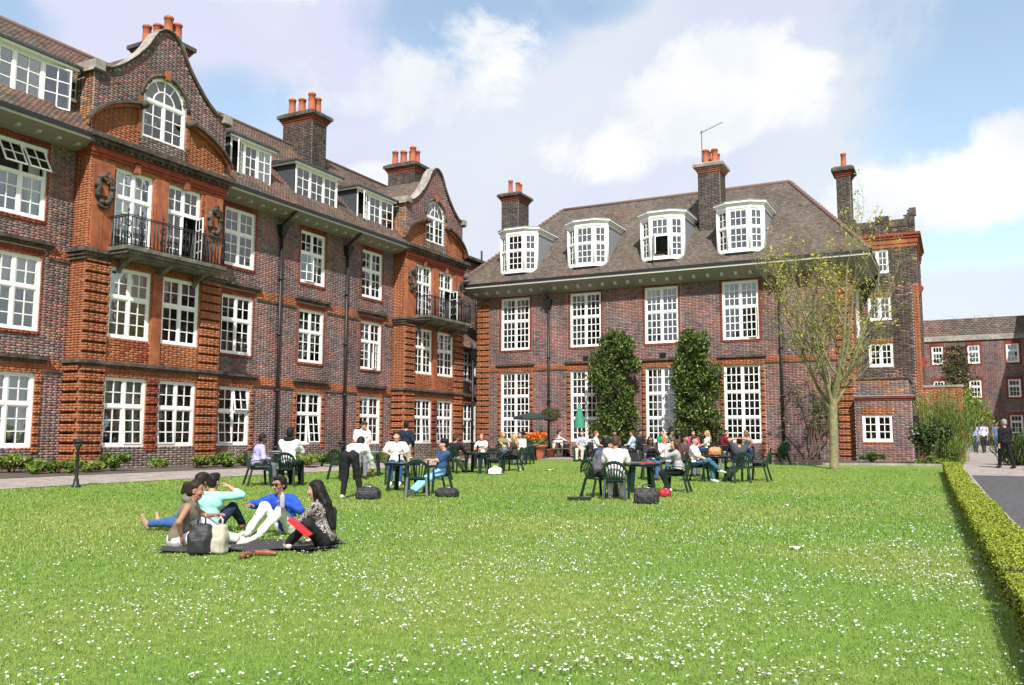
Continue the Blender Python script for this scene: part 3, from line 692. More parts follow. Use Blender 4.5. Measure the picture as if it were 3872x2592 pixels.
def pavilion(c, nm):
    """projecting gabled bay; c = centre along y"""
    u0, u1 = c-2.65, c+2.65
    wins = [(c-1.80, c-0.26), (c+0.20, c+1.74)]
    gh = [(a, b, GZ[0], GZ[1]) for a, b in wins]; sh = [(a, b, SZ[0], 6.58) for a, b in wins]; th = [(a, b, 7.12, 9.72) for a, b in [(c-1.76, c-0.34), (c+0.24, c+1.66)]]
    rustR = (4, 3, 0.0)
    zones = [((u0, u0+0.82, 0.15, 6.65), 'orange', 0.085, rustR), ((u1-0.86, u1, 0.15, 6.65), 'orange', 0.085, rustR),
             ((wins[0][1], wins[1][0], 0.9, 3.18), 'red', 0.05, (4, 3, 0.0)), ((u0+0.82, wins[0][0], 0.9, 3.18), 'red', 0.0),
             ((u0+0.82, u1-0.86, 3.18, 3.48), 'orange', 0.02), ((u0+0.82, u1-0.86, 0.15, 1.05), 'grey', 0.03)]
    wall(wing, 'pavilion_wall', FP, u0, u1, 0.15, 10.4, gh+sh+th, zones, pal=('orange', 'red'), seed=c, thr=0.78, mortar='orange_mortar', proud=0.006, reveal=0.10)
    # flank facing the camera side and the far flank
    for (yy, nn) in ((u0, -1), (u1, 1)):
        ff = Fr((XL, yy, 0), (1, 0, 0), (0, nn, 0))
        wall(wing, 'pavilion_flank', ff, 0.0, XP-XL, 0.15, 10.4, (), [((0.0, XP-XL, 0.15, 3.48), 'orange', 0.07, rustR)], pal=('orange', 'orange'), mortar='orange_mortar', proud=0.006)
    for a, b in wins:
        window(wing, FP, a, b, *GZ, T_G, curt=random.choice(['RT', 'LRT']), opens=((0, 0, 0.07, 'top'),) if a > c else ((1, 0, 0.06, 'top'),))
        window(wing, FP, a, b, SZ[0], 6.58, T_G, curt=random.choice(['T', 'RT']))
    for k, (a, b, z0, z1) in enumerate(th):
        window(wing, FP, a, b, z0, z1, ((0.66, 4), (0.34, 2)), curt='N' if k == 0 else '', recess=0.08, opens=((1, 0, 1.2, 'right'),) if k == 1 else ())
    st = MB()
    for (z0, z1, e) in ((3.46, 3.53, 0.09), (3.53, 3.64, 0.15)): FP.box(st, u0-e, u1+e, z0, z1, -(XP-XL), e)
    st.build('string_course', 'dark_stone', wing)
    for k in (0, 1):
        st = MB()
        for (z0, z1, e) in ((6.65, 6.75, 0.08), (6.75, 6.86, 0.13), (6.86, 6.98, 0.19)):
            if k == 0: FP.box(st, u0-e, u0+0.84, z0, z1, -(XP-XL), e)
            else: FP.box(st, u1-0.88, u1+e, z0, z1, -(XP-XL), e)
        st.build('pier_cap', 'dark_stone', wing)
    # flat sills, central pilaster and entablature
    pl = MB()
    FP.box(pl, c-0.26+0.04, c+0.20-0.04, 3.64, 6.6, -0.02, 0.05)
    for a in (u0+0.06, u1-0.82): FP.box(pl, a, a+0.72, 7.0, 9.72, -0.02, 0.07); FP.box(pl, a+0.34, a+0.38, 7.0, 9.5, 0.07, 0.085)
    FP.box(pl, c-0.30, c+0.20, 7.0, 9.72, -0.02, 0.07)
    for a in (c-1.05, c+0.95): FP.box(pl, a-0.1, a+0.1, 9.66, 10.0, -0.02, 0.10)
    pl.build('pilaster', 'orange_stone', wing)
    for a in (u0+0.42, u1-0.46):                        # carved cartouches
        ct = MB(); pts = [FP.p(a+0.24*math.sin(t)*(1+0.12*math.sin(5*t)), 8.85+0.42*math.cos(t), 0.13+0.04*math.sin(3*t)) for t in np.linspace(0, 2*math.pi, 28)]
        ct.tube(pts, 0.085, 6); ct.tube([FP.p(a+0.1*math.sin(t*3), 9.4-0.12*t, 0.14) for t in np.linspace(0, 3, 10)], 0.07, 6)
        for k in range(9):
            t = k*0.7; q = FP.p(a+0.26*math.sin(t), 8.85+0.44*math.cos(t), 0.13); ct.lathe([(0.02, -0.09), (0.10, -0.03), (0.10, 0.04), (0.02, 0.10)], q, 7)
        ct.m = 1; q = FP.p(a, 8.85, 0.09); ct.obox(q, FP.U*0.13, FP.N*0.03, FP.Z*0.2)
        ct.m = 0; ct.tube([FP.p(a-0.2, 8.36, 0.12), FP.p(a, 8.26, 0.16), FP.p(a+0.2, 8.36, 0.12)], 0.05, 6)
        ct.build('cartouche', ['dark_stone', 'orange_stone'], wing)
    en = MB()
    for (z0, z1, e, m) in ((9.86, 9.96, 0.06, 1), (9.96, 10.14, 0.10, 1), (10.14, 10.24, 0.16, 0), (10.24, 10.36, 0.26, 0), (10.36, 10.50, 0.34, 0)):
        en.m = m; FP.box(en, u0-e*0.6, u1+e*0.6, z0, z1, -(XP-XL), e)
    u = u0
    en.m = 0
    while u < u1: FP.box(en, u, u+0.1, 10.16, 10.24, 0.1, 0.22); u += 0.24
    en.build('entablature', ['dark_stone', 'red_stone'], wing)
    # Dutch gable
    prof = [(-2.72, 12.45), (-2.68, 12.64), (-2.45, 12.66), (-2.2, 12.68), (-1.9, 12.85), (-1.6, 13.08), (-1.2, 13.48), (-0.95, 13.78), (-0.75, 14.05), (-0.58, 14.36), (-0.42, 14.62), (-0.22, 14.78), (0.0, 14.84)]
    prof = prof+[(-a, b) for a, b in prof[-2::-1]]
    pu = np.array([a for a, _ in prof]); pz = np.array([b for _, b in prof])
    AR, AZ = 0.86, 12.33; AW = 0.86
    def top(u): return np.interp(u, pu, pz)
    def arc(u): return 10.5 + 1.55*np.sqrt(np.clip(1-((np.abs(u)-0.0)/2.95)**2, 0, 1))      # pediment arc
    def inwin(u, z): return (np.abs(u) < AW) & (z > 11.0) & ((z < AZ) | (np.hypot(u, z-AZ) < AR))
    FG = FP.shift(-0.06)
    def test_up(u, z): du = u-c; return (z < top(du)-0.03) & ~inwin(du, z) & ~((z < arc(du)-0.02) & (np.abs(du) > 0.98)) & ~((np.abs(du) <= .98) & (z < 11.0))
    def test_ty(u, z): du = u-c; return (z < arc(du)-0.05) & (np.abs(du) > 0.98)
    def test_pl(u, z): du = u-c; return (np.abs(du) <= 0.98) & (z < 11.0)
    def backing(mb):
        n = 80; us = np.linspace(-2.68, 2.68, n+1)
        for i in range(n):
            a, b = us[i], us[i+1]; m = (a+b)/2
            iv = [(10.4, lambda x: 10.4, None)]
            lo = 10.4
            if abs(m) < AW:
                zt = lambda x: AZ+math.sqrt(max(AR*AR-x*x, 0))
                mb.add([FG.p(c+a, 10.4), FG.p(c+b, 10.4), FG.p(c+b, 11.0), FG.p(c+a, 11.0)], [(0, 1, 2, 3)])
                mb.add([FG.p(c+a, zt(a)), FG.p(c+b, zt(b)), FG.p(c+b, float(top(b))), FG.p(c+a, float(top(a)))], [(0, 1, 2, 3)])
                mb.add([FG.p(c+a, zt(a)), FG.p(c+b, zt(b)), FG.p(c+b, zt(b), -0.12), FG.p(c+a, zt(a), -0.12)], [(0, 1, 2, 3)])
            else: mb.add([FG.p(c+a, 10.4), FG.p(c+b, 10.4), FG.p(c+b, float(top(b))), FG.p(c+a, float(top(a)))], [(0, 1, 2, 3)])
            mb.add([FG.p(c+a, 10.4, -0.5), FG.p(c+b, 10.4, -0.5), FG.p(c+b, float(top(b)), -0.5), FG.p(c+a, float(top(a)), -0.5)], [(0, 1, 2, 3)])
        for s in (-1, 1):
            mb.add([FG.p(c+s*AW, 11.0), FG.p(c+s*AW, AZ), FG.p(c+s*AW, AZ, -0.12), FG.p(c+s*AW, 11.0, -0.12)], [(0, 1, 2, 3)])
    go = wall(wing, 'gable', FG, c-2.66, c+2.66, 10.45, 14.9, (), (), seed=c+2, test=test_up, backing=backing)
    for tst, pl_, pr in ((test_ty, 'orange', 0.02), (test_pl, 'grey', 0.06)):
        b = bricks(c-2.66, c+2.66, 10.45, 12.2, proud=pr, test=tst); link('brickwork', pieces_mesh('brickwork', FG, b, pal_cols(pl_, len(b)), 'brick'), go, True, kind='stuff')
    # coping along the curved top, pale on its upper side
    cp = MB()
    for i in range(len(prof)-1):
        (a, za), (b, zb) = prof[i], prof[i+1]
        dv = Vector((b-a, zb-za)).normalized(); nv = Vector((-dv.y, dv.x))
        for (e0, e1, d0, d1, m) in ((0.0, 0.07, -0.34, 0.10, 0), (0.07, 0.095, -0.36, 0.13, 1)):
            P = []
            for (uu, zz) in ((a, za), (b, zb)):
                for dd in (d0, d1):
                    for e in (e0, e1): P.append(FG.p(c+uu+nv.x*e, zz+nv.y*e, dd))
            cp.m = m; cp.add(P, [(0, 1, 3, 2), (4, 5, 7, 6), (0, 1, 5, 4), (2, 3, 7, 6), (0, 2, 6, 4), (1, 3, 7, 5)])
    for s in (-1, 1):
        cp.m = 1; q = FG.p(c+s*2.62, 12.66, -0.25); cp.obox(q, FG.U*0.18, FG.N*0.45, FG.Z*0.14)
    cp.build('coping', ['dark_stone', 'grey_stone'], wing)
    # gable flanks (short return walls that meet the roof)
    for s in (-1, 1):
        ff = Fr((0, c+s*2.66, 0), (1, 0, 0), (0, s, 0))
        wall(wing, 'gable_flank', ff, XL-1.6, XP-0.07, 10.4, 12.5, (), (), pal=('buff', 'plum'), thr=0.62)
    # broken segmental pediment
    pm = MB()
    for s in (-1, 1):
        P = [(s*x, float(arc(np.array(x)))) for x in np.linspace(0.98, 2.86, 14)]
        for (a, za), (b, zb) in zip(P, P[1:]):
            for (e0, e1, d1, m) in ((-0.10, 0.0, 0.16, 1), (0.0, 0.10, 0.28, 0)):
                Q = []
                for (uu, zz) in ((a, za), (b, zb)):
                    for dd in (-0.02, d1):
                        for e in (e0, e1): Q.append(FG.p(c+uu, zz+e, dd))
                pm.m = m; pm.add(Q, [(0, 1, 3, 2), (4, 5, 7, 6), (0, 1, 5, 4), (2, 3, 7, 6), (0, 2, 6, 4), (1, 3, 7, 5)])
        pm.m = 0; q = FG.p(c+s*0.98, float(arc(np.array(0.98)))+0.0, 0.0)
        pm.tube([q+FG.N*0.0, q+FG.N*0.3], 0.13, 10)
    # arch hood and keystone
    hp = [FG.p(c+(AR+0.09)*math.cos(t), AZ+(AR+0.09)*math.sin(t), 0.03) for t in np.linspace(0, math.pi, 18)]
    pm.m = 0; pm.tube(hp, 0.06, 6); pm.m = 1; pm.obox(FG.p(c, AZ+AR+0.12, 0.07), FG.U*0.09, FG.N*0.06, FG.Z*0.16)
    for s in (-1, 1): pm.obox(FG.p(c+s*(AR+0.13), 11.7, 0.02), FG.U*0.06, FG.N*0.03, FG.Z*0.62)
    pm.build('pediment', ['dark_stone', 'orange_stone'], wing)
    arch_window(wing, FG, c-AW, c+AW, 11.0, AZ)
    # cross roof behind the gable
    for s in (-1, 1):
        L_ = math.hypot(2.6, 2.0); upv = Vector((0, -s*2.6, 2.0)).normalized()
        roof_slope(wing, 'gable_roof', (XP-0.5, c+s*2.6, 12.35), (XP-4.6, c+s*2.6, 12.35), upv, L_-0.02, pal=('roof', 'roofred'), thr=0.6)
    # balcony
    BD = 0.95; b0, b1 = c-2.0, c+1.98
    sl_ = MB(); FP.box(sl_, b0, b1, 7.00, 7.12, 0, BD); FP.box(sl_, b0+0.06, b1-0.06, 6.90, 7.00, 0, BD-0.06); FP.box(sl_, b0+0.14, b1-0.14, 6.82, 6.90, 0, BD-0.14)
    for uu in (b0+0.5, c, b1-0.5):
        sl_.prism([FP.p(uu, 6.82, 0), FP.p(uu, 6.82, 0.6), FP.p(uu, 6.55, 0.12), FP.p(uu, 6.4, 0)], FP.U*-0.07, FP.U*0.07)
    bal = sl_.build('balcony', 'balcony_stone', wing)
    rl = MB(); e = 0.06
    path = [(b0+e, 0.05), (b0+e, BD-e), (b1-e, BD-e), (b1-e, 0.05)]
    for (ua, da), (ub, db) in zip(path, path[1:]):
        for z in (7.17, 8.02, 8.07): rl.bar(FP.p(ua, z, da), FP.p(ub, z, db), 0.032, 0.026)
        Ln = math.hypot(ub-ua, db-da); n = max(4, int(Ln/0.135))
        for i in range(n+1):
            t = i/n; uu, dd = ua+(ub-ua)*t, da+(db-da)*t
            rl.tube([FP.p(uu, 7.12, dd), FP.p(uu, 8.04, dd)], 0.019, 5)
    for uu in (b0+e, b0+0.55, c-0.65, c+0.25, c+1.05, b1-e):       # scroll panels and finials
        dd = BD-e
        for s in (-1, 1):
            for zc in (7.42, 7.78):
                rl.tube([FP.p(uu+s*(0.03+0.075*math.sin(t)*(1-t/9)), zc+0.11*math.cos(t)*(1-t/9), dd) for t in np.linspace(0, 6.5, 14)], 0.022, 4)
        rl.tube([FP.p(uu, 7.1, dd), FP.p(uu, 8.1, dd), FP.p(uu, 8.36, dd)], [0.016, 0.016, 0.004], 5); rl.lathe([(0.01, 0), (0.035, .05), (0.01, .12)], FP.p(uu, 8.14, dd), 6)
    rl.build('railing', 'black_iron', bal)
pavilion(19.35, 'a'); pavilion(36.15, 'b')
mat('ridge_tile', (0.16, 0.095, 0.075), 0.9, var=0.3, vscale=6)
# main roof with cut-outs left to the dormers standing through it
RX, RZ = -27.25, 14.95; EX, EZ = -22.68, 10.42
upv = Vector((RX-EX, 0, RZ-EZ)); SL = upv.length
excl = [(16.72-8.0, 21.98-8.0, 0, 2.6), (33.5-8, 38.8-8, 0, 2.6)]
roof_slope(wing, 'roof', (EX, 8.0, EZ), (EX, 38.9, EZ), upv, SL, nsingle=300, seed=0.6, thr=0.5, excl=excl)
roof_slope(wing, 'roof', (2*RX-EX, 8.0, EZ), (2*RX-EX, 38.9, EZ), (EX-RX, 0, RZ-EZ), SL, seed=1.6)
mb = MB(); mb.tube([(RX, 8, RZ), (RX, 38.9, RZ)], 0.11, 8); mb.build('ridge', 'ridge_tile', wing)
# back, ends and body of the wing
mb = MB(); mb.box(2*RX-XL, XL-0.75, 8.0, 38.8, 0.1, 10.3); mb.build('rear_wall', 'interior', wing)
def gable_end(yy):
    m_ = MB(); m_.prism([(2*RX-EX, yy, 10.2), (EX, yy, 10.2), (RX, yy, RZ)], (0, -0.1, 0), (0, 0.1, 0)); m_.build('end_gable', 'brick_plain', wing)
mat('brick_plain', (0.14, 0.075, 0.06), 0.9, var=0.3, vscale=3)
mat('brick_plain2', (0.13, 0.085, 0.065), 0.9, var=0.35, vscale=4, col2=(0.19, 0.08, 0.06))
gable_end(8.0); gable_end(38.8)
# flat roofed dormers
def dormer_l(u0, u1, lights=3, z0=10.98, z1=12.40, xf=-23.45, opens=()):
    ff = Fr((xf, 0, 0), (0, 1, 0), (1, 0, 0)); m_ = MB()
    back = xf-1.9
    for uu in (u0, u1): m_.add([(xf, uu, z0-0.1), (xf, uu, z1), (back, uu, z1+0.15)], [(0, 1, 2)]); 
    m_.m = 0
    dm = m_.build('dormer', 'lead_dark', wing)
    rf = MB(); rf.add([(xf+0.22, u0-0.22, z1+0.12), (xf+0.22, u1+0.22, z1+0.12), (back-0.3, u1+0.22, z1+0.30), (back-0.3, u0-0.22, z1+0.30)], [(0, 1, 2, 3)])
    rf.m = 0; rf.box(xf-0.05, xf+0.24, u0-0.24, u1+0.24, z1+0.08, z1+0.16)
    for uu in (u0-0.24, u1+0.16): rf.box(back, xf-0.05, uu, uu+0.08, z1+0.08, z1+0.16)
    rf.m = 1; rf.box(xf-0.02, xf+0.17, u0-0.16, u1+0.16, z1, z1+0.08)
    for uu in (u0-0.16, u1+0.08): rf.box(back, xf-0.02, uu, uu+0.08, z1, z1+0.08)
    rf.build('dormer_roof', ['lead_dark', 'white_paint'], dm)
    window(dm, ff, u0, u1, z0, z1, ((1.0, 3),), lights=lights, cols=2, recess=-0.03, room=False, opens=opens)
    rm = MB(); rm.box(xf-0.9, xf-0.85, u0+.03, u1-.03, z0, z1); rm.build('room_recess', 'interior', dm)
    sb = MB(); sb.box(xf-0.02, xf+0.14, u0-0.08, u1+0.08, z0-0.09, z0); sb.build('sill', 'white_paint', dm)
# windows inside a dormer are parts of the wing's dormer part, their panes hang on the dormer
def flat_dormer(*a, **k):
    n0 = set(bpy.data.objects); dormer_l(*a, **k)
    new = [o for o in bpy.data.objects if o not in n0]
    dm = [o for o in new if o.name.split('.')[0] == 'dormer'][0]
    for o in new:
        if o.parent is not None and o.parent.name.split('.')[0] == 'window':
            o.parent = dm; o.matrix_parent_inverse = Matrix.Identity(4)
flat_dormer(13.6, 16.25, opens=((2, 0, 0.25, 'left'),)); flat_dormer(22.75, 24.85, opens=((0, 0, 0.5, 'right'), (2, 0, 0.2, 'left')))
flat_dormer(26.3, 28.95); flat_dormer(30.35, 33.05, opens=((0, 0, 0.4, 'right'), (2, 0, 0.15, 'left'))); flat_dormer(9.4, 12.0)
for u in (16.40, 33.15):        # tiny attic lights tucked beside the gables
    ff = Fr((-23.75, 0, 0), (0, 1, 0), (1, 0, 0)); window(wing, ff, u, u+0.56, 11.6, 12.35, ((1, 2),), lights=1, cols=2, recess=0, room=False)
    m_ = MB(); m_.box(-25.2, -23.85, u-0.02, u+0.6, 11.2, 12.38); m_.build('attic_cheek', 'brick_plain2', wing)
P5 = tuple((0.14+0.17*k, 0.3+0.35*(k % 2), 1.0+0.12*math.sin(k*2.1)) for k in range(5))+((0.8, 0.75, 1.0),)
for y in (21.85, 30.19, 38.7): chimney(wing, -27.75, -26.0, y, y+1.02, 13.0, 16.0, pots=P5, pot_h=0.88, pr=1.25)
downpipe(wing, XL+0.12, 25.68, 0.3, 9.35); downpipe(wing, XL+0.12, 29.85, 0.3, 9.35)
# back block that shows between the wing and the hall
rear = empty('rear_block', (-26, 46, 0.4), label='dark brick rear block with black pipes seen between wing and hall', cat='building')
FR_ = Fr((-25.9, 0, 0), (0, 1, 0), (1, 0, 0))
wall(rear, 'wall', FR_, 42.2, 52, 5.5, 12.0, [(44.05, 44.85, 10.37, 11.35)], (), seed=8.0)
window(rear, FR_, 44.05, 44.85, 10.37, 11.35, ((1, 3),), lights=1, cols=2)
wall(rear, 'wall', Fr((0, 42.2, 0), (1, 0, 0), (0, -1, 0)), -31, -25.9, 5.5, 12.0, (), (), seed=8.5)
mb = MB(); mb.box(-31, -25.6, 42.0, 52, 12.0, 12.18); mb.build('parapet', 'dark_stone', rear)
mb = MB(); mb.box(-31, -26.1, 42.3, 51.9, 0.3, 11.9); mb.build('core', 'interior', rear)
downpipe(rear, -25.75, 45.3, 6.5, 11.0, hopper=False); downpipe(rear, -25.75, 45.9, 6.5, 12.8, hopper=False)
# ------------------------------------------------------------------ hall (runs along x, faces the camera)
YR = 40.4
FH = Fr((0, YR, 0), (1, 0, 0), (0, -1, 0))
hall = empty('college_hall', (-13, YR, 0.4), label='plum brick hall with tall white sash windows and four white bow dormers', cat='building')
HX0, HX1 = -22.88, -3.93
UZ = (5.92, 8.68); LZ = (1.16, 4.74)
starts = [-21.42, -17.42, -13.43, -9.62]; HW = 1.68
holes = []; zones = []
for s in starts:
    holes += [(s, s+HW, *UZ), (s, s+HW, *LZ)]
    zones += [((s-0.2, s, 0.4, 4.74), 'orange', 0.06, (4, 2, 0.004)), ((s+HW, s+HW+0.2, 0.4, 4.74), 'orange', 0.06, (4, 2, 0.004)), ((s-0.2, s+HW+0.2, 4.74, 5.06), 'orange', 0.03)]
    zones += [((s-0.12, s, UZ[0]-0.12, 8.68), 'red', 0.02), ((s+HW, s+HW+0.12, UZ[0]-0.12, 8.68), 'red', 0.02), ((s-0.12, s+HW+0.12, 8.68, 8.80), 'red', 0.02), ((s, s+HW, UZ[0]-0.12, UZ[0]), 'red', 0.04)]
rustQ = (4, 3, 0.0)
zones += [((HX0, HX0+0.72, 0.2, 8.8), 'orange', 0.065, rustQ), ((HX1-0.70, HX1, 0.2, 8.8), 'orange', 0.065, rustQ)]
ed = [HX0+0.72]+[v for s in starts for v in (s-0.2, s+HW+0.2)]+[HX1-0.70]
for a, b in zip(ed[::2], ed[1::2]): zones.append(((a, b, 4.82, 5.06), 'orange', 0.045))
zones += [((a, b, 0.2, 0.7), 'grey', 0.03) for a, b in zip(ed[::2], ed[1::2])]
wall(hall, 'wall', FH, HX0, HX1, 0.2, 8.85, holes, zones, seed=4.4, nsingle=300, thr=0.52)
for s in starts: hm = MB(); FH.box(hm, s-0.3, s+HW+0.3, 5.08, 5.18, 0, 0.12); hm.build('hood_mould', 'dark_stone', hall)
for a, b in zip(ed[::2], ed[1::2]): hm = MB(); FH.box(hm, a, b, 4.77, 4.82, 0, 0.05); hm.build('string_course', 'dark_stone', hall)
TU = ((0.56, 4), (0.44, 3)); TL = ((0.31, 3), (0.345, 3), (0.345, 3))
cu = ['L', 'L', 'L', 'L']; op = {3: ((1, 0, 0.25, 'left'),)}
for k, s in enumerate(starts):
    window(hall, FH, s, s+HW, *UZ, TU, cols=3, curt='L', opens=op.get(k, ()), bar=0.04)
    window(hall, FH, s, s+HW, *LZ, TL, cols=3, curt='L' if k < 2 else '', bar=0.04)
for i, s in enumerate((-16.73, -12.72)):
    v = MB(); FH.box(v, s, s+0.33, 5.22, 5.45, 0, 0.03)
    for k in range(4): FH.box(v, s+0.02, s+0.31, 5.24+0.05*k, 5.26+0.05*k, 0.03, 0.045)
    v.build('air_vent', 'black_iron', hall)
# side and back walls
wall(hall, 'side_wall', Fr((HX1, 0, 0), (0, 1, 0), (1, 0, 0)), YR, 51.5, 0.2, 8.85, [(42.2, 43.7, 5.92, 8.3)], [((YR, YR+0.5, 0.2, 8.8), 'orange', 0.065, rustQ)], seed=6.0)
window(hall, Fr((HX1, 0, 0), (0, 1, 0), (1, 0, 0)), 42.2, 43.7, 5.92, 8.3, TU, cols=3, recess=-0.02)
wall(hall, 'side_wall', Fr((HX0, 0, 0), (0, 1, 0), (-1, 0, 0)), YR, 51.5, 0.2, 8.85, (), [((YR, YR+0.5, 0.2, 8.8), 'orange', 0.065, rustQ)], seed=6.6)
mb = MB(); mb.box(HX0+0.05, HX1-0.05, 42.8, 51.4, 0.1, 8.9); mb.build('rear_wall', 'interior', hall)
# coved cornice and gutter on three sides
cv = MB(); OV = 0.92; n = 6
def cove(p, q, nrm):
    p = Vector(p); q = Vector(q); nrm = Vector(nrm); U = (q-p).normalized()
    for i in range(n):
        t0, t1 = i/n, (i+1)/n
        f = lambda t: (OV*t, 8.78+0.46*(t**1.5))
        a, b = f(t0), f(t1)
        e0 = U*a[0]; e1 = U*b[0]
        cv.add([p+nrm*a[0]-e0+Vector((0, 0, a[1])), q+nrm*a[0]+e0+Vector((0, 0, a[1])), q+nrm*b[0]+e1+Vector((0, 0, b[1])), p+nrm*b[0]-e1+Vector((0, 0, b[1]))], [(0, 1, 2, 3)])
    L_ = (q-p).length; u = 0.2; cv.m = 1
    while u < L_: cv.obox(p+U*u+nrm*0.5+Vector((0, 0, 8.99)), U*0.07, nrm*0.13, Vector((0, 0, 0.10))); u += 0.66
    cv.obox(p+U*L_/2+nrm*(OV-0.02)+Vector((0, 0, 9.28)), U*(L_/2+OV), nrm*0.04, Vector((0, 0, 0.05))); cv.m = 0
cove((HX0, YR, 0), (HX1, YR, 0), (0, -1, 0)); cove((HX1, YR, 0), (HX1, 51.5, 0), (1, 0, 0)); cove((HX0, 51.5, 0), (HX0, YR, 0), (-1, 0, 0))
cv.build('cornice', ['soffit_paint', 'bracket_paint'], hall)
gt = MB(); e = OV+0.06
gt.box(HX0-e, HX1+e, YR-e, YR-e+0.13, 9.33, 9.46); gt.box(HX1+e-0.13, HX1+e, YR-e+0.13, 52, 9.33, 9.46); gt.box(HX0-e, HX0-e+0.13, YR-e+0.13, 52, 9.33, 9.46)
gt.build('gutter', 'black_iron', hall)
# hipped tiled roof
E0, E1, EY, EZ2 = HX0-e+0.04, HX1+e-0.04, YR-e+0.04, 9.44; RY, RZ2 = 45.1, 14.48; RX0, RX1 = -19.85, -7.15
up = Vector((0, RY-EY, RZ2-EZ2)); SLh = up.length; W_ = E1-E0
def trim_f(s): t = min(max(s/SLh, 0), 1); return ((RX0-E0)*t, W_-(E1-RX1)*t)
roof_slope(hall, 'roof', (E0, EY, EZ2), (E1, EY, EZ2), up, SLh, trim_f, seed=3.0, thr=0.97, nsingle=300)
YB = 2*RY-EY
roof_slope(hall, 'roof', (E1, YB, EZ2), (E0, YB, EZ2), Vector((0, EY-RY, RZ2-EZ2)), SLh, lambda s: ((E1-RX1)*s/SLh, W_-(RX0-E0)*s/SLh), seed=3.5)
for (xe, xr, sgn) in ((E1, RX1, 1), (E0, RX0, -1)):
    upx = Vector((xr-xe, 0, RZ2-EZ2)); sl = upx.length; D_ = YB-EY
    roof_slope(hall, 'roof_hip', (xe, EY, EZ2), (xe, YB, EZ2), upx, sl, lambda s, sl=sl, D_=D_: (D_/2*s/sl, D_-D_/2*s/sl), seed=4.0, thr=0.8)
rg = MB(); rg.tube([(RX0, RY, RZ2+0.02), (RX1, RY, RZ2+0.02)], 0.11, 8)
for (xe, xr) in ((E0, RX0), (E1, RX1)):
    a = Vector((xe, EY, EZ2)); b = Vector((xr, RY, RZ2)); m_ = int((b-a).length/0.28)
    for i in range(m_): p = a+(b-a)*(i/m_); rg.tube([p+Vector((0, 0, 0.05)), p+(b-a)/m_*1.05+Vector((0, 0, 0.02))], [0.115, 0.09], 7)
rg.build('ridge', 'ridge_tile', hall)
# bow dormers
def bow_dormer(cx, open_mid=False, curt=('', '', '')):
    z0, z1 = 10.02, 12.0; yb = YR-0.18; hw = 1.08; pr = 0.42; hc = 0.50
    P = [(cx-hw, yb), (cx-hc, yb-pr), (cx+hc, yb-pr), (cx+hw, yb)]
    m_ = MB(); yk = 42.6
    for s in (-1, 1): m_.add([(cx+s*hw, yb, z0-0.05), (cx+s*hw, yb, z1), (cx+s*hw, yk, z1+0.05)], [(0, 1, 2)])
    m_.m = 1; m_.add([(cx+(x-cx)*0.98, y, z0-0.02) for x, y in P]+[(cx-0.7, yb+0.0, z0-0.62), (cx-0.3, yb-0.3, z0-0.66), (cx+0.3, yb-0.3, z0-0.66), (cx+0.7, yb, z0-0.62)], [(0, 1, 5, 4), (1, 2, 6, 5), (2, 3, 7, 6), (4, 5, 6, 7)])
    dm = m_.build('dormer', ['lead', 'lead_dark'], hall)
    rf = MB()
    for (za, zb, e, m) in ((z1, z1+0.16, 0.03, 0), (z1+0.16, z1+0.24, 0.08, 0), (z1+0.24, z1+0.33, 0.15, 0), (z1+0.33, z1+0.355, 0.17, 1)):
        rf.m = m; Q = []
        for (x, y) in P: 
            dx = (x-cx)/hw; Q.append((x+e*dx*1.1, y-e*(0.4 if abs(x-cx) > 1 else 1.0)))
        Q = [(Q[0][0], yk+0.4)]+Q+[(Q[-1][0], yk+0.4)]; k = len(Q)
        rf.add([(x, y, za) for x, y in Q]+[(x, y, zb) for x, y in Q], [tuple(range(k)), tuple(range(k, 2*k))]+[(i, (i+1) % k, k+(i+1) % k, k+i) for i in range(k)])
    rf.build('dormer_roof', ['white_paint', 'lead'], dm)
    pst = MB()
    for (x, y) in P: pst.tube([(x, y+0.02, z0), (x, y+0.02, z1)], 0.055, 8)
    sill = [(x+(x-cx)*0.04, y-0.05) for x, y in P]; k = 4
    pst.add([(x, y, z0-0.10) for x, y in sill]+[(x, y, z0) for x, y in sill], [(0, 1, 2, 3), (4, 5, 6, 7), (0, 1, 5, 4), (1, 2, 6, 5), (2, 3, 7, 6), (3, 0, 4, 7)])
    pst.build('sill', 'white_paint', dm)
    for k in range(3):
        a = Vector((*P[k], 0)); b = Vector((*P[k+1], 0)); U = (b-a).normalized(); Nn = Vector((U.y, -U.x, 0))
        ff = Fr(a, U, Nn); L_ = (b-a).length
        window(dm, ff, 0.03, L_-0.03, z0, z1, ((0.56, 3), (0.44, 2)), lights=1, cols=3 if k == 1 else 2, recess=0.0, room=False, curt=curt[k], opens=((0, 0, 1.1, 'left'),) if (open_mid and k == 1) else ())
    rm = MB(); rm.add([(cx-hw+.02, yb+0.6, z0), (cx+hw-.02, yb+0.6, z0), (cx+hw-.02, yb+0.6, z1), (cx-hw+.02, yb+0.6, z1), (cx-hc, yb-pr+.1, z0+.01), (cx+hc, yb-pr+.1, z0+.01)], [(0, 1, 2, 3), (0, 1, 5, 4)]); rm.build('room_recess', 'interior', dm)
    return dm
def bow(*a, **k):
    n0 = set(bpy.data.objects); bow_dormer(*a, **k); new = [o for o in bpy.data.objects if o not in n0]
    dm = [o for o in new if o.name.split('.')[0] == 'dormer'][0]
    for o in new:
        if o.parent is not None and o.parent.name.split('.')[0] == 'window': o.parent = dm; o.matrix_parent_inverse = Matrix.Identity(4)
bow(-20.30, curt=('', '', 'R')); bow(-16.37, curt=('N', 'L', 'RN')); bow(-12.43, True, curt=('N', 'T', 'R')); bow(-8.65, curt=('N', 'L', 'RNT'))
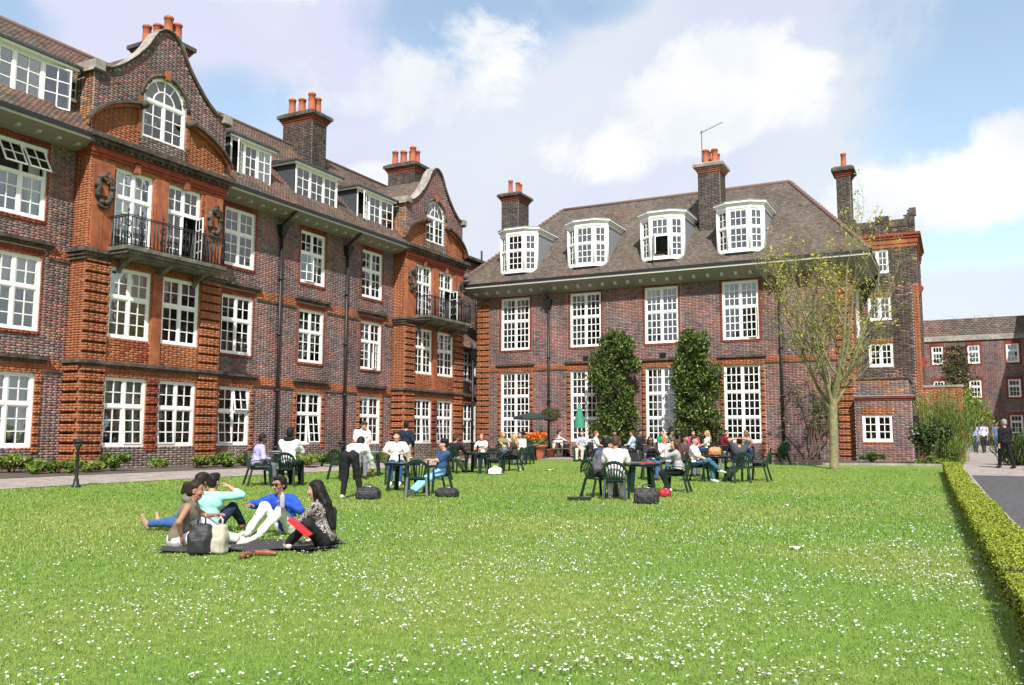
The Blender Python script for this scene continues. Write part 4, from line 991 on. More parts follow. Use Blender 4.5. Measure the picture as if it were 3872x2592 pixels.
P3 = ((0.3, 0.3, 1.0), (0.7, 0.35, 1.0), (0.3, 0.75, 1.1), (0.7, 0.75, 0.85))
chimney(hall, -11.05, -9.95, 41.9, 43.0, 10.8, 14.6, cap=0.40, pots=P3, pot_h=0.8, pr=1.2, capmid='orange_stone', stone='grey_stone')
chimney(hall, -24.0, -22.85, 45.2, 46.6, 9.5, 15.55, cap=0.40, pots=((0.35, 0.3, 1.1), (0.75, 0.35, .9), (0.6, 0.8, 1.0)), pot_h=0.85)
chimney(hall, -4.98, -4.32, 46.2, 47.2, 9.5, 14.75, cap=0.42, pots=((0.5, 0.5, 1.1),), pot_h=0.8, stone='dark_stone')
downpipe(hall, -18.6, YR-0.12, 0.4, 8.1, nrm=(0, -1, 0)); downpipe(hall, -6.97, YR-0.12, 0.4, 8.1, nrm=(0, -1, 0)); downpipe(hall, -23.05, 40.2, 0.4, 5.6, r=0.07, nrm=(0, -.3, 0))
# television aerial on the tall stack
ae = MB(); ae.tube([(-10.9, 42.2, 14.9), (-10.9, 42.2, 16.9)], 0.02, 5); ae.tube([(-11.0, 42.2, 16.75), (-9.75, 41.9, 17.05)], 0.014, 4)
for k in range(8): c = Vector((-10.9+k*0.15, 42.2-k*0.035, 16.78+k*0.035)); ae.tube([c-Vector((0.02, 0.18, 0.0)), c+Vector((0.02, 0.18, 0.05))], 0.007, 4)
aer = ae.build('television_aerial', 'black_iron'); tag(aer, 'thin rooftop television aerial fixed to a chimney with grouped red pots', 'aerial')

# ------------------------------------------------------------------ stair tower and its low annex
tower = empty('stair_tower', (-3.4, 44.5, 0.4), label='square brick stair tower with scalloped parapet beside the hall', cat='tower')
TY = 44.5; FT = Fr((0, TY, 0), (1, 0, 0), (0, -1, 0)); TX0, TX1 = -6.8, -1.36
tw = [(-3.58, -2.58, 9.26, 10.40), (-3.58, -2.56, 6.97, 8.12), (-3.62, -2.56, 4.76, 5.88)]
tz = []
for a, b, c, d in tw: tz += [((a-0.02, b+0.02, d, d+0.18), 'orange', 0.02)]
tz += [((TX1-0.25, TX1, 0.2, 8.6), 'orange', 0.012)]
wall(tower, 'wall', FT, TX0, TX1, 0.2, 10.45, tw, tz, seed=7.7, thr=0.85, pal=('dark', 'plumred'), nsingle=150)
wall(tower, 'side_wall', Fr((TX1, 0, 0), (0, 1, 0), (1, 0, 0)), TY, 49.5, 0.2, 10.45, (), (), seed=7.9, pal=('dark', 'plumred'))
for a, b, c, d in tw: window(tower, FT, a, b, c, d, ((1, 3),), lights=2, cols=2, recess=0.03, curt=random.choice(['', 'T']))
cn = MB()
for (z0, z1, ee, m) in ((10.45, 10.62, 0.05, 0), (10.62, 10.86, 0.09, 0), (10.86, 10.98, 0.15, 0), (10.98, 11.10, 0.22, 1)): cn.m = m; cn.box(TX0, TX1+ee, TY-ee, 49.5, z0, z1)
cn.build('tower_cornice', ['orange_stone', 'red_stone'], tower)
def ptest(u, z): return z < 11.75+0.22*((np.sin(u*4.3+1.0) > 0.35))+0.28*(u > -1.75)
wall(tower, 'parapet', FT.shift(-0.03), TX0, TX1, 11.10, 12.3, (), (), pal=('dark', 'grey'), thr=0.7, test=ptest, backing=lambda mb: mb.box(TX0, TX1-0.01, TY+0.04, TY+0.35, 11.1, 11.74))
pc = MB(); us = np.arange(TX0, TX1, 0.1)
for u in us:
    zt = 11.75+0.22*(math.sin((u+.05)*4.3+1.0) > 0.35)+0.28*(u+.05 > -1.75); pc.box(u, u+0.1, TY+0.0, TY+0.38, zt-0.3, zt+0.06)
pc.build('parapet_coping', 'dark_stone', tower)
mb = MB(); mb.box(TX0+.05, TX1-.05, TY+1.8, 49.4, 0.2, 11.2); mb.build('core', 'interior', tower)
sb_ = MB()
for zz in (8.0, 4.5): sb_.prism([(TX1, TY+0.3, zz), (TX1+0.22, TY+0.3, zz+0.5), (TX1, TY+0.3, zz+0.7)], (0, 0, 0), (0, 0.5, 0))
sb_.build('bracket', 'red_stone', tower)
annex = empty('brick_annex', (-2.8, 39.6, 0.4), label='small flat roofed brick annex with one white window, against the stair tower', cat='building')
AY = 39.9; FA = Fr((0, AY, 0), (1, 0, 0), (0, -1, 0)); AX0, AX1 = HX1, -1.67
wall(annex, 'wall', FA, AX0+0.02, AX1, 0.2, 2.98, [(-3.62, -2.44, 1.22, 2.36)], [((-3.66, -2.40, 2.36, 2.62), 'orange', 0.015), ((-3.62, -2.44, 1.08, 1.22), 'orange', 0.02)], seed=9.1, nsingle=150, thr=0.5)
window(annex, FA, -3.62, -2.44, 1.22, 2.36, ((1, 3),), lights=2, cols=2, recess=0.03)
FA2 = Fr((AX1, 0, 0), (0, 1, 0), (1, 0, 0))
wall(annex, 'side_wall', FA2, AY, 44.45, 0.2, 2.98, [(40.6, 42.2, 1.1, 2.4)], (), seed=9.4)
window(annex, FA2, 40.6, 42.2, 1.1, 2.4, ((1, 3),), lights=2, cols=2, recess=-0.02)
ac = MB()
for (z0, z1, ee, m) in ((2.98, 3.06, 0.04, 0), (3.06, 3.14, 0.09, 0), (3.14, 3.18, 0.12, 1)): ac.m = m; ac.box(AX0+0.02, AX1+ee, AY-ee, 44.4, z0, z1)
ac.build('annex_cornice', ['red_stone', 'lead'], annex)
wall(annex, 'upper_wall', FA.shift(-0.55), AX0+0.02, AX1-0.12, 3.18, 3.9, (), (), pal=('plum', 'buff'), thr=0.6)
mb = MB(); mb.box(AX0+.02, AX1-0.10, AY+0.5, 44.4, 3.9, 3.98); mb.m = 1; mb.box(AX0+0.1, AX1-0.15, AY+0.62, 44.3, 3.18, 3.9); mb.build('upper_coping', ['dark_stone', 'brick_plain2'], annex)
mb = MB(); mb.box(AX0+.1, AX1-.1, 42.0, 44.3, 0.2, 2.97); mb.build('core', 'interior', annex)
mb = MB(); mb.prism([(AX1+0.02, 40.1, 2.35), (AX1+0.02, 40.1, 2.05), (AX1+0.14, 40.1, 2.0), (AX1+0.22, 40.1, 2.12), (AX1+0.20, 40.1, 2.3)], (0, 0, 0), (0, 0.25, 0)); mb.box(AX1+0.0, AX1+0.05, 40.06, 40.39, 2.36, 2.4); mb.tube([(AX1+0.04, 40.22, 2.05), (AX1+0.06, 40.22, 1.9), (AX1, 40.22, 1.8)], 0.015, 6); tag(mb.build('security_lamp', 'black_iron'), 'small black lamp box on the annex side wall', 'lamp')
# ------------------------------------------------------------------ garden wall
gw = empty('garden_wall', (-0.5, 44.6, 0.4), label='tall orange brick garden wall with stone coping beside the tower', cat='wall')
GY = 44.8; FW = Fr((0, GY, 0), (1, 0, 0), (0, -1, 0))
wall(gw, 'wall_face', FW, TX1+0.02, 0.26, 0.2, 3.72, (), [((-0.02, 0.26, 0.2, 3.72), 'orange', 0.03)], pal=('buff', 'orange'), seed=2.0, nsingle=150)
wall(gw, 'wall_end', Fr((0.26, 0, 0), (0, 1, 0), (1, 0, 0)), GY, GY+0.35, 0.2, 3.72, (), (), pal=('orange', 'buff'), seed=2.0)
mb = MB(); mb.box(TX1, 0.33, GY-0.06, GY+0.42, 3.72, 3.83); mb.build('coping', 'grey_stone', gw)
mb = MB(); mb.box(TX1+0.1, 0.24, GY+0.02, GY+0.34, 0.2, 3.71); mb.build('core', 'brick_plain2', gw)
# ------------------------------------------------------------------ far range across the end of the path
far = empty('far_range', (3, 75, 0.8), label='long low brick range closing the view behind the path', cat='building')
FY = 75.0; FF = Fr((0, FY, 0), (1, 0, 0), (0, -1, 0))
sc = 75/72.0
cols_ = [(-1.54, -0.74), (0.95, 1.77), (3.53, 4.36), (6.1, 6.93), (-4.1, -3.3)]
fh = [(a, b, 7.05, 8.48) for a, b in cols_]+[(a, b, 4.42, 5.76) for a, b in cols_]+[(a, b, 1.7, 3.1) for a, b in cols_]
fz = [((a-0.15, b+0.15, c-0.15, d+0.25), 'red', 0.016) for a, b, c, d in fh]
wall(far, 'wall', FF, -8, 9, 0.3, 8.85, fh, fz, seed=3.1, pal=('plum', 'plumred'), thr=0.5)
for a, b, c, d in fh: window(far, FF, a, b, c, d, ((0.64, 2), (0.36, 1)), lights=1, cols=3, recess=0.03, room=True, panes=True)
cb = MB(); cb.box(-8, 9, FY-0.14, FY+0.1, 8.85, 9.15); cb.box(-8, 9, FY-0.05, FY+0.1, 9.15, 9.3); cb.build('cornice', 'grey_stone', far)
roof_slope(far, 'roof', (-8, FY-0.05, 9.3), (9, FY-0.05, 9.3), Vector((0, 0.35, 1)).normalized(), 1.35, tw=0.3, th=0.16, seed=1.0)
mb = MB(); mb.box(-8, 9, FY+0.4, FY+9, 0.3, 10.55); mb.build('core', 'brick_plain2', far)
# ------------------------------------------------------------------ east range: stands right of the picture and throws the shade over the end of the path
east = empty('east_range', (11, 60, 0.5), label='plain brick range along the path throwing its shadow on the far range', cat='building')
ea, eb = Vector((5.2, 74.5, 0)), Vector((11.7, 48.5, 0)); ed_ = (eb-ea).normalized(); en_ = Vector((ed_.y, -ed_.x, 0)); eo = -en_ if en_.x < 0 else en_; eL = (eb-ea).length
mb = MB(); mb.prism([ea+eo*0.4+Vector((0, 0, .3)), eb+eo*0.4+Vector((0, 0, .3)), eb+eo*9+Vector((0, 0, .3)), ea+eo*9+Vector((0, 0, .3))], (0, 0, 0), (0, 0, 12.3)); mb.build('wall', 'brick_plain', east)
mb = MB(); mb.prism([ea-eo*0.05+Vector((0, 0, 12.6)), ea+eo*9.4+Vector((0, 0, 12.6)), ea+eo*4.7+Vector((0, 0, 16.2))], (0, 0, 0), eb-ea); mb.build('roof', 'ridge_tile', east)
FE = Fr(ea+eo*0.4, ed_, -eo)
for yy in (3, 7, 11, 15, 19, 23):
    for zz in (1.4, 4.9, 8.4): window(east, FE, yy, yy+1.3, zz, zz+1.9, ((1, 3),), lights=1, cols=3, recess=-0.05, room=False)

# ------------------------------------------------------------------ south range: closes the court, shows in the window glass
south = empty('south_range', (-4, -40, 0), label='plain brick range with tiled roof closing the open side of the court', cat='building')
mb = MB(); mb.box(-34, 30, -46, -38, 0, 10.5); mb.build('wall', 'brick_plain2', south)
mb = MB(); mb.prism([(-34.5, -46.5, 10.5), (-34.5, -37.5, 10.5), (-34.5, -42, 14.6)], (0, 0, 0), (65, 0, 0)); mb.build('roof', 'ridge_tile', south)
FS = Fr((0, -38, 0), (1, 0, 0), (0, 1, 0))
for k in range(12):
    for zz in (1.2, 4.6, 7.9): window(south, FS, -31+k*5, -29.5+k*5, zz, zz+1.9, ((1, 3),), lights=1, cols=3, recess=-0.05, room=False, panes=False)
# ------------------------------------------------------------------ ground
def lawn_material():
    m = bpy.data.materials.new('lawn'); m.use_nodes = True; t = m.node_tree; b = t.nodes['Principled BSDF']; nn = t.nodes.new; ll = t.links.new
    b.inputs['Roughness'].default_value = 0.9; b.inputs['Specular IOR Level'].default_value = 0.1
    geo = nn('ShaderNodeNewGeometry')
    def nz(s, det, r=0.6):
        n = nn('ShaderNodeTexNoise'); n.inputs['Scale'].default_value = s; n.inputs['Detail'].default_value = det; n.inputs['Roughness'].default_value = r
        ll(geo.outputs['Position'], n.inputs['Vector']); return n.outputs['Fac']
    def rp(f, a, b_):
        r = nn('ShaderNodeMapRange'); r.inputs['From Min'].default_value = a; r.inputs['From Max'].default_value = b_; ll(f, r.inputs['Value']); return r.outputs[0]
    def mx(f, a, c):
        q = nn('ShaderNodeMix'); q.data_type = 'RGBA'; ll(f, q.inputs['Factor'])
        for k, v in ((6, a), (7, c)):
            if isinstance(v, tuple): q.inputs[k].default_value = (*v, 1)
            else: ll(v, q.inputs[k])
        return q.outputs[2]
    base = mx(rp(nz(0.35, 5), 0.38, 0.62), (0.15, 0.26, 0.04), (0.235, 0.29, 0.07))
    fine = mx(rp(nz(6.0, 8, 0.7), 0.35, 0.65), (0.11, 0.19, 0.03), base)
    ll(fine, b.inputs['Base Color'])
    bp = nn('ShaderNodeBump'); bp.inputs['Strength'].default_value = 0.6; bp.inputs['Distance'].default_value = 0.03
    ll(nz(60, 3), bp.inputs['Height']); ll(bp.outputs[0], b.inputs['Normal']); MATS['lawn'] = m
lawn_material()
def axis(lo, hi, step, far):
    a = list(np.arange(lo, hi+1e-6, step)); d = step; v = lo
    while v > -far: d *= 1.35; v -= d; a.insert(0, v)
    d = step; v = hi
    while v < far: d *= 1.35; v += d; a.append(v)
    return np.array(a)
gx = axis(-32, 12, 0.8, 900); gy = axis(-4, 84, 0.8, 900)
X, Y = np.meshgrid(gx, gy, indexing='ij'); Z = ground(X, np.minimum(Y, 100))
nx, ny = X.shape; idx = np.arange(nx*ny).reshape(nx, ny)
Fq = np.stack([idx[:-1, :-1], idx[1:, :-1], idx[1:, 1:], idx[:-1, 1:]], -1).reshape(-1, 4)
link('lawn_ground', mesh_np('lawn_ground', np.stack([X, Y, Z], -1).reshape(-1, 3), Fq, 'lawn', smooth=True), kind='structure')
def sheet(name, poly, matname, dz, step=0.6):
    """strip between two polylines [(left pts),(right pts)] laid dz above the ground"""
    A, B_ = poly; n = max(2, int(max((Vector(A[-1])-Vector(A[0])).length, (Vector(B_[-1])-Vector(B_[0])).length)/step)); k = 8
    def samp(P, t):
        P = [Vector(p) for p in P]; L_ = [0]
        for a, b in zip(P, P[1:]): L_.append(L_[-1]+(b-a).length)
        s = t*L_[-1]
        for i in range(len(P)-1):
            if s <= L_[i+1]+1e-9: f = (s-L_[i])/max(L_[i+1]-L_[i], 1e-9); return P[i]+(P[i+1]-P[i])*f
        return P[-1]
    V = []
    for i in range(n+1):
        a, b = samp(A, i/n), samp(B_, i/n)
        for j in range(k+1): p = a+(b-a)*(j/k); V.append((p.x, p.y, g(p.x, p.y)+dz))
    Fc = [(i*(k+1)+j, i*(k+1)+j+1, (i+1)*(k+1)+j+1, (i+1)*(k+1)+j) for i in range(n) for j in range(k)]
    return link(name, mesh_np(name, V, Fc, matname, smooth=True), kind='structure')
def hedge_x(y): return 0.40-(y-5)*0.032
PLX = -18.2
sheet('garden_path', ([(PLX, -2), (PLX, 33.5), (PLX+1.2, 36.3), (-9, 37.6)], [(-20.5, -2), (-20.5, 36.5), (-20.5, 40.3), (-9, 40.3)]), 'flag_paving', 0.012)
sheet('flower_bed', ([(-20.5, -2), (-20.5, 40)], [(-23.55, -2), (-23.55, 40)]), 'soil', 0.02)
sheet('hall_terrace', ([(-9, 37.6), (-7.3, 37.7)], [(-9, 40.35), (-7.3, 40.35)]), 'flag_paving', 0.012)
sheet('shrub_bed', ([(-7.3, 35.6), (-0.6, 36.6)], [(-7.3, 40.35), (-0.3, 44.5)]), 'soil', 0.02)
sheet('asphalt_path', ([(hedge_x(-3)+0.75, -3), (hedge_x(31)+0.75, 31)], [(7, -3), (7, 31)]), 'asphalt', 0.016)
sheet('paved_path', ([(hedge_x(31)+0.42, 31), (0.35, 46), (0.3, 74)], [(7, 31), (6.9, 46), (6.2, 74)]), 'flag_paving', 0.018)
sheet('path_edging', ([(hedge_x(-3)+0.40, -3), (hedge_x(31)+0.40, 31)], [(hedge_x(-3)+0.75, -3), (hedge_x(31)+0.75, 31)]), 'grey_stone', 0.02)
kb = MB()
P = [(-7.3, 35.55), (-4, 35.9), (-0.6, 36.55)]
for a, b in zip(P, P[1:]): kb.bar((a[0], a[1], g(*a)+0.03), (b[0], b[1], g(*b)+0.03), 0.10, 0.10)
tag(kb.build('bed_kerb', 'grey_stone'), kind='structure')
# ------------------------------------------------------------------ foliage helpers
def leaf_mesh(name, C, size, cols, matname, aspect=0.55, up=0.3, D=None, fold=True):
    """one folded leaf (two quads) per centre"""
    C = np.asarray(C, float); n = len(C); size = np.broadcast_to(size, (n,))
    if D is None:
        D = rng.normal(0, 1, (n, 3)); D[:, 2] = D[:, 2]*0.7+up
    D = D/np.linalg.norm(D, axis=1, keepdims=True)
    A = np.cross(D, rng.normal(0, 1, (n, 3))); A /= np.linalg.norm(A, axis=1, keepdims=True)+1e-9
    Nn = np.cross(D, A); s = size[:, None]
    b = C-D*s*0.5; t = C+D*s*0.5; m = C+Nn*s*0.06
    if fold:
        l = C+A*s*aspect*0.5+Nn*s*0.12; r = C-A*s*aspect*0.5+Nn*s*0.12
        V = np.stack([b, l, t, r, m], 1).reshape(-1, 3); f = np.array([[0, 1, 2, 4], [0, 4, 2, 3]])
        Fq = (np.arange(n)[:, None, None]*5+f[None]).reshape(-1, 4); k = 5
    else:
        l = C+A*s*aspect*0.5; r = C-A*s*aspect*0.5
        V = np.stack([b, l, t, r], 1).reshape(-1, 3); Fq = np.arange(n*4).reshape(-1, 4); k = 4
    return mesh_np(name, V, Fq, matname, col=np.repeat(cols, k, axis=0))
def leaf_cols(n, base, var=0.25, alt=None, p=0.2):
    c = np.tile(np.array(base), (n, 1)).astype(float)
    if alt is not None: m = rng.random(n) < p; c[m] = alt
    return np.clip(c*(1+rng.normal(0, var, (n, 1))), 0.004, 1)
def clumps(n, blobs, shell=0.75):
    """points filling a set of (cx,cy,cz,rx,ry,rz) blobs, more of them near the surface"""
    blobs = np.array(blobs, float); wts = blobs[:, 3]*blobs[:, 4]*blobs[:, 5]; wts = wts/wts.sum()
    i = rng.choice(len(blobs), n, p=wts); d = rng.normal(0, 1, (n, 3)); d /= np.linalg.norm(d, axis=1, keepdims=True)
    r = shell+(1-shell)*rng.random(n); r *= (0.75+0.35*rng.random(n))
    return blobs[i, :3]+d*blobs[i, 3:]*r[:, None], d
# ------------------------------------------------------------------ hedge along the path
hg = empty('box_hedge', (hedge_x(18), 18, 0), label='low clipped yellow green box hedge edging the path', cat='hedge')
n = 80000; yy = 3.2+rng.random(n)**1.35*29.3
side = rng.random(n); hx = hedge_x(yy); wv = 0.43; H_ = 0.34+0.03*np.sin(yy*1.3)
px = np.where(side < 0.74, rng.random(n)*wv, np.where(side < 0.86, 0.0, wv)); pz = np.where(side < 0.74, 1.0, rng.random(n))
gap = ~((np.abs(yy-12.15) < 0.12) | (np.abs(yy-8.45) < 0.10))
C = np.stack([hx+px+rng.normal(0, 0.012, n), yy, ground(hx, yy)+pz*H_+rng.normal(0, 0.015, n)], 1)[gap]
sz = np.clip(0.013+0.0011*yy[gap], 0.016, 0.045)
link('foliage', leaf_mesh('foliage', C, sz, leaf_cols(len(C), (0.25, 0.295, 0.030), 0.2, (0.17, 0.22, 0.025), 0.25), 'leaf_hedge', 0.7, up=0.8, fold=False), hg, True, kind='stuff')
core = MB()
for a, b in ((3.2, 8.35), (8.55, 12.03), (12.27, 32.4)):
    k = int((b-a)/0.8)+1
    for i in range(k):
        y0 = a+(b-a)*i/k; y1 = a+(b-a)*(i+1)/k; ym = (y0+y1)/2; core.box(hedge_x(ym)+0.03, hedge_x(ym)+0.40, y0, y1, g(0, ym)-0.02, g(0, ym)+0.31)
mat('hedge_shade', (0.02, 0.02, 0.008), 0.95); core.build('twig_core', 'hedge_shade', hg)  # near-black core colour carries the shade of the hedge side and its gaps
# ------------------------------------------------------------------ grass and daisies
def lawn_mask(x, y): return (x < hedge_x(y)-0.02) & (x > PLX+0.02) & (y < 36.8-0.00*x) & ~((x > -7.4) & (y > 35.6)) & (y > 1.2)
n = 330000
r = np.exp(rng.uniform(math.log(4.2), math.log(34), n)); th = R(-27.2)+rng.uniform(-R(46), R(36), n)
x = r*np.sin(th); y = r*np.cos(th); k = lawn_mask(x, y); x, y, r = x[k], y[k], r[k]; n = len(x)
pat = 0.5+0.3*np.sin(x*0.9+1.3*np.sin(y*0.7))+0.25*np.sin(y*1.1+x*0.35+2)+rng.normal(0, 0.25, n)
hgt = rng.uniform(0.014, 0.034, n)*np.clip(r/9, 0.9, 1.5); wd = np.clip(0.0011*r, 0.006, 0.026)
a = rng.uniform(0, 2*math.pi, n); ln = rng.uniform(0.3, 1.0, n)*hgt
b0 = np.stack([x, y, ground(x, y)-0.004], 1); dv = np.stack([np.cos(a), np.sin(a), 0*a], 1); lv = np.stack([-np.sin(a), np.cos(a), 0*a], 1)
V = np.stack([b0-dv*wd[:, None]/2, b0+dv*wd[:, None]/2, b0+lv*ln[:, None]+np.stack([0*x, 0*x, hgt], 1)], 1).reshape(-1, 3)
gc = np.where((pat > 0.55)[:, None], np.array([0.285, 0.335, 0.080]), np.array([0.145, 0.285, 0.042]))*(1+rng.normal(0, 0.2, (n, 1)))
dry = rng.random(n) < 0.05; gc[dry] = (0.30, 0.28, 0.13)
link('grass', mesh_np('grass', V, np.arange(n*3).reshape(-1, 3), 'leaf', col=np.repeat(np.clip(gc, .01, 1), 3, axis=0)), label='short mown green lawn grass blades', cat='grass', kind='stuff')
mat('daisy_white', (0.70, 0.71, 0.73), 0.7, trans=0.2); mat('daisy_yellow', (0.75, 0.50, 0.05), 0.7)
n = 130000; r = np.sqrt(rng.uniform(4.8**2, 24**2, n)); th = R(-27.2)+rng.uniform(-R(38), R(33), n); x = r*np.sin(th); y = r*np.cos(th)
cl = 0.55+0.45*np.sin(x*1.7+2.1*np.sin(y*0.9)+0.7)*np.sin(y*1.5+1.1*np.sin(x*1.1))+0.35*np.sin(x*4.1+y*2.7)*np.sin(y*5.3-x*1.9)
dens = np.clip(cl, 0.0, 1.2)*np.clip(1.1-(r-5)/11, 0.07, 1)*np.clip(0.40+0.080*(x+9), 0.20, 1.25)
k = (rng.random(n) < dens*0.95) & lawn_mask(x, y); x, y, r = x[k], y[k], r[k]; o_ = np.argsort(r); x, y, r = x[o_], y[o_], r[o_]
def daisy_mesh(npet, rad):
    m_ = MB(); m_.m = 0
    for i in range(npet):
        t = 2*math.pi*i/npet; c, s = math.cos(t), math.sin(t); w_ = rad*0.30
        m_.add([(c*rad*0.2-s*w_*.5, s*rad*0.2+c*w_*.5, 0.0), (c*rad*0.2+s*w_*.5, s*rad*0.2-c*w_*.5, 0.0), (c*rad*.95+s*w_*.6, s*rad*.95-c*w_*.6, 0.004), (c*rad, s*rad, 0.004), (c*rad*.95-s*w_*.6, s*rad*.95+c*w_*.6, 0.004)], [(0, 1, 2, 3, 4)])
    m_.m = 1; m_.lathe([(rad*0.36, 0.0), (rad*0.3, rad*0.18), (rad*0.1, rad*0.26)], (0, 0, 0.001), 8)
    m_.m = 2; m_.tube([(0, 0, 0), (0.004, 0, -0.02), (0, 0.003, -0.045)], 0.0015, 4, False)
    return m_.mesh('daisy', ['daisy_white', 'daisy_yellow', 'stem'])
mat('stem', (0.10, 0.16, 0.03), 0.8)
dms = [daisy_mesh(13, 0.0095), daisy_mesh(12, 0.008), daisy_mesh(14, 0.011)]
ok, dist = seen(np.stack([x, y, ground(x, y)], 1)); first = np.where(ok)[0][:300]
for i in first:
    o = bpy.data.objects.new('daisy', random.choice(dms)); COL.objects.link(o); o.location = (x[i], y[i], g(x[i], y[i])+random.uniform(0.03, 0.045))
    o.rotation_euler = (random.gauss(0.0, 0.3), random.gauss(0.0, 0.3), random.uniform(0, 6)); tag(o, 'small white daisy with yellow centre flowering in the mown lawn', 'flower', 'daisies in the lawn')
m_ = np.ones(len(x), bool); m_[first] = False; x, y, r = x[m_], y[m_], r[m_]; n = len(x)
rad = rng.uniform(0.005, 0.0105, n)*np.clip(r/11, 1, 1.25); tl = rng.normal(0, 0.3, (n, 2))
ang = np.arange(7)*2*math.pi/7
V = np.stack([x[:, None]+rad[:, None]*np.cos(ang), y[:, None]+rad[:, None]*np.sin(ang), (ground(x, y)+rng.uniform(0.028, 0.05, n))[:, None]+rad[:, None]*(np.cos(ang)*tl[:, :1]+np.sin(ang)*tl[:, 1:])], -1).reshape(-1, 3)
link('daisy_drifts', mesh_np('daisy_drifts', V, np.arange(n*7).reshape(-1, 7), 'daisy_white'), label='scattered white daisies across the rest of the lawn', cat='flowers', kind='stuff')
# ------------------------------------------------------------------ plane tree with young leaves
def young_tree(base, height=9.2, label='', name='young_tree'):
    rt = empty(name, base, label=label, cat='tree'); bx = Vector(base); tr = MB(); br = MB(); tips = []
    tr.tube([bx+Vector((0, 0, -0.05)), bx+Vector((0, 0, 0.08)), bx+Vector((0.0, 0, 0.5)), bx+Vector((0.02, 0.0, 1.4)), bx+Vector((0.03, 0, 2.35)), bx+Vector((0.02, 0.02, 2.75))], [0.19, 0.165, 0.15, 0.142, 0.15, 0.10], 14)
    rs = random.Random(17)
    def grow(p, d, L_, rad, lev):
        n = 5; pts = [p]; rr = [rad]; q = p.copy(); dd = d.copy()
        for i in range(n):
            dd = (dd+Vector((rs.gauss(0, .10), rs.gauss(0, .10), 0.13+rs.gauss(0, .07)))).normalized(); q = q+dd*L_/n
            pts.append(q.copy()); rr.append(rad*(1-0.75*(i+1)/n))
        br.tube(pts, rr, 7 if lev < 2 else 4, False)
        if lev >= 3: tips.extend(pts[2:]); return
        for i in range(1, n+1):
            k = {0: 2, 1: 2, 2: 1}[lev]
            for _ in range(k):
                if rs.random() < (0.62, 0.62, 0.7)[lev]:
                    nd = (dd*0.9+Vector((rs.gauss(0, .75), rs.gauss(0, .75), rs.gauss(0.05, .3)))).normalized()
                    grow(pts[i], nd, L_*rs.uniform(0.32, 0.52), rr[i]*0.62+0.003, lev+1)
    top = bx+Vector((0.02, 0.01, 2.3))
    for k in range(10):
        a = k*2.399+0.3; o = rs.uniform(0.30, 0.92); d = Vector((math.cos(a)*o, math.sin(a)*o, 1.0)).normalized()
        grow(top+Vector((0, 0, rs.uniform(-0.35, 0.4))), d, rs.uniform(3.8, 5.2), rs.uniform(0.055, 0.09), 0)
    tr.build('trunk', 'bark', rt)
    cr = br.build('branches', 'bark', rt)
    T_ = np.array([list(t) for t in tips]); sel = T_[T_[:, 2] > 4.2]; sel = sel[rng.choice(len(sel), 520)]; sel = sel[rng.choice(len(sel), 3600)]
    C = sel+rng.normal(0, 0.10, sel.shape)
    link('young_leaves', leaf_mesh('young_leaves', C, rng.uniform(0.06, 0.12, len(C)), leaf_cols(len(C), (0.42, 0.40, 0.06), 0.25, (0.20, 0.22, 0.05), 0.3), 'leaf', 0.7, up=0.2), rt, True)
    return rt
tp = at(3155, 1775); young_tree(tp, label='slender tree with mossy trunk and sparse yellow green spring leaves')
# ------------------------------------------------------------------ evergreen magnolias against the hall
def magnolia(px0, px1, ptop, pbot, label, seed):
    rs = random.Random(seed); yb = 39.3
    def wp(px, py): d = pix_ray(px, py); t = yb/d.y; return Vector((0, 0, CH))+d*t
    a, b, t = wp(px0, 1400), wp(px1, 1400), wp((px0+px1)/2, ptop); cx = (a.x+b.x)/2; hw = (b.x-a.x)/2; zt = t.z; zb = wp(px0, pbot).z
    gz = g(cx, yb); rt = empty('magnolia', (cx, yb, gz), label=label, cat='shrub', group='magnolias trained against the hall')
    blobs = []
    for i in range(95):
        f = rs.random(); z = zb+(zt-zb)*f; wsc = math.sin(min(1, 0.30+(1-f)*2.2)*math.pi/2)*(0.75+0.25*math.sin(0.8+f*2.4)); 
        x = cx+rs.uniform(-1, 1)*hw*rs.uniform(0.75, 0.95)*wsc; rr = rs.uniform(0.30, 0.52); blobs.append((x, yb+rs.uniform(-0.35, 0.35), z, rr, rr*0.9, rr*0.95))
    blobs.append((cx, yb, zt-0.25, 0.35, .3, .35))
    C, d = clumps(13500, blobs, 0.6); k = C[:, 1] < 40.25; C, d = C[k], d[k]; n = len(C)
    D = d*0.7+rng.normal(0, 0.5, (n, 3)); D[:, 2] += 0.35
    link('foliage', leaf_mesh('foliage', C, rng.uniform(0.13, 0.21, n), leaf_cols(n, (0.055, 0.095, 0.020), 0.35, (0.19, 0.23, 0.045), 0.22), 'leaf_gloss', 0.42, D=D), rt, True)
    m_ = MB()
    for k in range(4):
        x = cx+rs.uniform(-.25, .25); pts = [(x, yb+.1, gz-0.05)]
        for i in range(6): pts.append((x+rs.uniform(-.1, .1)+(x-cx)*i*.3, yb+rs.uniform(-.08, .12), gz+0.8*(i+1)))
        m_.tube(pts, [0.07-0.009*i for i in range(7)], 7)
    m_.build('stems', 'bark_brown', rt)
magnolia(2232, 2415, 1262, 1650, 'tall columnar glossy evergreen magnolia beside the closed green parasol', 3)
magnolia(2545, 2722, 1275, 1640, 'columnar glossy evergreen magnolia beside the window nearest the leafless climber', 9)
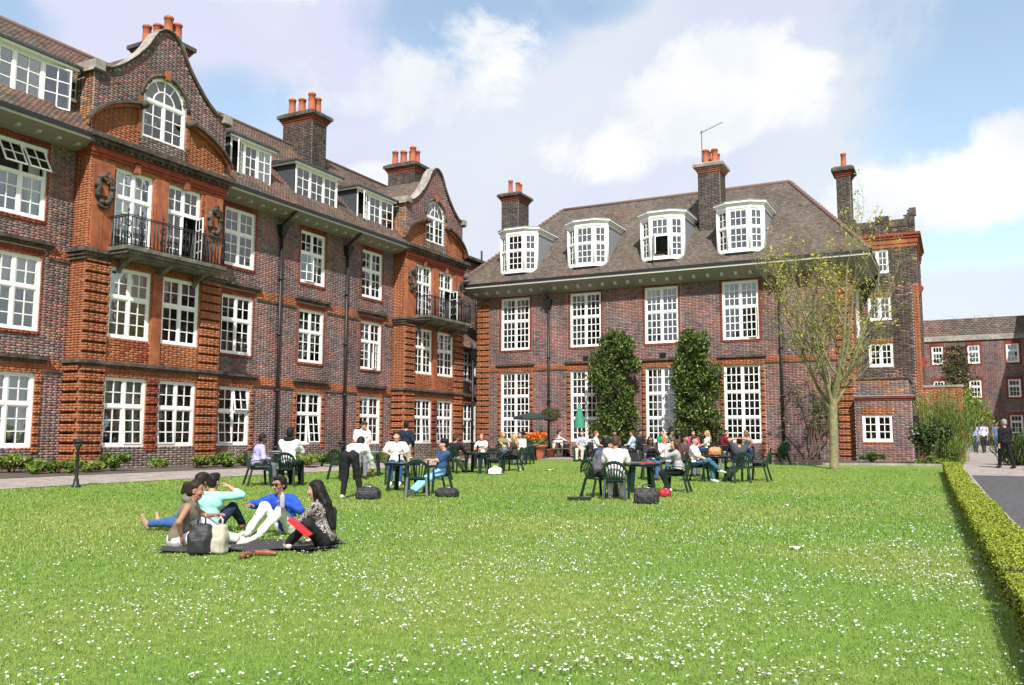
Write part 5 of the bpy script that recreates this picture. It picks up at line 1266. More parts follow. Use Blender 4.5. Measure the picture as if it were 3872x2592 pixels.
# ------------------------------------------------------------------ border plants
def bush(loc, rx, ry, rz, n, col, alt, label, name='shrub', size=0.1, matname='leaf', asp=0.5, cat='shrub', group=None, up=0.4, nb=10, seed=0, zoff=0.0, blade=False):
    rs = random.Random(seed); bx, by = loc; gz = g(bx, by); rt = empty(name, (bx, by, gz), label=label, cat=cat)
    if group: rt['group'] = group
    if blade:
        d = rng.normal(0, 0.35, (n, 3)); d[:, 2] = 1; d /= np.linalg.norm(d, axis=1, keepdims=True)
        f = rng.random(n)**0.6; C = np.stack([bx+rng.normal(0, rx*0.45, n)+d[:, 0]*rz*f, by+rng.normal(0, ry*0.45, n)+d[:, 1]*rz*f, gz+f*rz*(0.6+0.5*rng.random(n))], 1)
        D = d+rng.normal(0, 0.25, (n, 3)); s = rng.uniform(0.7, 1.3, n)*size
        link('foliage', leaf_mesh('foliage', C, s, leaf_cols(n, col, 0.25, alt, 0.3), matname, asp, D=D), rt, True)
    else:
        blobs = [(bx+rs.uniform(-.7, .7)*rx, by+rs.uniform(-.7, .7)*ry, gz+zoff+rz*rs.uniform(0.3, 0.78), rx*rs.uniform(.28, .5), ry*rs.uniform(.28, .5), rz*rs.uniform(.18, .32)) for _ in range(nb)]
        C, dd = clumps(n, blobs, 0.55); C[:, 2] = np.maximum(C[:, 2], gz+0.02)
        link('foliage', leaf_mesh('foliage', C, rng.uniform(.7, 1.3, n)*size, leaf_cols(n, col, 0.28, alt, 0.25), matname, asp, up=up), rt, True)
    m_ = MB()
    for k in range(5):
        a = rs.uniform(0, 6.3); m_.tube([(bx+rs.uniform(-.1, .1)*rx, by+rs.uniform(-.1, .1)*ry, gz-0.03), (bx+.25*rx*math.cos(a), by+.25*ry*math.sin(a), gz+rz*.3), (bx+.5*rx*math.cos(a), by+.5*ry*math.sin(a), gz+rz*.62)], [0.012+0.012*rz, 0.01+.006*rz, 0.004], 5)
    m_.build('stems', 'bark_brown', rt); return rt
LG, LG2, DG = (0.14, 0.22, 0.03), (0.22, 0.27, 0.05), (0.05, 0.10, 0.02)
bedp = [(40, 1790, .75, .45, 'broad pale green leafy clump at the foot of the wing'), (135, 1795, .35, .35, 'thin tuft of bed leaves beside the broad pale clump'), (215, 1793, .45, .3, 'low dull green bed clump'), (330, 1788, .5, .3, 'low leafy clump just behind the black lamp'),
        (430, 1783, .55, .42, 'fresh green spiky clump under the balcony bay'), (590, 1772, .35, .25, 'small green tuft alone on the bare soil'), (745, 1772, .5, .3, 'sprawling yellow green bed plant'), (850, 1770, .7, .42, 'spreading green clump behind the picnic group'), (920, 1765, .5, .35, 'green clump behind the lilac shirted man'),
        (1160, 1768, .7, .42, 'pale green clump behind the white shirted man'), (1220, 1765, .6, .4, 'lush pale green clump right of the grey table'), (1440, 1752, .5, .35, 'green clump under the third ground floor window')]
for k, (px_, py_, rx_, rz_, lb) in enumerate(bedp):
    p = at(px_, py_); p.x = max(p.x, -23.2); bush((p.x, p.y), rx_*.95, rx_*.7, rz_*1.3, int(1500*rx_), LG if k % 3 else LG2, LG2 if k % 2 else DG, lb, 'border_plant', 0.13, cat='plant', seed=k, nb=7, up=0.7)
p = at(3490, 1766); bush((-0.95, 38.2), .75, .6, 1.75, 2600, (0.045, 0.075, 0.022), (0.10, 0.15, 0.03), 'dark glossy shrub with orange fruit beside the brick annex', 'dark_shrub', 0.14, 'leaf_gloss', .45, seed=21, nb=16)
bush((-0.55, 41.2), .75, .6, 2.7, 5200, (0.14, 0.22, 0.04), (0.22, 0.28, 0.07), 'tall feathery light green bamboo in front of the garden wall', 'bamboo', 0.24, 'leaf', .12, seed=22, blade=True)
bush((-0.3, 38.6), .5, .5, 1.1, 900, (0.17, 0.24, 0.05), (0.10, 0.16, 0.03), 'arching green grassy clump at the end of the hedge', 'grass_clump', 0.3, 'leaf', .1, seed=23, blade=True)
bush((-0.9, 36.9), .7, .35, .35, 700, LG, LG2, 'low bright green ground plant at the foot of the dark shrub', 'ground_plant', 0.12, seed=24, nb=6, cat='plant')
bush((0.9, 60), 1.2, 1.2, 4.2, 2600, (0.20, 0.26, 0.03), (0.12, 0.17, 0.02), 'round pale green tree shrub showing past the garden wall', 'pale_shrub', 0.2, seed=25, nb=18)
bush((2.1, 37.8), .75, .6, 1.0, 1200, (0.10, 0.14, 0.035), (0.05, 0.08, 0.02), 'spiky green plant in the shade by the path', 'spiky_plant', 0.45, 'leaf', .1, seed=26, blade=True)
bush((3.0, 40.5), 1.0, .8, 1.6, 1500, DG, (0.08, 0.13, 0.02), 'dark rounded shrub behind the spiky path plant', 'shade_shrub', 0.12, seed=27, nb=12)
bush((-6.6, 39.2), .5, .5, 0.9, 900, (0.06, 0.10, 0.03), LG, 'dull green bush at the foot of the second hall pipe', 'pipe_bush', 0.10, seed=28, nb=9)
bush((-3.2, 38.6), .55, .4, .45, 600, DG, LG, 'low green plants under the annex wall', 'bed_plant', 0.12, seed=29, nb=6, cat='plant')
# climber trained on the hall wall
cl = empty('wall_climber', (-5.7, 40.0, 0.4), label='half bare climbing shrub trained on the hall wall', cat='climber'); m_ = MB(); rs = random.Random(11); pts_all = []
for k in range(9):
    x0 = -5.6+rs.uniform(-.35, .35); p = Vector((x0, 40.1, 0.35)); d = Vector((rs.uniform(-.8, .8), 0, 1)).normalized(); pts = [p.copy()]
    for i in range(9): d = (d+Vector((rs.gauss(0, .28), 0, 0.12))).normalized(); p = p+d*0.42; p.x = min(max(p.x, -6.9), -4.7); p.y = 40.22; pts.append(p.copy())
    m_.tube(pts, [0.035-0.003*i for i in range(10)], 6); pts_all += pts[4:]
m_.build('stems', 'bark_brown', cl)
Pn = np.array([list(p) for p in pts_all]); C = Pn[rng.choice(len(Pn), 1100)]+rng.normal(0, 0.14, (1100, 3))*[1, .4, 1]; C[:, 1] = np.minimum(C[:, 1], 40.3)
link('foliage', leaf_mesh('foliage', C, rng.uniform(.07, .13, 1100), leaf_cols(1100, (0.17, 0.20, 0.04), .3, DG, .3), 'leaf', .5), cl, True)
# moss-coloured creeper on the far range
n = 1100; C = np.stack([rng.normal(0.1, 0.5, n), 74.85+rng.normal(0, .04, n), np.minimum(rng.normal(6.6, 0.95, n), 8.4)], 1)
link('far_creeper', leaf_mesh('far_creeper', C, .22, leaf_cols(n, (0.17, 0.17, 0.06), .3, (0.12, .10, .06), .4), 'leaf', .6), label='olive creeper on the far range between its windows', cat='climber')
# far bare trees beyond the roofs
for k, (x0, y0, h0) in enumerate(((2.0, 96, 14.0), (4.5, 100, 14.5))):
    rt = empty('bare_tree', (x0, y0, .9), label=['leafless tree top just showing above the far roof', 'fuller leafless tree top rising behind the far roof'][k], cat='tree'); m_ = MB(); rs = random.Random(31+k)
    m_.tube([(x0, y0, .9), (x0, y0, h0*.55)], [.3, .15], 8); m_.build('trunk', 'bark_brown', rt); m_ = MB()
    for i in range(90):
        a = rs.uniform(0, 6.28); z0 = h0*rs.uniform(.45, .8); L_ = rs.uniform(1.5, 3.5); o = rs.uniform(.2, 1.0)
        m_.tube([(x0, y0, z0), (x0+L_*.5*o*math.cos(a), y0+L_*.5*o*math.sin(a), z0+L_*.45), (x0+L_*o*math.cos(a), y0+L_*o*math.sin(a), z0+L_*.8)], [.05, .03, .01], 4, False)
    m_.build('branches', 'bark_brown', rt)

# unseen trees added outside the view to shade the end of the path
for k, (x0, y0, zc_, rr, lb) in enumerate(((5.5, 31.0, 4.6, 1.9, 'round leafy tree added out of view to shade the path'), (7.9, 41.5, 6.0, 2.8, 'taller leafy tree added out of view near the brick range for its shade'))):
    rt = empty('added_shade_tree', (x0, y0, g(x0, y0)), label=lb, cat='tree'); m_ = MB(); z0 = g(x0, y0); rs = random.Random(60+k); m_.tube([(x0, y0, z0-.05), (x0+.05, y0, z0+1.5), (x0, y0+.05, zc_)], [.2, .16, .08], 9)
    for i in range(9): a = i*2.4; m_.tube([(x0, y0, zc_-1.4+.15*i), (x0+rr*.4*math.cos(a), y0+rr*.4*math.sin(a), zc_-.6+.2*i), (x0+rr*.8*math.cos(a), y0+rr*.8*math.sin(a), zc_+.25*i-.2)], [.07, .04, .01], 5)
    m_.build('trunk', 'bark_brown', rt)
    C, d = clumps(6500, [(x0+rs.gauss(0, .5)*rr*.7, y0+rs.gauss(0, .5)*rr*.7, zc_+rs.gauss(0, .5)*rr*.55, rr*rs.uniform(.3, .5), rr*rs.uniform(.3, .5), rr*rs.uniform(.22, .38)) for _ in range(22)], .5)
    link('crown', leaf_mesh('crown', C, rng.uniform(.14, .26, len(C)), leaf_cols(len(C), (.10, .15, .03), .3, (.16, .2, .04), .3), 'leaf', .55), rt, True)
# ------------------------------------------------------------------ people: distance fields meshed with surface nets
def surfnet(F, org, h):
    ins = F < 0
    c = ins[:-1, :-1, :-1].astype(np.int8)
    S = np.zeros_like(c)
    offs = [(i, j, k) for i in (0, 1) for j in (0, 1) for k in (0, 1)]
    nx, ny, nz = F.shape
    sl = lambda i, j, k: (slice(i, nx-1+i), slice(j, ny-1+j), slice(k, nz-1+k))
    for o in offs: S += ins[sl(*o)]
    act = (S > 0) & (S < 8); I = np.argwhere(act)
    if not len(I): return np.zeros((0, 3)), np.zeros((0, 4), int)
    vid = -np.ones(act.shape, np.int64); vid[act] = np.arange(len(I))
    val = {o: F[I[:, 0]+o[0], I[:, 1]+o[1], I[:, 2]+o[2]] for o in offs}
    acc = np.zeros((len(I), 3)); cnt = np.zeros(len(I))
    for a in offs:
        for ax in range(3):
            if a[ax] == 0:
                b = list(a); b[ax] = 1; b = tuple(b); fa, fb = val[a], val[b]; m = (fa < 0) != (fb < 0)
                t = fa[m]/(fa[m]-fb[m]); p = np.tile(np.array(a, float), (m.sum(), 1)); p[:, ax] += t; acc[m] += p; cnt[m] += 1
    V = (I+acc/cnt[:, None])*h+org
    Q = []
    for ax in range(3):
        o1, o2 = [(1, 2), (2, 0), (0, 1)][ax]
        A = [slice(None)]*3; B_ = [slice(None)]*3; A[ax] = slice(0, -1); B_[ax] = slice(1, None)
        ia, ib = ins[tuple(A)], ins[tuple(B_)]; E_ = np.argwhere(ia != ib)
        ok = (E_[:, o1] > 0) & (E_[:, o2] > 0) & (E_[:, o1] < F.shape[o1]-1) & (E_[:, o2] < F.shape[o2]-1); E_ = E_[ok]
        if not len(E_): continue
        fl = ia[E_[:, 0], E_[:, 1], E_[:, 2]]
        def cell(d1, d2): q = E_.copy(); q[:, o1] -= d1; q[:, o2] -= d2; return vid[q[:, 0], q[:, 1], q[:, 2]]
        q = np.stack([cell(1, 1), cell(0, 1), cell(0, 0), cell(1, 0)], 1); q[~fl] = q[~fl][:, ::-1]; Q.append(q)
    return V, np.concatenate(Q)
class Field:
    def __init__(s): s.pr = []; s.cut = []
    def cone(s, a, b, ra, rb=None, k=0.03): s.pr.append(('c', np.array(a, float), np.array(b, float), ra, ra if rb is None else rb, k)); return s
    def ell(s, c, r, k=0.03, M_=None, sub=False): s.pr.append(('e', np.array(c, float), np.array(r, float), M_, sub, k)); return s
    def box(s, c, r, rd=0.03, k=0.03): s.pr.append(('b', np.array(c, float), np.array(r, float), rd, False, k)); return s
    def plane(s, p, n, rad=9.0, c=None): s.cut.append((np.array(p, float), np.array(n, float), rad, np.array(p if c is None else c, float))); return s     # removes the side n points to, near c only
    def mesh(s, h, wrinkle=0.0, seed=0):
        lo = np.full(3, 1e9); hi = -lo
        for q in s.pr:
            if q[0] == 'c':
                m = max(q[3], q[4]); lo = np.minimum(lo, np.minimum(q[1], q[2])-m); hi = np.maximum(hi, np.maximum(q[1], q[2])+m)
            elif not q[4]: m = q[2].max(); lo = np.minimum(lo, q[1]-m); hi = np.maximum(hi, q[1]+m)
        lo -= 3*h; hi += 3*h; n = np.ceil((hi-lo)/h).astype(int)+1; F = np.full(n, 0.06, np.float32)
        ax = [lo[i]+h*np.arange(n[i]) for i in range(3)]
        for q in s.pr:
            kk = q[5]; mg = 0.07+kk
            if q[0] == 'c': m = max(q[3], q[4])+mg; l, u = np.minimum(q[1], q[2])-m, np.maximum(q[1], q[2])+m
            else: m = q[2].max()+mg; l, u = q[1]-m, q[1]+m
            a = np.maximum(((l-lo)/h).astype(int), 0); b = np.minimum(((u-lo)/h).astype(int)+2, n)
            X, Y, Z = np.meshgrid(ax[0][a[0]:b[0]], ax[1][a[1]:b[1]], ax[2][a[2]:b[2]], indexing='ij', sparse=True)
            if q[0] == 'c':
                d = q[2]-q[1]; L2 = max(d@d, 1e-9); px, py, pz = X-q[1][0], Y-q[1][1], Z-q[1][2]
                t = np.clip((px*d[0]+py*d[1]+pz*d[2])/L2, 0, 1)
                D = np.sqrt((px-t*d[0])**2+(py-t*d[1])**2+(pz-t*d[2])**2)-(q[3]+(q[4]-q[3])*t)
            elif q[0] == 'b':
                qx, qy, qz = (np.abs(v)-(r_-q[3]) for v, r_ in ((X-q[1][0], q[2][0]), (Y-q[1][1], q[2][1]), (Z-q[1][2], q[2][2])))
                D = np.sqrt(np.maximum(qx, 0)**2+np.maximum(qy, 0)**2+np.maximum(qz, 0)**2)+np.minimum(np.maximum(qx, np.maximum(qy, qz)), 0)-q[3]
            else:
                px, py, pz = X-q[1][0], Y-q[1][1], Z-q[1][2]
                if q[3] is not None:
                    R_ = q[3]; px, py, pz = (px*R_[0][i]+py*R_[1][i]+pz*R_[2][i] for i in range(3))
                r = q[2]; k0 = np.sqrt((px/r[0])**2+(py/r[1])**2+(pz/r[2])**2); k1 = np.sqrt((px/r[0]**2)**2+(py/r[1]**2)**2+(pz/r[2]**2)**2)
                D = k0*(k0-1)/np.maximum(k1, 1e-6)
            G = F[a[0]:b[0], a[1]:b[1], a[2]:b[2]]
            if q[0] == 'e' and q[4]:
                hh = np.clip(0.5-0.5*(G+D)/kk, 0, 1); G[:] = G+(-D-G)*hh+kk*hh*(1-hh)
            else:
                hh = np.clip(0.5+0.5*(G-D)/kk, 0, 1); G[:] = G+(D-G)*hh-kk*hh*(1-hh)
        if wrinkle or s.cut:
            X, Y, Z = np.meshgrid(*ax, indexing='ij', sparse=True)
            if wrinkle: F += wrinkle*(np.sin(31*X+17*Z+seed)*np.sin(23*Z-11*Y+2*seed)+0.6*np.sin(47*Y+29*Z+seed*3)*np.sin(37*X-13*Z))
            for (p, nn_, rad, c) in s.cut:
                D = (X-p[0])*nn_[0]+(Y-p[1])*nn_[1]+(Z-p[2])*nn_[2]
                if rad < 5: D = np.minimum(D, rad-np.sqrt((X-c[0])**2+(Y-c[1])**2+(Z-c[2])**2))
                F = np.maximum(F, D)
        return surfnet(F, lo, h)
SKIN = {'light': (0.50, 0.27, 0.185), 'fair': (0.56, 0.33, 0.245), 'tan': (0.33, 0.17, 0.105), 'dark': (0.085, 0.045, 0.03)}
HAIR = {'black': (0.012, 0.010, 0.010), 'brown': (0.06, 0.032, 0.018), 'dark': (0.025, 0.016, 0.012), 'blonde': (0.38, 0.24, 0.10), 'red': (0.22, 0.08, 0.03), 'grey': (0.25, 0.24, 0.23)}
def cmat(kind, col, rough=0.85):
    nm = kind+'_%02x%02x%02x' % tuple(int(min(255, max(0, c)*255)) for c in col)
    return mat(nm, col, rough, var=0.08 if kind != 'skin' else 0.04, vscale=4, bump=0.15 if kind == 'cloth' else 0.0, bscale=160, spec=0.2 if kind != 'skin' else 0.35)
def head_template():
    f = Field(); f.ell((0, 0.0, 0.045), (0.076, 0.096, 0.088), 0.02); f.ell((0, 0.028, -0.03), (0.058, 0.068, 0.082), 0.03); f.ell((0, 0.058, -0.088), (0.026, 0.024, 0.022), 0.03)
    f.cone((0, 0.094, 0.012), (0, 0.113, -0.028), 0.010, 0.014, 0.012); f.ell((0.014, 0.101, -0.03), (0.009, 0.009, 0.008), 0.008); f.ell((-0.014, 0.101, -0.03), (0.009, 0.009, 0.008), 0.008)
    for s in (-1, 1):
        f.ell((s*0.031, 0.097, 0.012), (0.018, 0.012, 0.010), 0.012, sub=True); f.ell((s*0.031, 0.082, 0.012), (0.0135, 0.0135, 0.0115), 0.004)
        f.cone((s*0.015, 0.092, 0.030), (s*0.046, 0.082, 0.031), 0.008, 0.007, 0.012); f.ell((s*0.042, 0.066, -0.02), (0.022, 0.022, 0.020), 0.03)
        f.ell((s*0.078, -0.004, -0.002), (0.010, 0.020, 0.032), 0.008); f.ell((s*0.086, 0.004, 0.0), (0.007, 0.010, 0.018), 0.006, sub=True)
    f.cone((-0.018, 0.090, -0.058), (0.018, 0.090, -0.058), 0.0075, None, 0.007); f.cone((-0.014, 0.087, -0.069), (0.014, 0.087, -0.069), 0.008, None, 0.007)
    f.cone((0, -0.012, -0.06), (0, -0.02, -0.15), 0.050, 0.052, 0.03)
    V, Q = f.mesh(0.0062); C = V[Q].mean(1); mi = np.zeros(len(Q), int)
    for s in (-1, 1):
        d = np.hypot(C[:, 0]-s*0.031, (C[:, 2]-0.012)*1.3); m = (C[:, 1] > 0.075)
        mi[m & (d < 0.0145)] = 1; mi[m & (d < 0.007)] = 2
        mi[m & (np.abs(C[:, 2]-0.036-0.0) < 0.0055) & (np.abs(C[:, 0]-s*0.031) < 0.019)] = 3
    mi[(C[:, 1] > 0.082) & (np.abs(C[:, 2]+0.0635) < 0.0095) & (np.abs(C[:, 0]) < 0.022)] = 4
    return V, Q, mi
HEAD = head_template()
def hand_template(curl):
    """left-right neutral hand: wrist at origin, fingers along +y, palm facing -z, thumb on +x"""
    f = Field(); f.ell((0, 0.045, 0), (0.040, 0.052, 0.015), 0.015); f.cone((0, -0.01, 0), (0, 0.02, 0), 0.024, 0.026, 0.02)
    for k, (x, L_) in enumerate(((0.030, 0.068), (0.010, 0.077), (-0.010, 0.071), (-0.029, 0.056))):
        p = np.array([x, 0.085, 0.0]); a = 0.0
        for i, fr_ in enumerate((0.45, 0.32, 0.25)):
            a += curl*(0.9 if i else 0.6); q = p+np.array([x*0.08, math.cos(a), -math.sin(a)])*L_*fr_; f.cone(p, q, 0.0088-0.0012*i, 0.0082-0.0014*i, 0.004); p = q
    p = np.array([0.036, 0.025, -0.004]); q = p+np.array([0.030, 0.030, -0.012-0.01*curl]); r_ = q+np.array([0.008, 0.030, -0.010-0.02*curl]); f.cone(p, q, 0.013, 0.0105, 0.01); f.cone(q, r_, 0.0105, 0.008, 0.004)
    return f.mesh(0.0056)
HANDS = {'relax': hand_template(0.35), 'grip': hand_template(0.85), 'flat': hand_template(0.08)}
def unit(v): v = np.array(v, float); return v/(np.linalg.norm(v)+1e-9)
def ik(a, b, l1, l2, hint):
    a = np.array(a, float); b = np.array(b, float); d = b-a; L_ = np.linalg.norm(d); mx = (l1+l2)*0.995
    if L_ > mx: b = a+d/L_*mx; d = b-a; L_ = mx
    L_ = max(L_, 0.05); u = d/L_; x = (l1*l1-l2*l2+L_*L_)/(2*L_); hgt = math.sqrt(max(l1*l1-x*x, 0)); hv = np.array(hint, float); hv = hv-u*(hv@u)
    hv = unit(hv) if np.linalg.norm(hv) > 1e-6 else np.array([0, 0, 1.0]); return a+u*x+hv*hgt, b
def frame_from(fwd, up=(0, 0, 1)):
    y = unit(fwd); x = unit(np.cross(y, up)); z = np.cross(x, y); return np.stack([x, y, z], 1)     # columns
def person(label, loc, rz, pelvis=(0, 0, 0.95), chest=None, lean=0.0, side=0.0, twist=0.0, head=(0, 1, 0), headtilt=0.0, feet=((-.1, .05, .07), (.1, .05, .07)), knees=((-.05, 1, .2), (.05, 1, .2)),
           hands=((-.22, .05, .82), (.22, .05, .82)), elbows=((-.6, -1, -.2), (.6, -1, -.2)), hand_dir=None, hpose=('relax', 'relax'), skin='light', hair='dark', hstyle='short', top=((.8, .8, .8), 'short'), legs=((.05, .05, .06), 'long'),
           shoes=(0.03, 0.03, 0.03), female=False, scale=1.0, glasses=None, h=0.0145, extras=None, toes=None, group=None, cat='person', top2=None, hood=None, barefoot=False):
    """local axes: x right, y forward, z up; everything in metres for a 1.74 m adult"""
    bz = g(loc[0], loc[1]) if len(loc) == 2 else loc[2]
    root = empty('person', (loc[0], loc[1], bz), rz, label=label, cat=cat); root.scale = (scale,)*3
    if group: root['group'] = group
    P = np.array(pelvis, float); cl, sl_ = math.cos(lean), math.sin(lean); spine = unit([math.sin(side), sl_*math.cos(side), cl*math.cos(side)])
    ct, st_ = math.cos(twist), math.sin(twist); rt = unit(np.array([ct, st_, 0])-spine*(np.array([ct, st_, 0])@spine)); fw_ = np.cross(spine, rt)
    sw = 0.165 if female else 0.19; bw = 0.86 if female else 1.0
    waist = P+spine*0.17+fw_*(-0.005); ch_ = P+spine*0.35; nb = P+spine*0.495; nk = nb+spine*0.02
    hd = unit(head); HR = frame_from(hd, np.array([math.sin(headtilt), 0, math.cos(headtilt)])); hc = nk+spine*0.03+HR[:, 2]*0.108+fw_*0.022+HR[:, 1]*0.012
    Sh = [nb-spine*0.055-rt*sw, nb-spine*0.055+rt*sw]; prt = np.array([1.0, 0, 0]); Hp = [P-prt*0.088-spine*0.02, P+prt*0.088-spine*0.02]
    El = []; Ha = []; Kn = []; Ft = []
    for i in (0, 1):
        e, q = ik(Sh[i], hands[i], 0.285*(0.95 if female else 1), 0.255*(0.95 if female else 1), elbows[i]); El.append(e); Ha.append(q)
        k_, q = ik(Hp[i], feet[i], 0.425, 0.425, knees[i]); Kn.append(k_); Ft.append(q)
    body = Field(); tf = Field(); lf = Field(); off = 0.016
    def torso(F, o):
        F.cone(P-prt*0.065+spine*0.01, P+prt*0.065+spine*0.01, (0.118 if female else 0.108)+o, None, 0.06); F.cone(waist-rt*0.05, waist+rt*0.05, 0.098*bw+o, None, 0.07)
        F.cone(ch_-rt*0.085*bw, ch_+rt*0.085*bw, 0.108*bw+o, None, 0.07); F.cone(nb-spine*0.07-rt*sw*0.62, nb-spine*0.07+rt*sw*0.62, 0.066+o, None, 0.06)
        if female:
            for s in (-1, 1): F.ell(ch_+spine*0.005+rt*s*0.075+fw_*0.085, (0.058+o, 0.056+o, 0.056+o), 0.04)
    torso(body, 0.0); body.cone(nb-spine*0.02, hc-HR[:, 2]*0.10, 0.058*bw, 0.052, 0.03)
    for i in (0, 1):
        body.cone(Sh[i], El[i], 0.052*bw, 0.041*bw, 0.04); w_ = El[i]+(Ha[i]-El[i])*0.5; body.cone(El[i], Ha[i], 0.043*bw, 0.026*bw, 0.02)
        body.cone(Hp[i], Kn[i], 0.086, 0.052, 0.03); m_ = Kn[i]+(Ft[i]-Kn[i])*0.33; body.cone(Kn[i], m_, 0.050, 0.054, 0.02); body.cone(m_, Ft[i], 0.055, 0.036, 0.02)
    V, Q = body.mesh(h); Vs = [V]; Qs = [Q]; Ms = [np.zeros(len(Q), int)]; n0 = len(V)
    hv, hq, hm = HEAD; Vs.append(hv@HR.T*1.0+hc); Qs.append(hq+n0); Ms.append(hm); n0 += len(hv)
    for i in (0, 1):
        fa = unit(Ha[i]-El[i]); d = unit(hand_dir[i]) if hand_dir and hand_dir[i] is not None else fa; FRm = frame_from(d, (0.1, 0.05, 1) if abs(d[2]) < 0.9 else (fw_+1e-3)); v, q = HANDS[hpose[i]]
        v = v.copy(); v[:, 0] *= (1 if i == 0 else -1); q = q if i == 0 else q[:, ::-1]; Vs.append(v@FRm.T+Ha[i]-d*0.012); Qs.append(q+n0); Ms.append(np.zeros(len(q), int)); n0 += len(v)
    sk = SKIN[skin]; mats_ = [cmat('skin', sk, 0.55), mat('eye_white', (.75, .73, .70), .3), mat('eye_dark', (.02, .015, .01), .2), cmat('hair', HAIR[hair], .6), cmat('skin', (sk[0]*.75, sk[1]*.45, sk[2]*.5), .5)]
    link('body', mesh_np('body', np.concatenate(Vs), np.concatenate(Qs), mats_, smooth=True, mi=np.concatenate(Ms)), root, False)
    sd = rng.random()*9
    # top
    tcol, slv = top; torso(tf, off)
    for i in (0, 1):
        if slv == 'none': continue
        e2 = Sh[i]+(El[i]-Sh[i])*(0.72 if slv == 'short' else 1.0); tf.cone(Sh[i], e2, 0.062*bw+off*.7, (0.060 if slv == 'short' else 0.048)*bw+off*.7, 0.04)
        if slv in ('long', 'roll'): e3 = El[i]+(Ha[i]-El[i])*(0.94 if slv == 'long' else 0.45); tf.cone(El[i], e3, 0.046*bw+off*.7, 0.034*bw+off*.7, 0.03)
    tf.plane(nb+spine*0.028, spine, 0.14, nb+spine*0.10); tf.plane(P+spine*(-0.05), -spine, 0.27, P-spine*0.16)
    V, Q = tf.mesh(h, 0.0055, sd); tm = top2 if top2 else cmat('cloth', tcol)
    link('top', mesh_np('top', V, Q, tm, smooth=True), root, False)
    # legs
    lcol, lk = legs; lf.cone(P-prt*0.065+spine*0.0, P+prt*0.065+spine*0.0, (0.118 if female else 0.110)+0.012, None, 0.05)
    for i in (0, 1):
        lf.cone(Hp[i], Kn[i], 0.100, 0.077, 0.04)
        if lk == 'long': lf.cone(Kn[i], Ft[i]+(Kn[i]-Ft[i])*0.05, 0.077, 0.056, 0.03)
        elif lk == 'crop': lf.cone(Kn[i], Ft[i]+(Kn[i]-Ft[i])*0.22, 0.077, 0.060, 0.03)
        else: lf.cone(Hp[i], Kn[i], 0.10, 0.078, 0.03)
    lf.plane(P+spine*0.085, spine, 0.20, P+spine*0.16-fw_*0.05)
    V, Q = lf.mesh(h, 0.005, sd+2); link('trousers', mesh_np('trousers', V, Q, cmat('cloth', lcol), smooth=True), root, False)
    # shoes
    for i in (0, 1):
        t = toes[i] if toes else (0.0, 1.0, -0.12 if Ft[i][2] > 0.03 else 0.0); t = unit(t); F = Field(); a = Ft[i]; upn = unit(np.cross(np.cross(t, (0, 0, 1)), t)) if abs(t[2]) < .95 else np.array([0, -1., 0])
        F.cone(a-upn*0.03-t*0.045, a-upn*0.045+t*0.05, 0.042, 0.040, 0.02); F.cone(a-upn*0.045+t*0.05, a-upn*0.052+t*0.165, 0.040, 0.030, 0.02); F.cone(a, a-upn*0.03, 0.046, 0.045, 0.02)
        V, Q = F.mesh(0.011); link('foot' if barefoot else 'shoe', mesh_np('shoe', V, Q, mats_[0] if barefoot else cmat('shoe', shoes, .5), smooth=True), root, False)
    # hair
    hf = Field(); hx = lambda v: hc+HR@np.array(v)
    hf.ell(hx((0, -0.012, 0.058)), (0.086, 0.100, 0.090), 0.01, HR); hf.ell(hx((0, -0.045, 0.0)), (0.080, 0.070, 0.085), 0.03, HR)
    hf.ell(hx((0, 0.13, -0.028)), (0.075, 0.105, 0.085), 0.015, HR, True)
    if hstyle == 'short': hf.ell(hx((0.01, 0.055, 0.112)), (0.062, 0.045, 0.032), 0.03, HR)
    if hstyle == 'mop': hf.ell(hx((0.0, 0.05, 0.11)), (0.085, 0.06, 0.045), 0.03, HR); hf.ell(hx((0, -0.02, 0.09)), (0.10, 0.10, 0.07), 0.03, HR)
    if hstyle in ('long', 'longer'):
        L_ = 0.30 if hstyle == 'long' else 0.46
        for s in (-0.05, 0, 0.05):
            a = hx((s, -0.06, 0.0)); c1 = nb-fw_*0.10-spine*0.04+rt*s*1.1; c2 = nb-spine*(L_-0.10)-fw_*0.142+rt*s*0.8
            hf.cone(a, c1, 0.055, 0.045, 0.04); hf.cone(c1, c2, 0.045, 0.024, 0.04)
        for s in (-1, 1): a = hx((s*0.07, 0.0, 0.02)); hf.cone(a, a-np.array([0, 0, 1.0])*0.20-fw_*.02, 0.026, 0.018, 0.03)
    if hstyle == 'bun': hf.ell(hx((0, -0.13, 0.06)), (0.05, 0.045, 0.06), 0.02, HR); hf.cone(hx((0, -.15, .04)), hx((0.02, -.16, -0.04)), 0.035, 0.02, 0.03)
    if hstyle == 'crop': pass
    V, Q = hf.mesh(0.009, 0.006 if hstyle != 'crop' else 0.0, sd); link('hair', mesh_np('hair', V, Q, cmat('hair', HAIR[hair], .55), smooth=True), root, False)
    if hood:
        F = Field()
        for t in np.linspace(-2.4, 2.4, 9): F.ell(nb+spine*0.03-fw_*0.085*math.cos(t)+rt*0.10*math.sin(t)-spine*0.05*(math.cos(t) < 0), (0.045, 0.045, 0.05), 0.03)
        V, Q = F.mesh(0.012, 0.003, sd); link('hood', mesh_np('hood', V, Q, cmat('cloth', hood), smooth=True), root, False)
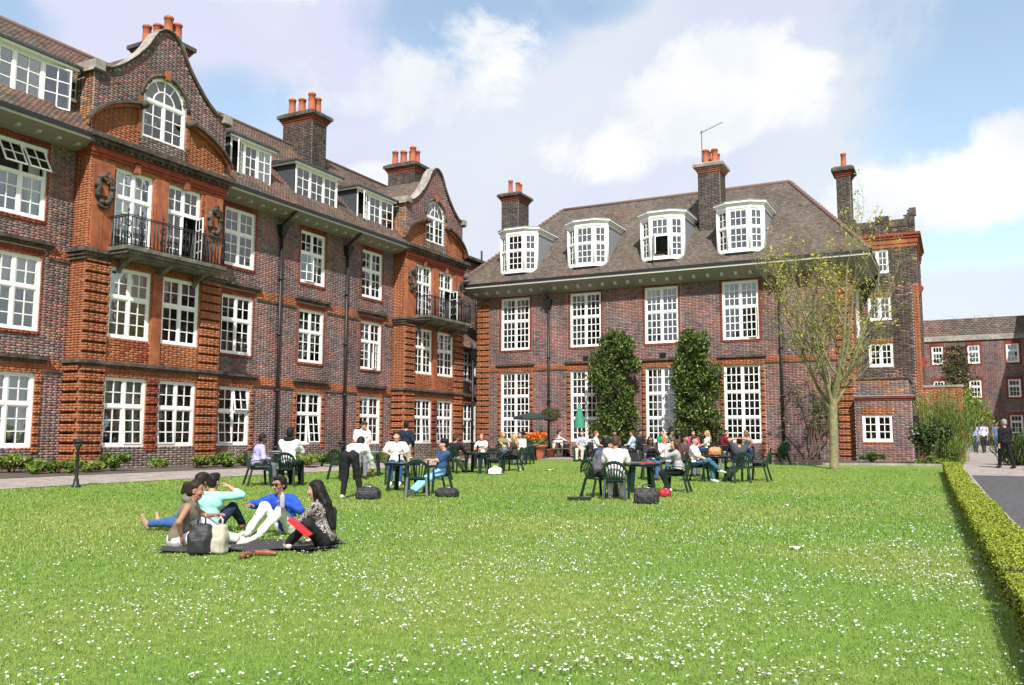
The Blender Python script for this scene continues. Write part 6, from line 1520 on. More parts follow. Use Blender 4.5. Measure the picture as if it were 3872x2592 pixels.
    if glasses:
        m_ = MB()
        for s in (-1, 1):
            c = hx((s*0.033, 0.104, 0.012)); m_.obox(c, HR[:, 0]*0.026, HR[:, 1]*0.004, HR[:, 2]*0.018); m_.bar(hx((s*0.058, .10, .018)), hx((s*0.084, .0, .016)), 0.006)
        m_.bar(hx((-.01, .108, .018)), hx((.01, .108, .018)), 0.006); m_.build('sunglasses', mat('lens_dark', (.015, .012, .012), .12, spec=.6), root, False)
    root['_h'] = 0; del root['_h']
    return root
# ---- presets -------------------------------------------------------------------------------------------------
def sit(lean=-0.08, seat=0.50, arms='lap', legs='down', fs=0.0, **k):
    d = dict(pelvis=(0, 0.0, seat+0.05), lean=lean)
    d['feet'] = {'down': ((-.11, .45+fs, .08), (.11, .47+fs, .08)), 'tuck': ((-.13, .25, .08), (.10, .30, .08)), 'out': ((-.1, .72, .08), (.08, .78, .08)), 'cross': ((-.10, .5, .08), (-.02, .72, .36))}[legs]
    d['knees'] = ((-.15, 1, .9), (.15, 1, .9))
    s = seat
    d['hands'] = {'lap': ((-.10, .30, s+.17), (.10, .32, s+.17)), 'table': ((-.13, .45, .76), (.14, .46, .76)), 'crossed': ((.12, .26, s+.32), (-.12, .28, s+.30)), 'chin': ((-.05, .32, s+.60), (.16, .40, .77)), 'behind': ((-.07, -.13, s+.78), (.07, -.13, s+.78)), 'arm': ((-.28, .25, .66), (.28, .25, .66)), 'phone': ((-.05, .30, s+.45), (.05, .31, s+.45)), 'down': ((-.26, .1, s+.12), (.2, .3, s+.16))}[arms]
    d['elbows'] = {'behind': ((-1, .25, .1), (1, .25, .1)), 'chin': ((-.5, .3, -1), (.6, -.3, -1))}.get(arms, ((-.7, -.5, -.6), (.7, -.5, -.6)))
    d.update(k); return d
# ------------------------------------------------------------------ garden furniture
def chair_proto():
    rt = empty('garden_chair', (0, 0, 0)); m = 'green_plastic'
    s = MB(); n = 6
    for i in range(n):          # dished seat
        y0, y1 = -0.21+0.42*i/n, -0.21+0.42*(i+1)/n; zf = lambda y: 0.425+0.05*(y*1.6)**2+0.02*(y > 0.15)
        w0, w1 = 0.20+0.03*(y0+0.21)/0.42, 0.20+0.03*(y1+0.21)/0.42
        s.add([(-w0, y0, zf(y0)), (w0, y0, zf(y0)), (w1, y1, zf(y1)), (-w1, y1, zf(y1)), (-w0, y0, zf(y0)-.02), (w0, y0, zf(y0)-.02), (w1, y1, zf(y1)-.02), (-w1, y1, zf(y1)-.02)], [(0, 1, 2, 3), (4, 5, 6, 7), (0, 1, 5, 4), (1, 2, 6, 5), (2, 3, 7, 6), (3, 0, 4, 7)])
    s.box(-0.23, 0.23, 0.195, 0.215, 0.37, 0.44); s.build('seat', m, rt, False)
    b = MB()                    # backrest: rounded top rail, side stiles and fanned slats
    top = [(0.27*math.sin(t)*1.0, -0.30-0.03*math.cos(t), 0.60+0.24*math.cos(t)) for t in np.linspace(-1.75, 1.75, 15)]
    for a, c in zip(top, top[1:]): b.bar(a, c, 0.075 if abs(a[0]) < .2 else .055, 0.018, up=(0, 1, .25))
    b.bar((-0.19, -0.215, 0.44), (0.19, -0.215, 0.44), 0.04, 0.04)
    for k in range(7):
        u = (k-3)/3.0; b.bar((u*0.145, -0.225, 0.44), (u*0.215, -0.315, 0.80-0.05*u*u), 0.030, 0.012, up=(0, 1, .25))
    b.build('backrest', m, rt, False)
    a_ = MB()
    for sx in (-1, 1):
        a_ = MB(); pts = [(sx*0.245, -0.29, 0.60), (sx*0.275, -0.15, 0.645), (sx*0.285, 0.05, 0.65), (sx*0.275, 0.19, 0.635), (sx*0.265, 0.235, 0.60)]
        for p, q in zip(pts, pts[1:]): a_.bar(p, q, 0.055, 0.022)
        a_.build('armrest', m, rt, False)
    for sx in (-1, 1):
        l = MB(); l.bar((sx*0.265, 0.225, 0.62), (sx*0.275, 0.265, 0.0), 0.06, 0.03, up=(0, 1, 0)); l.bar((sx*0.255, 0.21, 0.44), (sx*0.255, 0.25, 0.02), 0.02, 0.05, up=(0, 1, 0)); l.build('leg', m, rt, False)
        l = MB(); l.bar((sx*0.215, -0.20, 0.45), (sx*0.25, -0.33, 0.0), 0.055, 0.03, up=(0, 1, 0)); l.bar((sx*0.20, -0.20, 0.44), (sx*0.235, -0.31, 0.02), 0.02, 0.045, up=(0, 1, 0)); l.build('leg', m, rt, False)
    return rt
def table_proto(rad=0.5, top='green_plastic', name='garden_table'):
    rt = empty(name, (0, 0, 0)); t = MB(); t.lathe([(0.05, 0.700), (rad*0.96, 0.700), (rad, 0.705), (rad, 0.725), (rad*0.97, 0.730), (0.02, 0.730)], (0, 0, 0), 28); t.lathe([(rad*.93, .655), (rad*.93, .70)], (0, 0, 0), 28, False); t.build('tabletop', top, rt, False)
    for k in range(4):
        a = k*math.pi/2+0.78; c, s = math.cos(a), math.sin(a); l = MB(); l.bar((c*rad*.62, s*rad*.62, 0.70), (c*rad*.80, s*rad*.80, 0.0), 0.12, 0.02, up=(c, s, 0.1)); l.bar((c*rad*.58, s*rad*.58, 0.70), (c*rad*.76, s*rad*.76, 0.0), 0.02, 0.05, up=(c, s, 0.1)); l.build('leg', 'green_plastic', rt, False)
    return rt
def copy_tree(o, parent=None):
    c = o.copy(); COL.objects.link(c); c.parent = parent
    for ch in [q for q in bpy.data.objects if q.parent is o]: copy_tree(ch, c)
    return c
CP, TP = chair_proto(), table_proto(); TP2 = table_proto(0.48, 'grey_top')
used = set()
def put(proto, xy, rz, label, cat, group=None, s=1.0):
    o = proto if proto.name not in used else copy_tree(proto); used.add(proto.name)
    o.location = (xy[0], xy[1], g(xy[0], xy[1])); o.rotation_euler = (0, 0, rz); o.scale = (s, s, s); tag(o, label, cat, group); return o
def chair(xy, rz, label): return put(CP, xy, rz, label, 'chair', 'green plastic garden chairs')
def facing(deg):        # 0 = away from the camera along the view axis, 90 = to the right in the picture, 180 = towards the camera
    return -R(-27.2+deg)
def xy(px, py): p = at(px, py); return (p.x, p.y)
def fwd(xy_, rz, d, r_=0.0): return (xy_[0]-math.sin(rz)*d+math.cos(rz)*r_, xy_[1]+math.cos(rz)*d+math.sin(rz)*r_)
CH_LAB = []
def seated(px, py, deg, plabel, clabel, dy=0.0, **k):
    """chair with someone in it; pixel marks the ground under the seat"""
    p = xy(px, py); rz = facing(deg); chair(p, rz, clabel)
    args = sit(**{q: k.pop(q) for q in list(k) if q in ('lean', 'seat', 'arms', 'legs_', 'fs')}) if 'legs_' not in k else None
    if args is None:
        lg = k.pop('legs_'); args = sit(legs=lg, **{q: k.pop(q) for q in list(k) if q in ('lean', 'seat', 'arms', 'fs')})
    args.update(k); return person(plabel, fwd(p, rz, -0.07+dy), rz, **args)
WHITE = (.80, .80, .79); BLACK = (.018, .018, .02); NAVY = (.02, .035, .085); JEAN = (.06, .11, .22); GREY = (.13, .13, .14)
print('furniture', time.time()-T0)
# ---- picnic group on the lawn --------------------------------------------------------------------------------
# blanket
bc = xy(960, 2070); B0 = Vector((bc[0], bc[1], 0)); ax_ = Vector((math.cos(R(27.2)), math.sin(R(27.2)), 0)); ay_ = Vector((-math.sin(R(27.2)), math.cos(R(27.2)), 0))
V = []; n = 26
for i in range(n+1):
    for j in range(15):
        u = (i/n-.5)*2.1*(1-.06*math.sin(j)); v = (j/14-.5)*1.05*(1+.1*math.sin(i*.9)); p = B0+ax_*u+ay_*(v+.1*math.sin(u*2.3)); V.append((p.x, p.y, 0.035+.012*math.sin(u*9+v*4)+.012*math.sin(v*13-u*5)))
Fc = [(i*15+j, i*15+j+1, (i+1)*15+j+1, (i+1)*15+j) for i in range(n) for j in range(14)]
mat('blanket', (.035, .033, .035), .95, var=.2, vscale=5, bump=.3); tag(link('picnic_blanket', mesh_np('picnic_blanket', V, Fc, 'blanket', smooth=True)), 'rumpled charcoal blanket spread under the picnic group', 'blanket')
def ground_sit(pose, **k):
    d = dict(pelvis=(0, 0, 0.12), h=0.0125, scale=0.95); d.update(pose); d.update(k); return d
KHAKI = (.16, .135, .10)
person('woman with a bun in khaki hooded vest and white trousers on the picnic blanket', xy(668, 2070), facing(68), **ground_sit(dict(feet=((-.16, .70, .09), (.12, .82, .08)), knees=((-.25, .3, 1), (.2, .2, 1))), lean=0.30, twist=-.1, side=.06,
       hands=((.05, .50, .42), (.27, .05, .14)), elbows=((-.8, 0, -.5), (1, -.6, -.1)), hpose=('relax', 'flat'), skin='tan', hair='dark', hstyle='bun', top=(KHAKI, 'none'), legs=((.78, .78, .77), 'crop'), shoes=(.75, .6, .55), female=True, hood=KHAKI, head=(.25, 1, -.12), toes=((-.1, .8, .5), (.1, .9, .35))))
MINT = (.30, .66, .57)
person('man in mint shirt seen from behind with one hand raised to his head', xy(785, 2018), facing(12), **ground_sit(dict(feet=((-.22, .62, .09), (.25, .60, .09)), knees=((-.4, .5, 1), (.4, .5, 1))), lean=.12, hands=((-.28, .42, .36), (.20, .22, .70)), elbows=((-.7, 0, -.6), (1, .1, -.5)), skin='light', hair='black', hstyle='short', top=(MINT, 'roll'), legs=((.02, .03, .07), 'long'), head=(.1, 1, -.05), shoes=(.2, .12, .06)))
person('dark haired person in blue jeans stretched out behind the woman with a bun', xy(745, 2012), facing(-70), **ground_sit(dict(feet=((-.10, .86, .10), (.12, .84, .10)), knees=((0, 0, 1), (0, 0, 1))), lean=-.12, hands=((-.32, -.16, .10), (.30, -.12, .10)), elbows=((-.5, -1, 0), (.5, -1, 0)), skin='light', hair='dark', hstyle='short', top=((.08, .07, .07), 'long'), legs=((.045, .11, .26), 'long'), shoes=(.35, .24, .15), head=(1.0, -.2, 0), toes=((-.2, .35, 1), (.15, .35, 1))))
P4 = person('man in blue shirt and sunglasses sitting with knees drawn up on the grass', xy(1085, 2020), facing(205), **ground_sit(dict(feet=((-.02, .62, .09), (.30, .50, .09)), knees=((-.2, .4, 1), (.3, .3, 1))), lean=.30, hands=((-.24, .36, .50), (.30, .50, .46)), elbows=((-.9, -.1, -.6), (.9, -.2, -.3)), skin='tan', hair='black', hstyle='short', top=((.02, .075, .42), 'long'), legs=((.78, .77, .76), 'long'), shoes=(.6, .58, .55), glasses=True, head=(.12, 1, -.02), hpose=('grip', 'relax')))
def leopard():
    m = bpy.data.materials.new('leopard_print'); m.use_nodes = True; t = m.node_tree; b = t.nodes['Principled BSDF']; b.inputs['Roughness'].default_value = .9; tcn = t.nodes.new('ShaderNodeTexCoord'); n = t.nodes.new('ShaderNodeTexNoise'); n.inputs['Scale'].default_value = 34; n.inputs['Detail'].default_value = 2; n.inputs['Distortion'].default_value = 1.2
    r = t.nodes.new('ShaderNodeValToRGB'); r.color_ramp.interpolation = 'CONSTANT'; r.color_ramp.elements[0].color = (.02, .018, .018, 1); r.color_ramp.elements[1].color = (.42, .38, .35, 1); r.color_ramp.elements[1].position = .5; e = r.color_ramp.elements.new(.60); e.color = (.16, .13, .115, 1)
    t.links.new(tcn.outputs['Object'], n.inputs['Vector']); t.links.new(n.outputs['Fac'], r.inputs['Fac']); t.links.new(r.outputs[0], b.inputs['Base Color']); return m
person('woman with very long dark hair in black and white patterned top', xy(1228, 2074), facing(-78), **ground_sit(dict(feet=((-.30, .38, .09), (.36, .30, .09)), knees=((-1, .8, .45), (1, .9, .35))), lean=.20, hands=((.02, .46, .36), (.18, .44, .34)), elbows=((-.7, -.2, -.6), (.7, -.3, -.6)), skin='light', hair='black', hstyle='longer', top=((.3, .28, .26), 'long'), top2=leopard(), legs=(BLACK, 'long'), shoes=(.6, .5, .45), female=True, head=(-.1, 1, -.06), hpose=('grip', 'grip'), toes=((.6, .5, 0), (-.6, .6, 0))))
print('picnic', time.time()-T0)
# red folder on her lap
def slab(name, c, ex, ey, ez, mats_, label, cat, edge=True):
    m_ = MB(); m_.obox(c, ex, ey, ez); ex, ey, ez = Vector(ex), Vector(ey), Vector(ez)
    m_.m = 1; m_.obox(Vector(c)+ey*0.03, ex*0.97, ey*0.96, ez*0.55) if edge else None
    o = m_.build(name, mats_); tag(o, label, cat); return o
mat('red_card', (.55, .02, .03), .4); mat('paper', (.8, .8, .78), .8); mat('beige_canvas', (.42, .39, .31), .9, var=.1); mat('black_nylon', (.018, .018, .02), .6, var=.2); mat('brown_leather', (.20, .07, .03), .5, var=.2); mat('tan_leather', (.42, .14, .04), .45, var=.12); mat('white_cloth', (.78, .77, .75), .9, var=.06); mat('screen_black', (.01, .01, .012), .15); mat('silver', (.5, .51, .52), .3, metal=.8); mat('clear_plastic', (.6, .65, .65), .1, trans=.5)
pf = at_depth(1135, 1995, 10.3); ey = (ax_*0.75+Vector((0, 0, -.62))).normalized(); ez = ey.cross(ay_).normalized(); slab('folder', pf, ay_*0.11, ey*0.155, ez*0.016, ['red_card', 'paper'], 'bright red folder of papers on the lap of the long haired woman', 'folder')
def bag(name, c, r, mats_, label, cat='bag', seed=0, strap=True, rz=0.0):
    """soft bag: rounded body with pocket, zip line and a strap"""
    root = empty(name, (c[0], c[1], g(c[0], c[1])), rz, label=label, cat=cat); F = Field(); a, b, h_ = r
    F.box((0, 0, h_*.36), (a, b, h_*.36), min(.05, b*.5), .03); F.box((a*.06*math.sin(seed), b*.12, h_*.72), (a*.82, b*.72, h_*.24), min(.05, b*.45), .07); F.box((0, -b*.95, h_*.30), (a*.68, b*.35, h_*.24), .025, .02)
    V, Q = F.mesh(max(.009, h_*.035), .005, seed); V[:, 2] = np.maximum(V[:, 2], .0); link('body', mesh_np('body', V, Q, mats_[0], smooth=True), root, False)
    if strap:
        m_ = MB(); m_.tube([(-a*.35, 0, h_*.88), (-a*.3, .02, h_*1.12), (0, .03, h_*1.2), (a*.3, .02, h_*1.12), (a*.35, 0, h_*.88)], .012, 6); m_.build('strap', mats_[-1], root, False)
    m_ = MB(); m_.tube([(-a*.55, b*.2, h_*.92), (0, b*.15, h_*.99), (a*.55, b*.2, h_*.92)], .006, 5); m_.build('zip', 'silver', root, False); return root
bag('backpack', xy(757, 2098), (.14, .11, .38), ['black_nylon'], 'slouching dark backpack beside the woman with a bun', seed=2, rz=.5)
bag('canvas_bag', xy(826, 2096), (.10, .09, .36), ['beige_canvas'], 'pale canvas tote propped against the dark backpack', seed=3, rz=.3)
def shoe_pair(c, rz, lb):
    o = empty('loose_shoe', (c[0], c[1], g(*c)), rz, label=lb, cat='shoe'); F = Field(); F.cone((0, -.08, .04), (0, .03, .035), .04, .038, .02); F.cone((0, .03, .035), (0, .14, .028), .038, .028, .02); F.ell((0, -.06, .10), (.03, .05, .05), .02, None, True); V, Q = F.mesh(.009); V[:, 2] = np.maximum(V[:, 2], .002)
    link('upper', mesh_np('upper', V, Q, 'brown_leather', smooth=True), o, False); m_ = MB(); m_.box(-.035, .035, -.11, .13, 0, .012); m_.build('sole', 'black_nylon', o, False)
shoe_pair(xy(928, 2112), 0.3, 'brown leather shoe standing alone before the blanket edge'); shoe_pair(xy(998, 2102), -1.2, 'tipped brown leather shoe pointing along the blanket edge')
m_ = MB(); c = mw(P4) @ Vector((-.245, .425, .53)); m_.lathe([(.033, -.09), (.035, -.08), (.035, .06), (.03, .08), (.014, .10), (.014, .12)], c, 12); tag(m_.build('water_bottle', 'clear_plastic'), 'clear water bottle held by the blue shirted man', 'bottle')
def paper(c, s, rz, lb, name='litter', col='paper'):
    m_ = MB(); a = Vector((math.cos(rz), math.sin(rz), 0))*s; b = Vector((-math.sin(rz), math.cos(rz), 0))*s*.7; p = Vector((c[0], c[1], g(*c)+.025)); n_ = 5
    V = [p+a*(i/n_*2-1)+b*(j/n_*2-1)+Vector((0, 0, .02*math.sin(i*1.9+j)+.012*((i-2)**2)*.2)) for i in range(n_+1) for j in range(n_+1)]
    m_.add(V, [(i*(n_+1)+j, i*(n_+1)+j+1, (i+1)*(n_+1)+j+1, (i+1)*(n_+1)+j) for i in range(n_) for j in range(n_)], True); tag(m_.build(name, col), lb, 'litter')
paper(xy(3013, 2080), .09, .2, 'crumpled white paper lying among the daisies'); paper(xy(2978, 1916), .05, .2, 'small white scrap on the lawn toward the tree'); mat('cream_paper', (.75, .62, .32), .8); paper(xy(2078, 1780), .16, .6, 'cream paper bag lying on the far lawn', 'paper_bag', 'cream_paper'); paper(xy(1968, 1780), .08, .4, 'pale wrapper near the cream paper bag')
# ---- left tables ---------------------------------------------------------------------------------------------
seated(975, 1838, 60, 'man in lilac shirt and grey trousers leaning forward in a chair', 'green chair under the man in the lilac shirt', lean=.22, arms='lap', skin='dark', hair='black', hstyle='crop', top=((.42, .38, .68), 'long'), legs=((.12, .13, .15), 'long'), shoes=(.5, .5, .5), head=(.2, 1, -.05))
seated(1092, 1838, 8, 'broad man in white shirt with black hood seen from behind', 'green slatted chair under the broad man in white', lean=.05, arms='table', skin='tan', hair='black', hstyle='crop', top=(WHITE, 'long'), legs=(BLACK, 'long'), scale=1.12, head=(-.15, 1, 0.05), hood=(.012, .012, .014))
put(TP2, xy(1075, 1800), .3, 'grey topped round table in front of the man in lilac', 'table', 'round garden tables')
bp_ = xy(1325, 1888)
person('man in white and navy top bending right over a table', bp_, facing(12), pelvis=(0, -.06, .93), lean=1.2, scale=1.04, feet=((-.17, -.02, .07), (.19, .10, .07)), knees=((0, 1, .1), (0, 1, .1)), hands=((-.18, .62, .58), (.24, .66, .60)), elbows=((-.8, 0, .3), (.8, 0, .3)), skin='tan', hair='black', hstyle='crop', top=((.72, .76, .80), 'long'), legs=(BLACK, 'long'), shoes=(.55, .55, .55), head=(0, .9, -.5))
chair(xy(1290, 1815), facing(30), 'empty green chair beyond the bending man'); chair(xy(1395, 1800), facing(-100), 'green chair behind the bending man facing the grey table')
put(TP, xy(1520, 1858), .2, 'round green table where the man in the white tee rests his arms', 'table', 'round garden tables')
seated(1497, 1832, 176, 'mop haired man in white tee resting both arms on the table', 'green chair behind the mop haired man', lean=.12, arms='table', skin='fair', hair='brown', hstyle='mop', top=(WHITE, 'short'), legs=((.03, .08, .2), 'long'), shoes=(.7, .7, .7), head=(0.05, 1, -.02), scale=1.12, elbows=((-1, -.2, -.4), (1, -.2, -.4)))
chair(xy(1575, 1880), facing(-5), 'empty green chair with its back to the picnic group')
seated(1655, 1866, -118, 'man in navy polo and pale blue jeans lounging at the table', 'green chair under the man in the navy polo', lean=-.22, arms='crossed', legs_='out', skin='light', hair='black', hstyle='mop', top=((.035, .075, .17), 'short'), legs=((.22, .48, .72), 'long'), shoes=(.05, .05, .05), head=(.35, 1, .05))
chair(xy(1660, 1815), facing(-60), 'tilted empty green chair behind the man in the navy polo')
bag('holdall', xy(1392, 1888), (.26, .17, .28), ['black_nylon'], 'black holdall on the grass by the feet of the bending man', seed=5, rz=.4); bag('rucksack', xy(1690, 1880), (.26, .15, .22), ['black_nylon'], 'flat black rucksack lying behind the man in the navy polo', seed=6, rz=.2)
person('young man in white tee standing with his head bowed', xy(1365, 1812), facing(150), lean=.05, hands=((-.12, .26, 1.05), (.12, .26, 1.05)), skin='light', hair='brown', hstyle='short', top=(WHITE, 'short'), legs=((.2, .2, .21), 'long'), head=(-.3, .9, -.55), hpose=('grip', 'grip'))
person('man in navy sweater standing with his back turned and one hand up', xy(1532, 1800), facing(15), hands=((-.36, .18, 1.38), (.2, .12, .95)), elbows=((-1, -.2, -.8), (.6, -1, -.2)), skin='light', hair='black', hstyle='short', top=((.016, .022, .04), 'long'), legs=((.4, .37, .3), 'long'), head=(-.3, 1, 0))
put(TP2, xy(1400, 1795), .6, 'grey topped table beside the standing man in white', 'table', 'round garden tables')
seated(1722, 1790, 30, 'man in black shirt and pale trousers seen from behind', 'green chair under the man in black', lean=.08, arms='table', legs_='out', skin='tan', hair='brown', hstyle='short', top=((.015, .017, .022), 'long'), legs=((.5, .48, .42), 'long'), head=(.5, 1, 0), h=.018)
put(TP, xy(1800, 1790), .1, 'green round table shared by the man in black and the girl in white', 'table', 'round garden tables')
seated(1822, 1772, 200, 'girl in white blouse with dark strap facing the man in black', 'green chair under the girl in white', lean=.15, arms='table', skin='light', hair='red', hstyle='long', top=(WHITE, 'short'), legs=(BLACK, 'long'), female=True, h=.018)
chair(xy(1870, 1792), facing(10), 'green chair with a dark jacket hung over its back')
m_ = Field(); m_.cone((-.22, -.33, .72), (.22, -.33, .72), .05, None, .05); m_.cone((-.16, -.36, .5), (.16, -.36, .5), .06, None, .08); V, Q = m_.mesh(.02, .01, 3); o = link('jacket', mesh_np('jacket', V, Q, cmat('cloth', (.02, .025, .03)), smooth=True)); p = xy(1870, 1792); o.location = (p[0], p[1], g(*p)); o.rotation_euler = (0, 0, facing(10)); tag(o, 'dark jacket draped over the back of a green chair', 'jacket')
seated(1940, 1782, -70, 'woman in dark jacket with long brown hair and crossed legs', 'green chair under the woman in the dark jacket', lean=.05, arms='lap', legs_='cross', skin='light', hair='blonde', hstyle='long', top=((.05, .045, .035), 'long'), legs=(BLACK, 'long'), female=True, shoes=(.2, .12, .08), h=.018)
bag('white_bag', xy(1872, 1795), (.22, .16, .24), ['white_cloth'], 'stuffed white shopping bag on the grass by the far chairs', seed=8, rz=.3)
seated(1905, 1755, 160, 'fair haired girl in olive top near the tulip planter', 'green chair under the girl in olive', arms='table', skin='fair', hair='blonde', hstyle='long', top=((.2, .19, .08), 'short'), legs=(JEAN, 'long'), female=True, h=.02)
seated(1965, 1758, 190, 'person in cream jacket turned away beside the girl in olive', 'green chair under the person in cream', arms='lap', skin='light', hair='brown', hstyle='short', top=((.62, .58, .5), 'long'), legs=(GREY, 'long'), h=.02)
chair(xy(1988, 1756), facing(-160), 'empty grey green chair standing before the tulip planter')
print('left tables', time.time()-T0)
# ---- right tables --------------------------------------------------------------------------------------------
seated(2262, 1880, 62, 'man in grey suit jacket hunched over the laptop table', 'green chair under the man in the grey jacket', lean=.48, scale=1.08, arms='table', skin='light', hair='black', hstyle='short', top=((.10, .10, .115), 'long'), legs=((.06, .06, .07), 'long'), head=(.2, 1, -.35))
seated(2328, 1890, 12, 'man in white tee and pale jeans with his back turned at the laptop', 'green slatted chair under the man with pale jeans', lean=.22, arms='table', legs_='tuck', skin='tan', hair='brown', hstyle='crop', top=(WHITE, 'short'), legs=((.55, .55, .53), 'long'), shoes=(.3, .3, .3), head=(.15, 1, -.2), scale=1.08)
put(TP, xy(2425, 1862), .5, 'round green table carrying the open laptop', 'table', 'round garden tables')
tz_ = g(*xy(2425, 1862))+.735; tc_ = xy(2425, 1862)
lp = empty('laptop', (tc_[0]-.2, tc_[1]+.08, tz_), R(27)+.2, label='open dark laptop on the round table', cat='laptop'); m_ = MB(); m_.box(-.17, .17, -.12, .12, 0, .02); m_.build('keyboard', 'silver', lp, False); m_ = MB(); m_.obox((0, .165, .13), Vector((.17, 0, 0)), Vector((0, .004, -.002)), Vector((0, .045, .115))); m_.build('screen', 'screen_black', lp, False)
o = slab('notebook', Vector((tc_[0]+.2, tc_[1]-.12, tz_+.012)), Vector((.16, .05, 0)), Vector((-.04, .11, 0)), Vector((0, 0, .012)), ['red_card', 'paper'], 'red notebook lying on the laptop table', 'notebook')
seated(2462, 1815, 178, 'woman in red sunglasses and dark cardigan looking at her phone', 'green chair under the woman with red sunglasses', lean=.02, arms='phone', skin='tan', hair='dark', hstyle='long', top=((.03, .03, .035), 'long'), legs=(JEAN, 'long'), female=True, glasses=True, head=(0, 1, -.2), hpose=('grip', 'grip'))
seated(2515, 1800, 160, 'blonde woman in sunglasses and white vest resting her chin on her hand', 'green chair under the blonde woman in sunglasses', lean=.15, arms='chin', skin='fair', hair='blonde', hstyle='long', top=(WHITE, 'short'), legs=(JEAN, 'long'), female=True, glasses=True, head=(-.3, 1, 0))
seated(2560, 1862, -68, 'woman in light grey cardigan and black leggings turned to the laptop table', 'green chair under the woman in the grey cardigan', lean=.12, arms='chin', legs_='tuck', skin='fair', hair='brown', hstyle='long', top=((.36, .36, .36), 'long'), legs=(BLACK, 'long'), female=True, shoes=(.6, .6, .6), head=(-.1, 1, .02))
bag('shoulder_bag', xy(2445, 1905), (.26, .14, .34), ['black_nylon'], 'slate shoulder bag leaning on the laptop table legs', seed=11, rz=.2); mat('red_nylon', (.32, .01, .02), .5, var=.1); bag('red_bag', xy(2515, 1880), (.13, .09, .2), ['red_nylon', 'black_nylon'], 'small red bag under the laptop table', seed=12)
cs = empty('instrument_case', (*xy(2190, 1893), g(*xy(2190, 1893))), R(27), label='slim black case lying flat on the lawn', cat='case'); m_ = MB(); m_.box(-.26, .26, -.1, .1, 0.005, .075); m_.build('shell', 'dark_plastic', cs, False); m_ = MB(); m_.box(-.265, .265, -.105, .105, .036, .042); m_.build('seam', 'black_iron', cs, False); m_ = MB(); m_.tube([(-.07, -.1, .045), (-.06, -.14, .045), (.06, -.14, .045), (.07, -.1, .045)], .009, 6); m_.build('handle', 'black_nylon', cs, False)
put(TP, xy(2705, 1815), .9, 'round green table carrying the orange brown handbag', 'table', 'round garden tables')
tb = xy(2705, 1815); hb = bag('handbag', tb, (.19, .09, .27), ['tan_leather', 'brown_leather'], 'orange brown leather handbag standing on a table', seed=14, rz=.3, strap=False); hb.location.z = g(*tb)+.735
seated(2790, 1825, -12, 'man in dark tee seen from behind with both hands behind his head', 'green chair under the man with hands behind his head', lean=-.18, arms='behind', skin='light', hair='black', hstyle='short', top=((.055, .06, .07), 'short'), legs=((.3, .36, .42), 'long'), head=(0, 1, .1), shoes=(.1, .08, .06), legs_='out')
seated(2640, 1822, 115, 'person in white shirt and blue jeans with a leg crossed', 'green chair under the person in blue jeans', lean=-.1, arms='lap', legs_='cross', skin='light', hair='brown', hstyle='short', top=(WHITE, 'short'), legs=((.05, .13, .2), 'long'), shoes=(.5, .5, .5), head=(.3, 1, 0))
seated(2600, 1800, 150, 'person in dark plaid shirt behind the blue jeans', 'green chair under the person in plaid', arms='lap', skin='tan', hair='black', hstyle='short', top=((.08, .05, .06), 'short'), legs=(GREY, 'long'), h=.018)
chair(xy(2870, 1820), facing(-60), 'empty green chair turned aside with a black bag on its seat'); p = xy(2870, 1820); hb = bag('seat_bag', p, (.17, .12, .22), ['black_nylon'], 'black bag resting on the seat of a turned green chair', seed=15); hb.location.z = g(*p)+.44
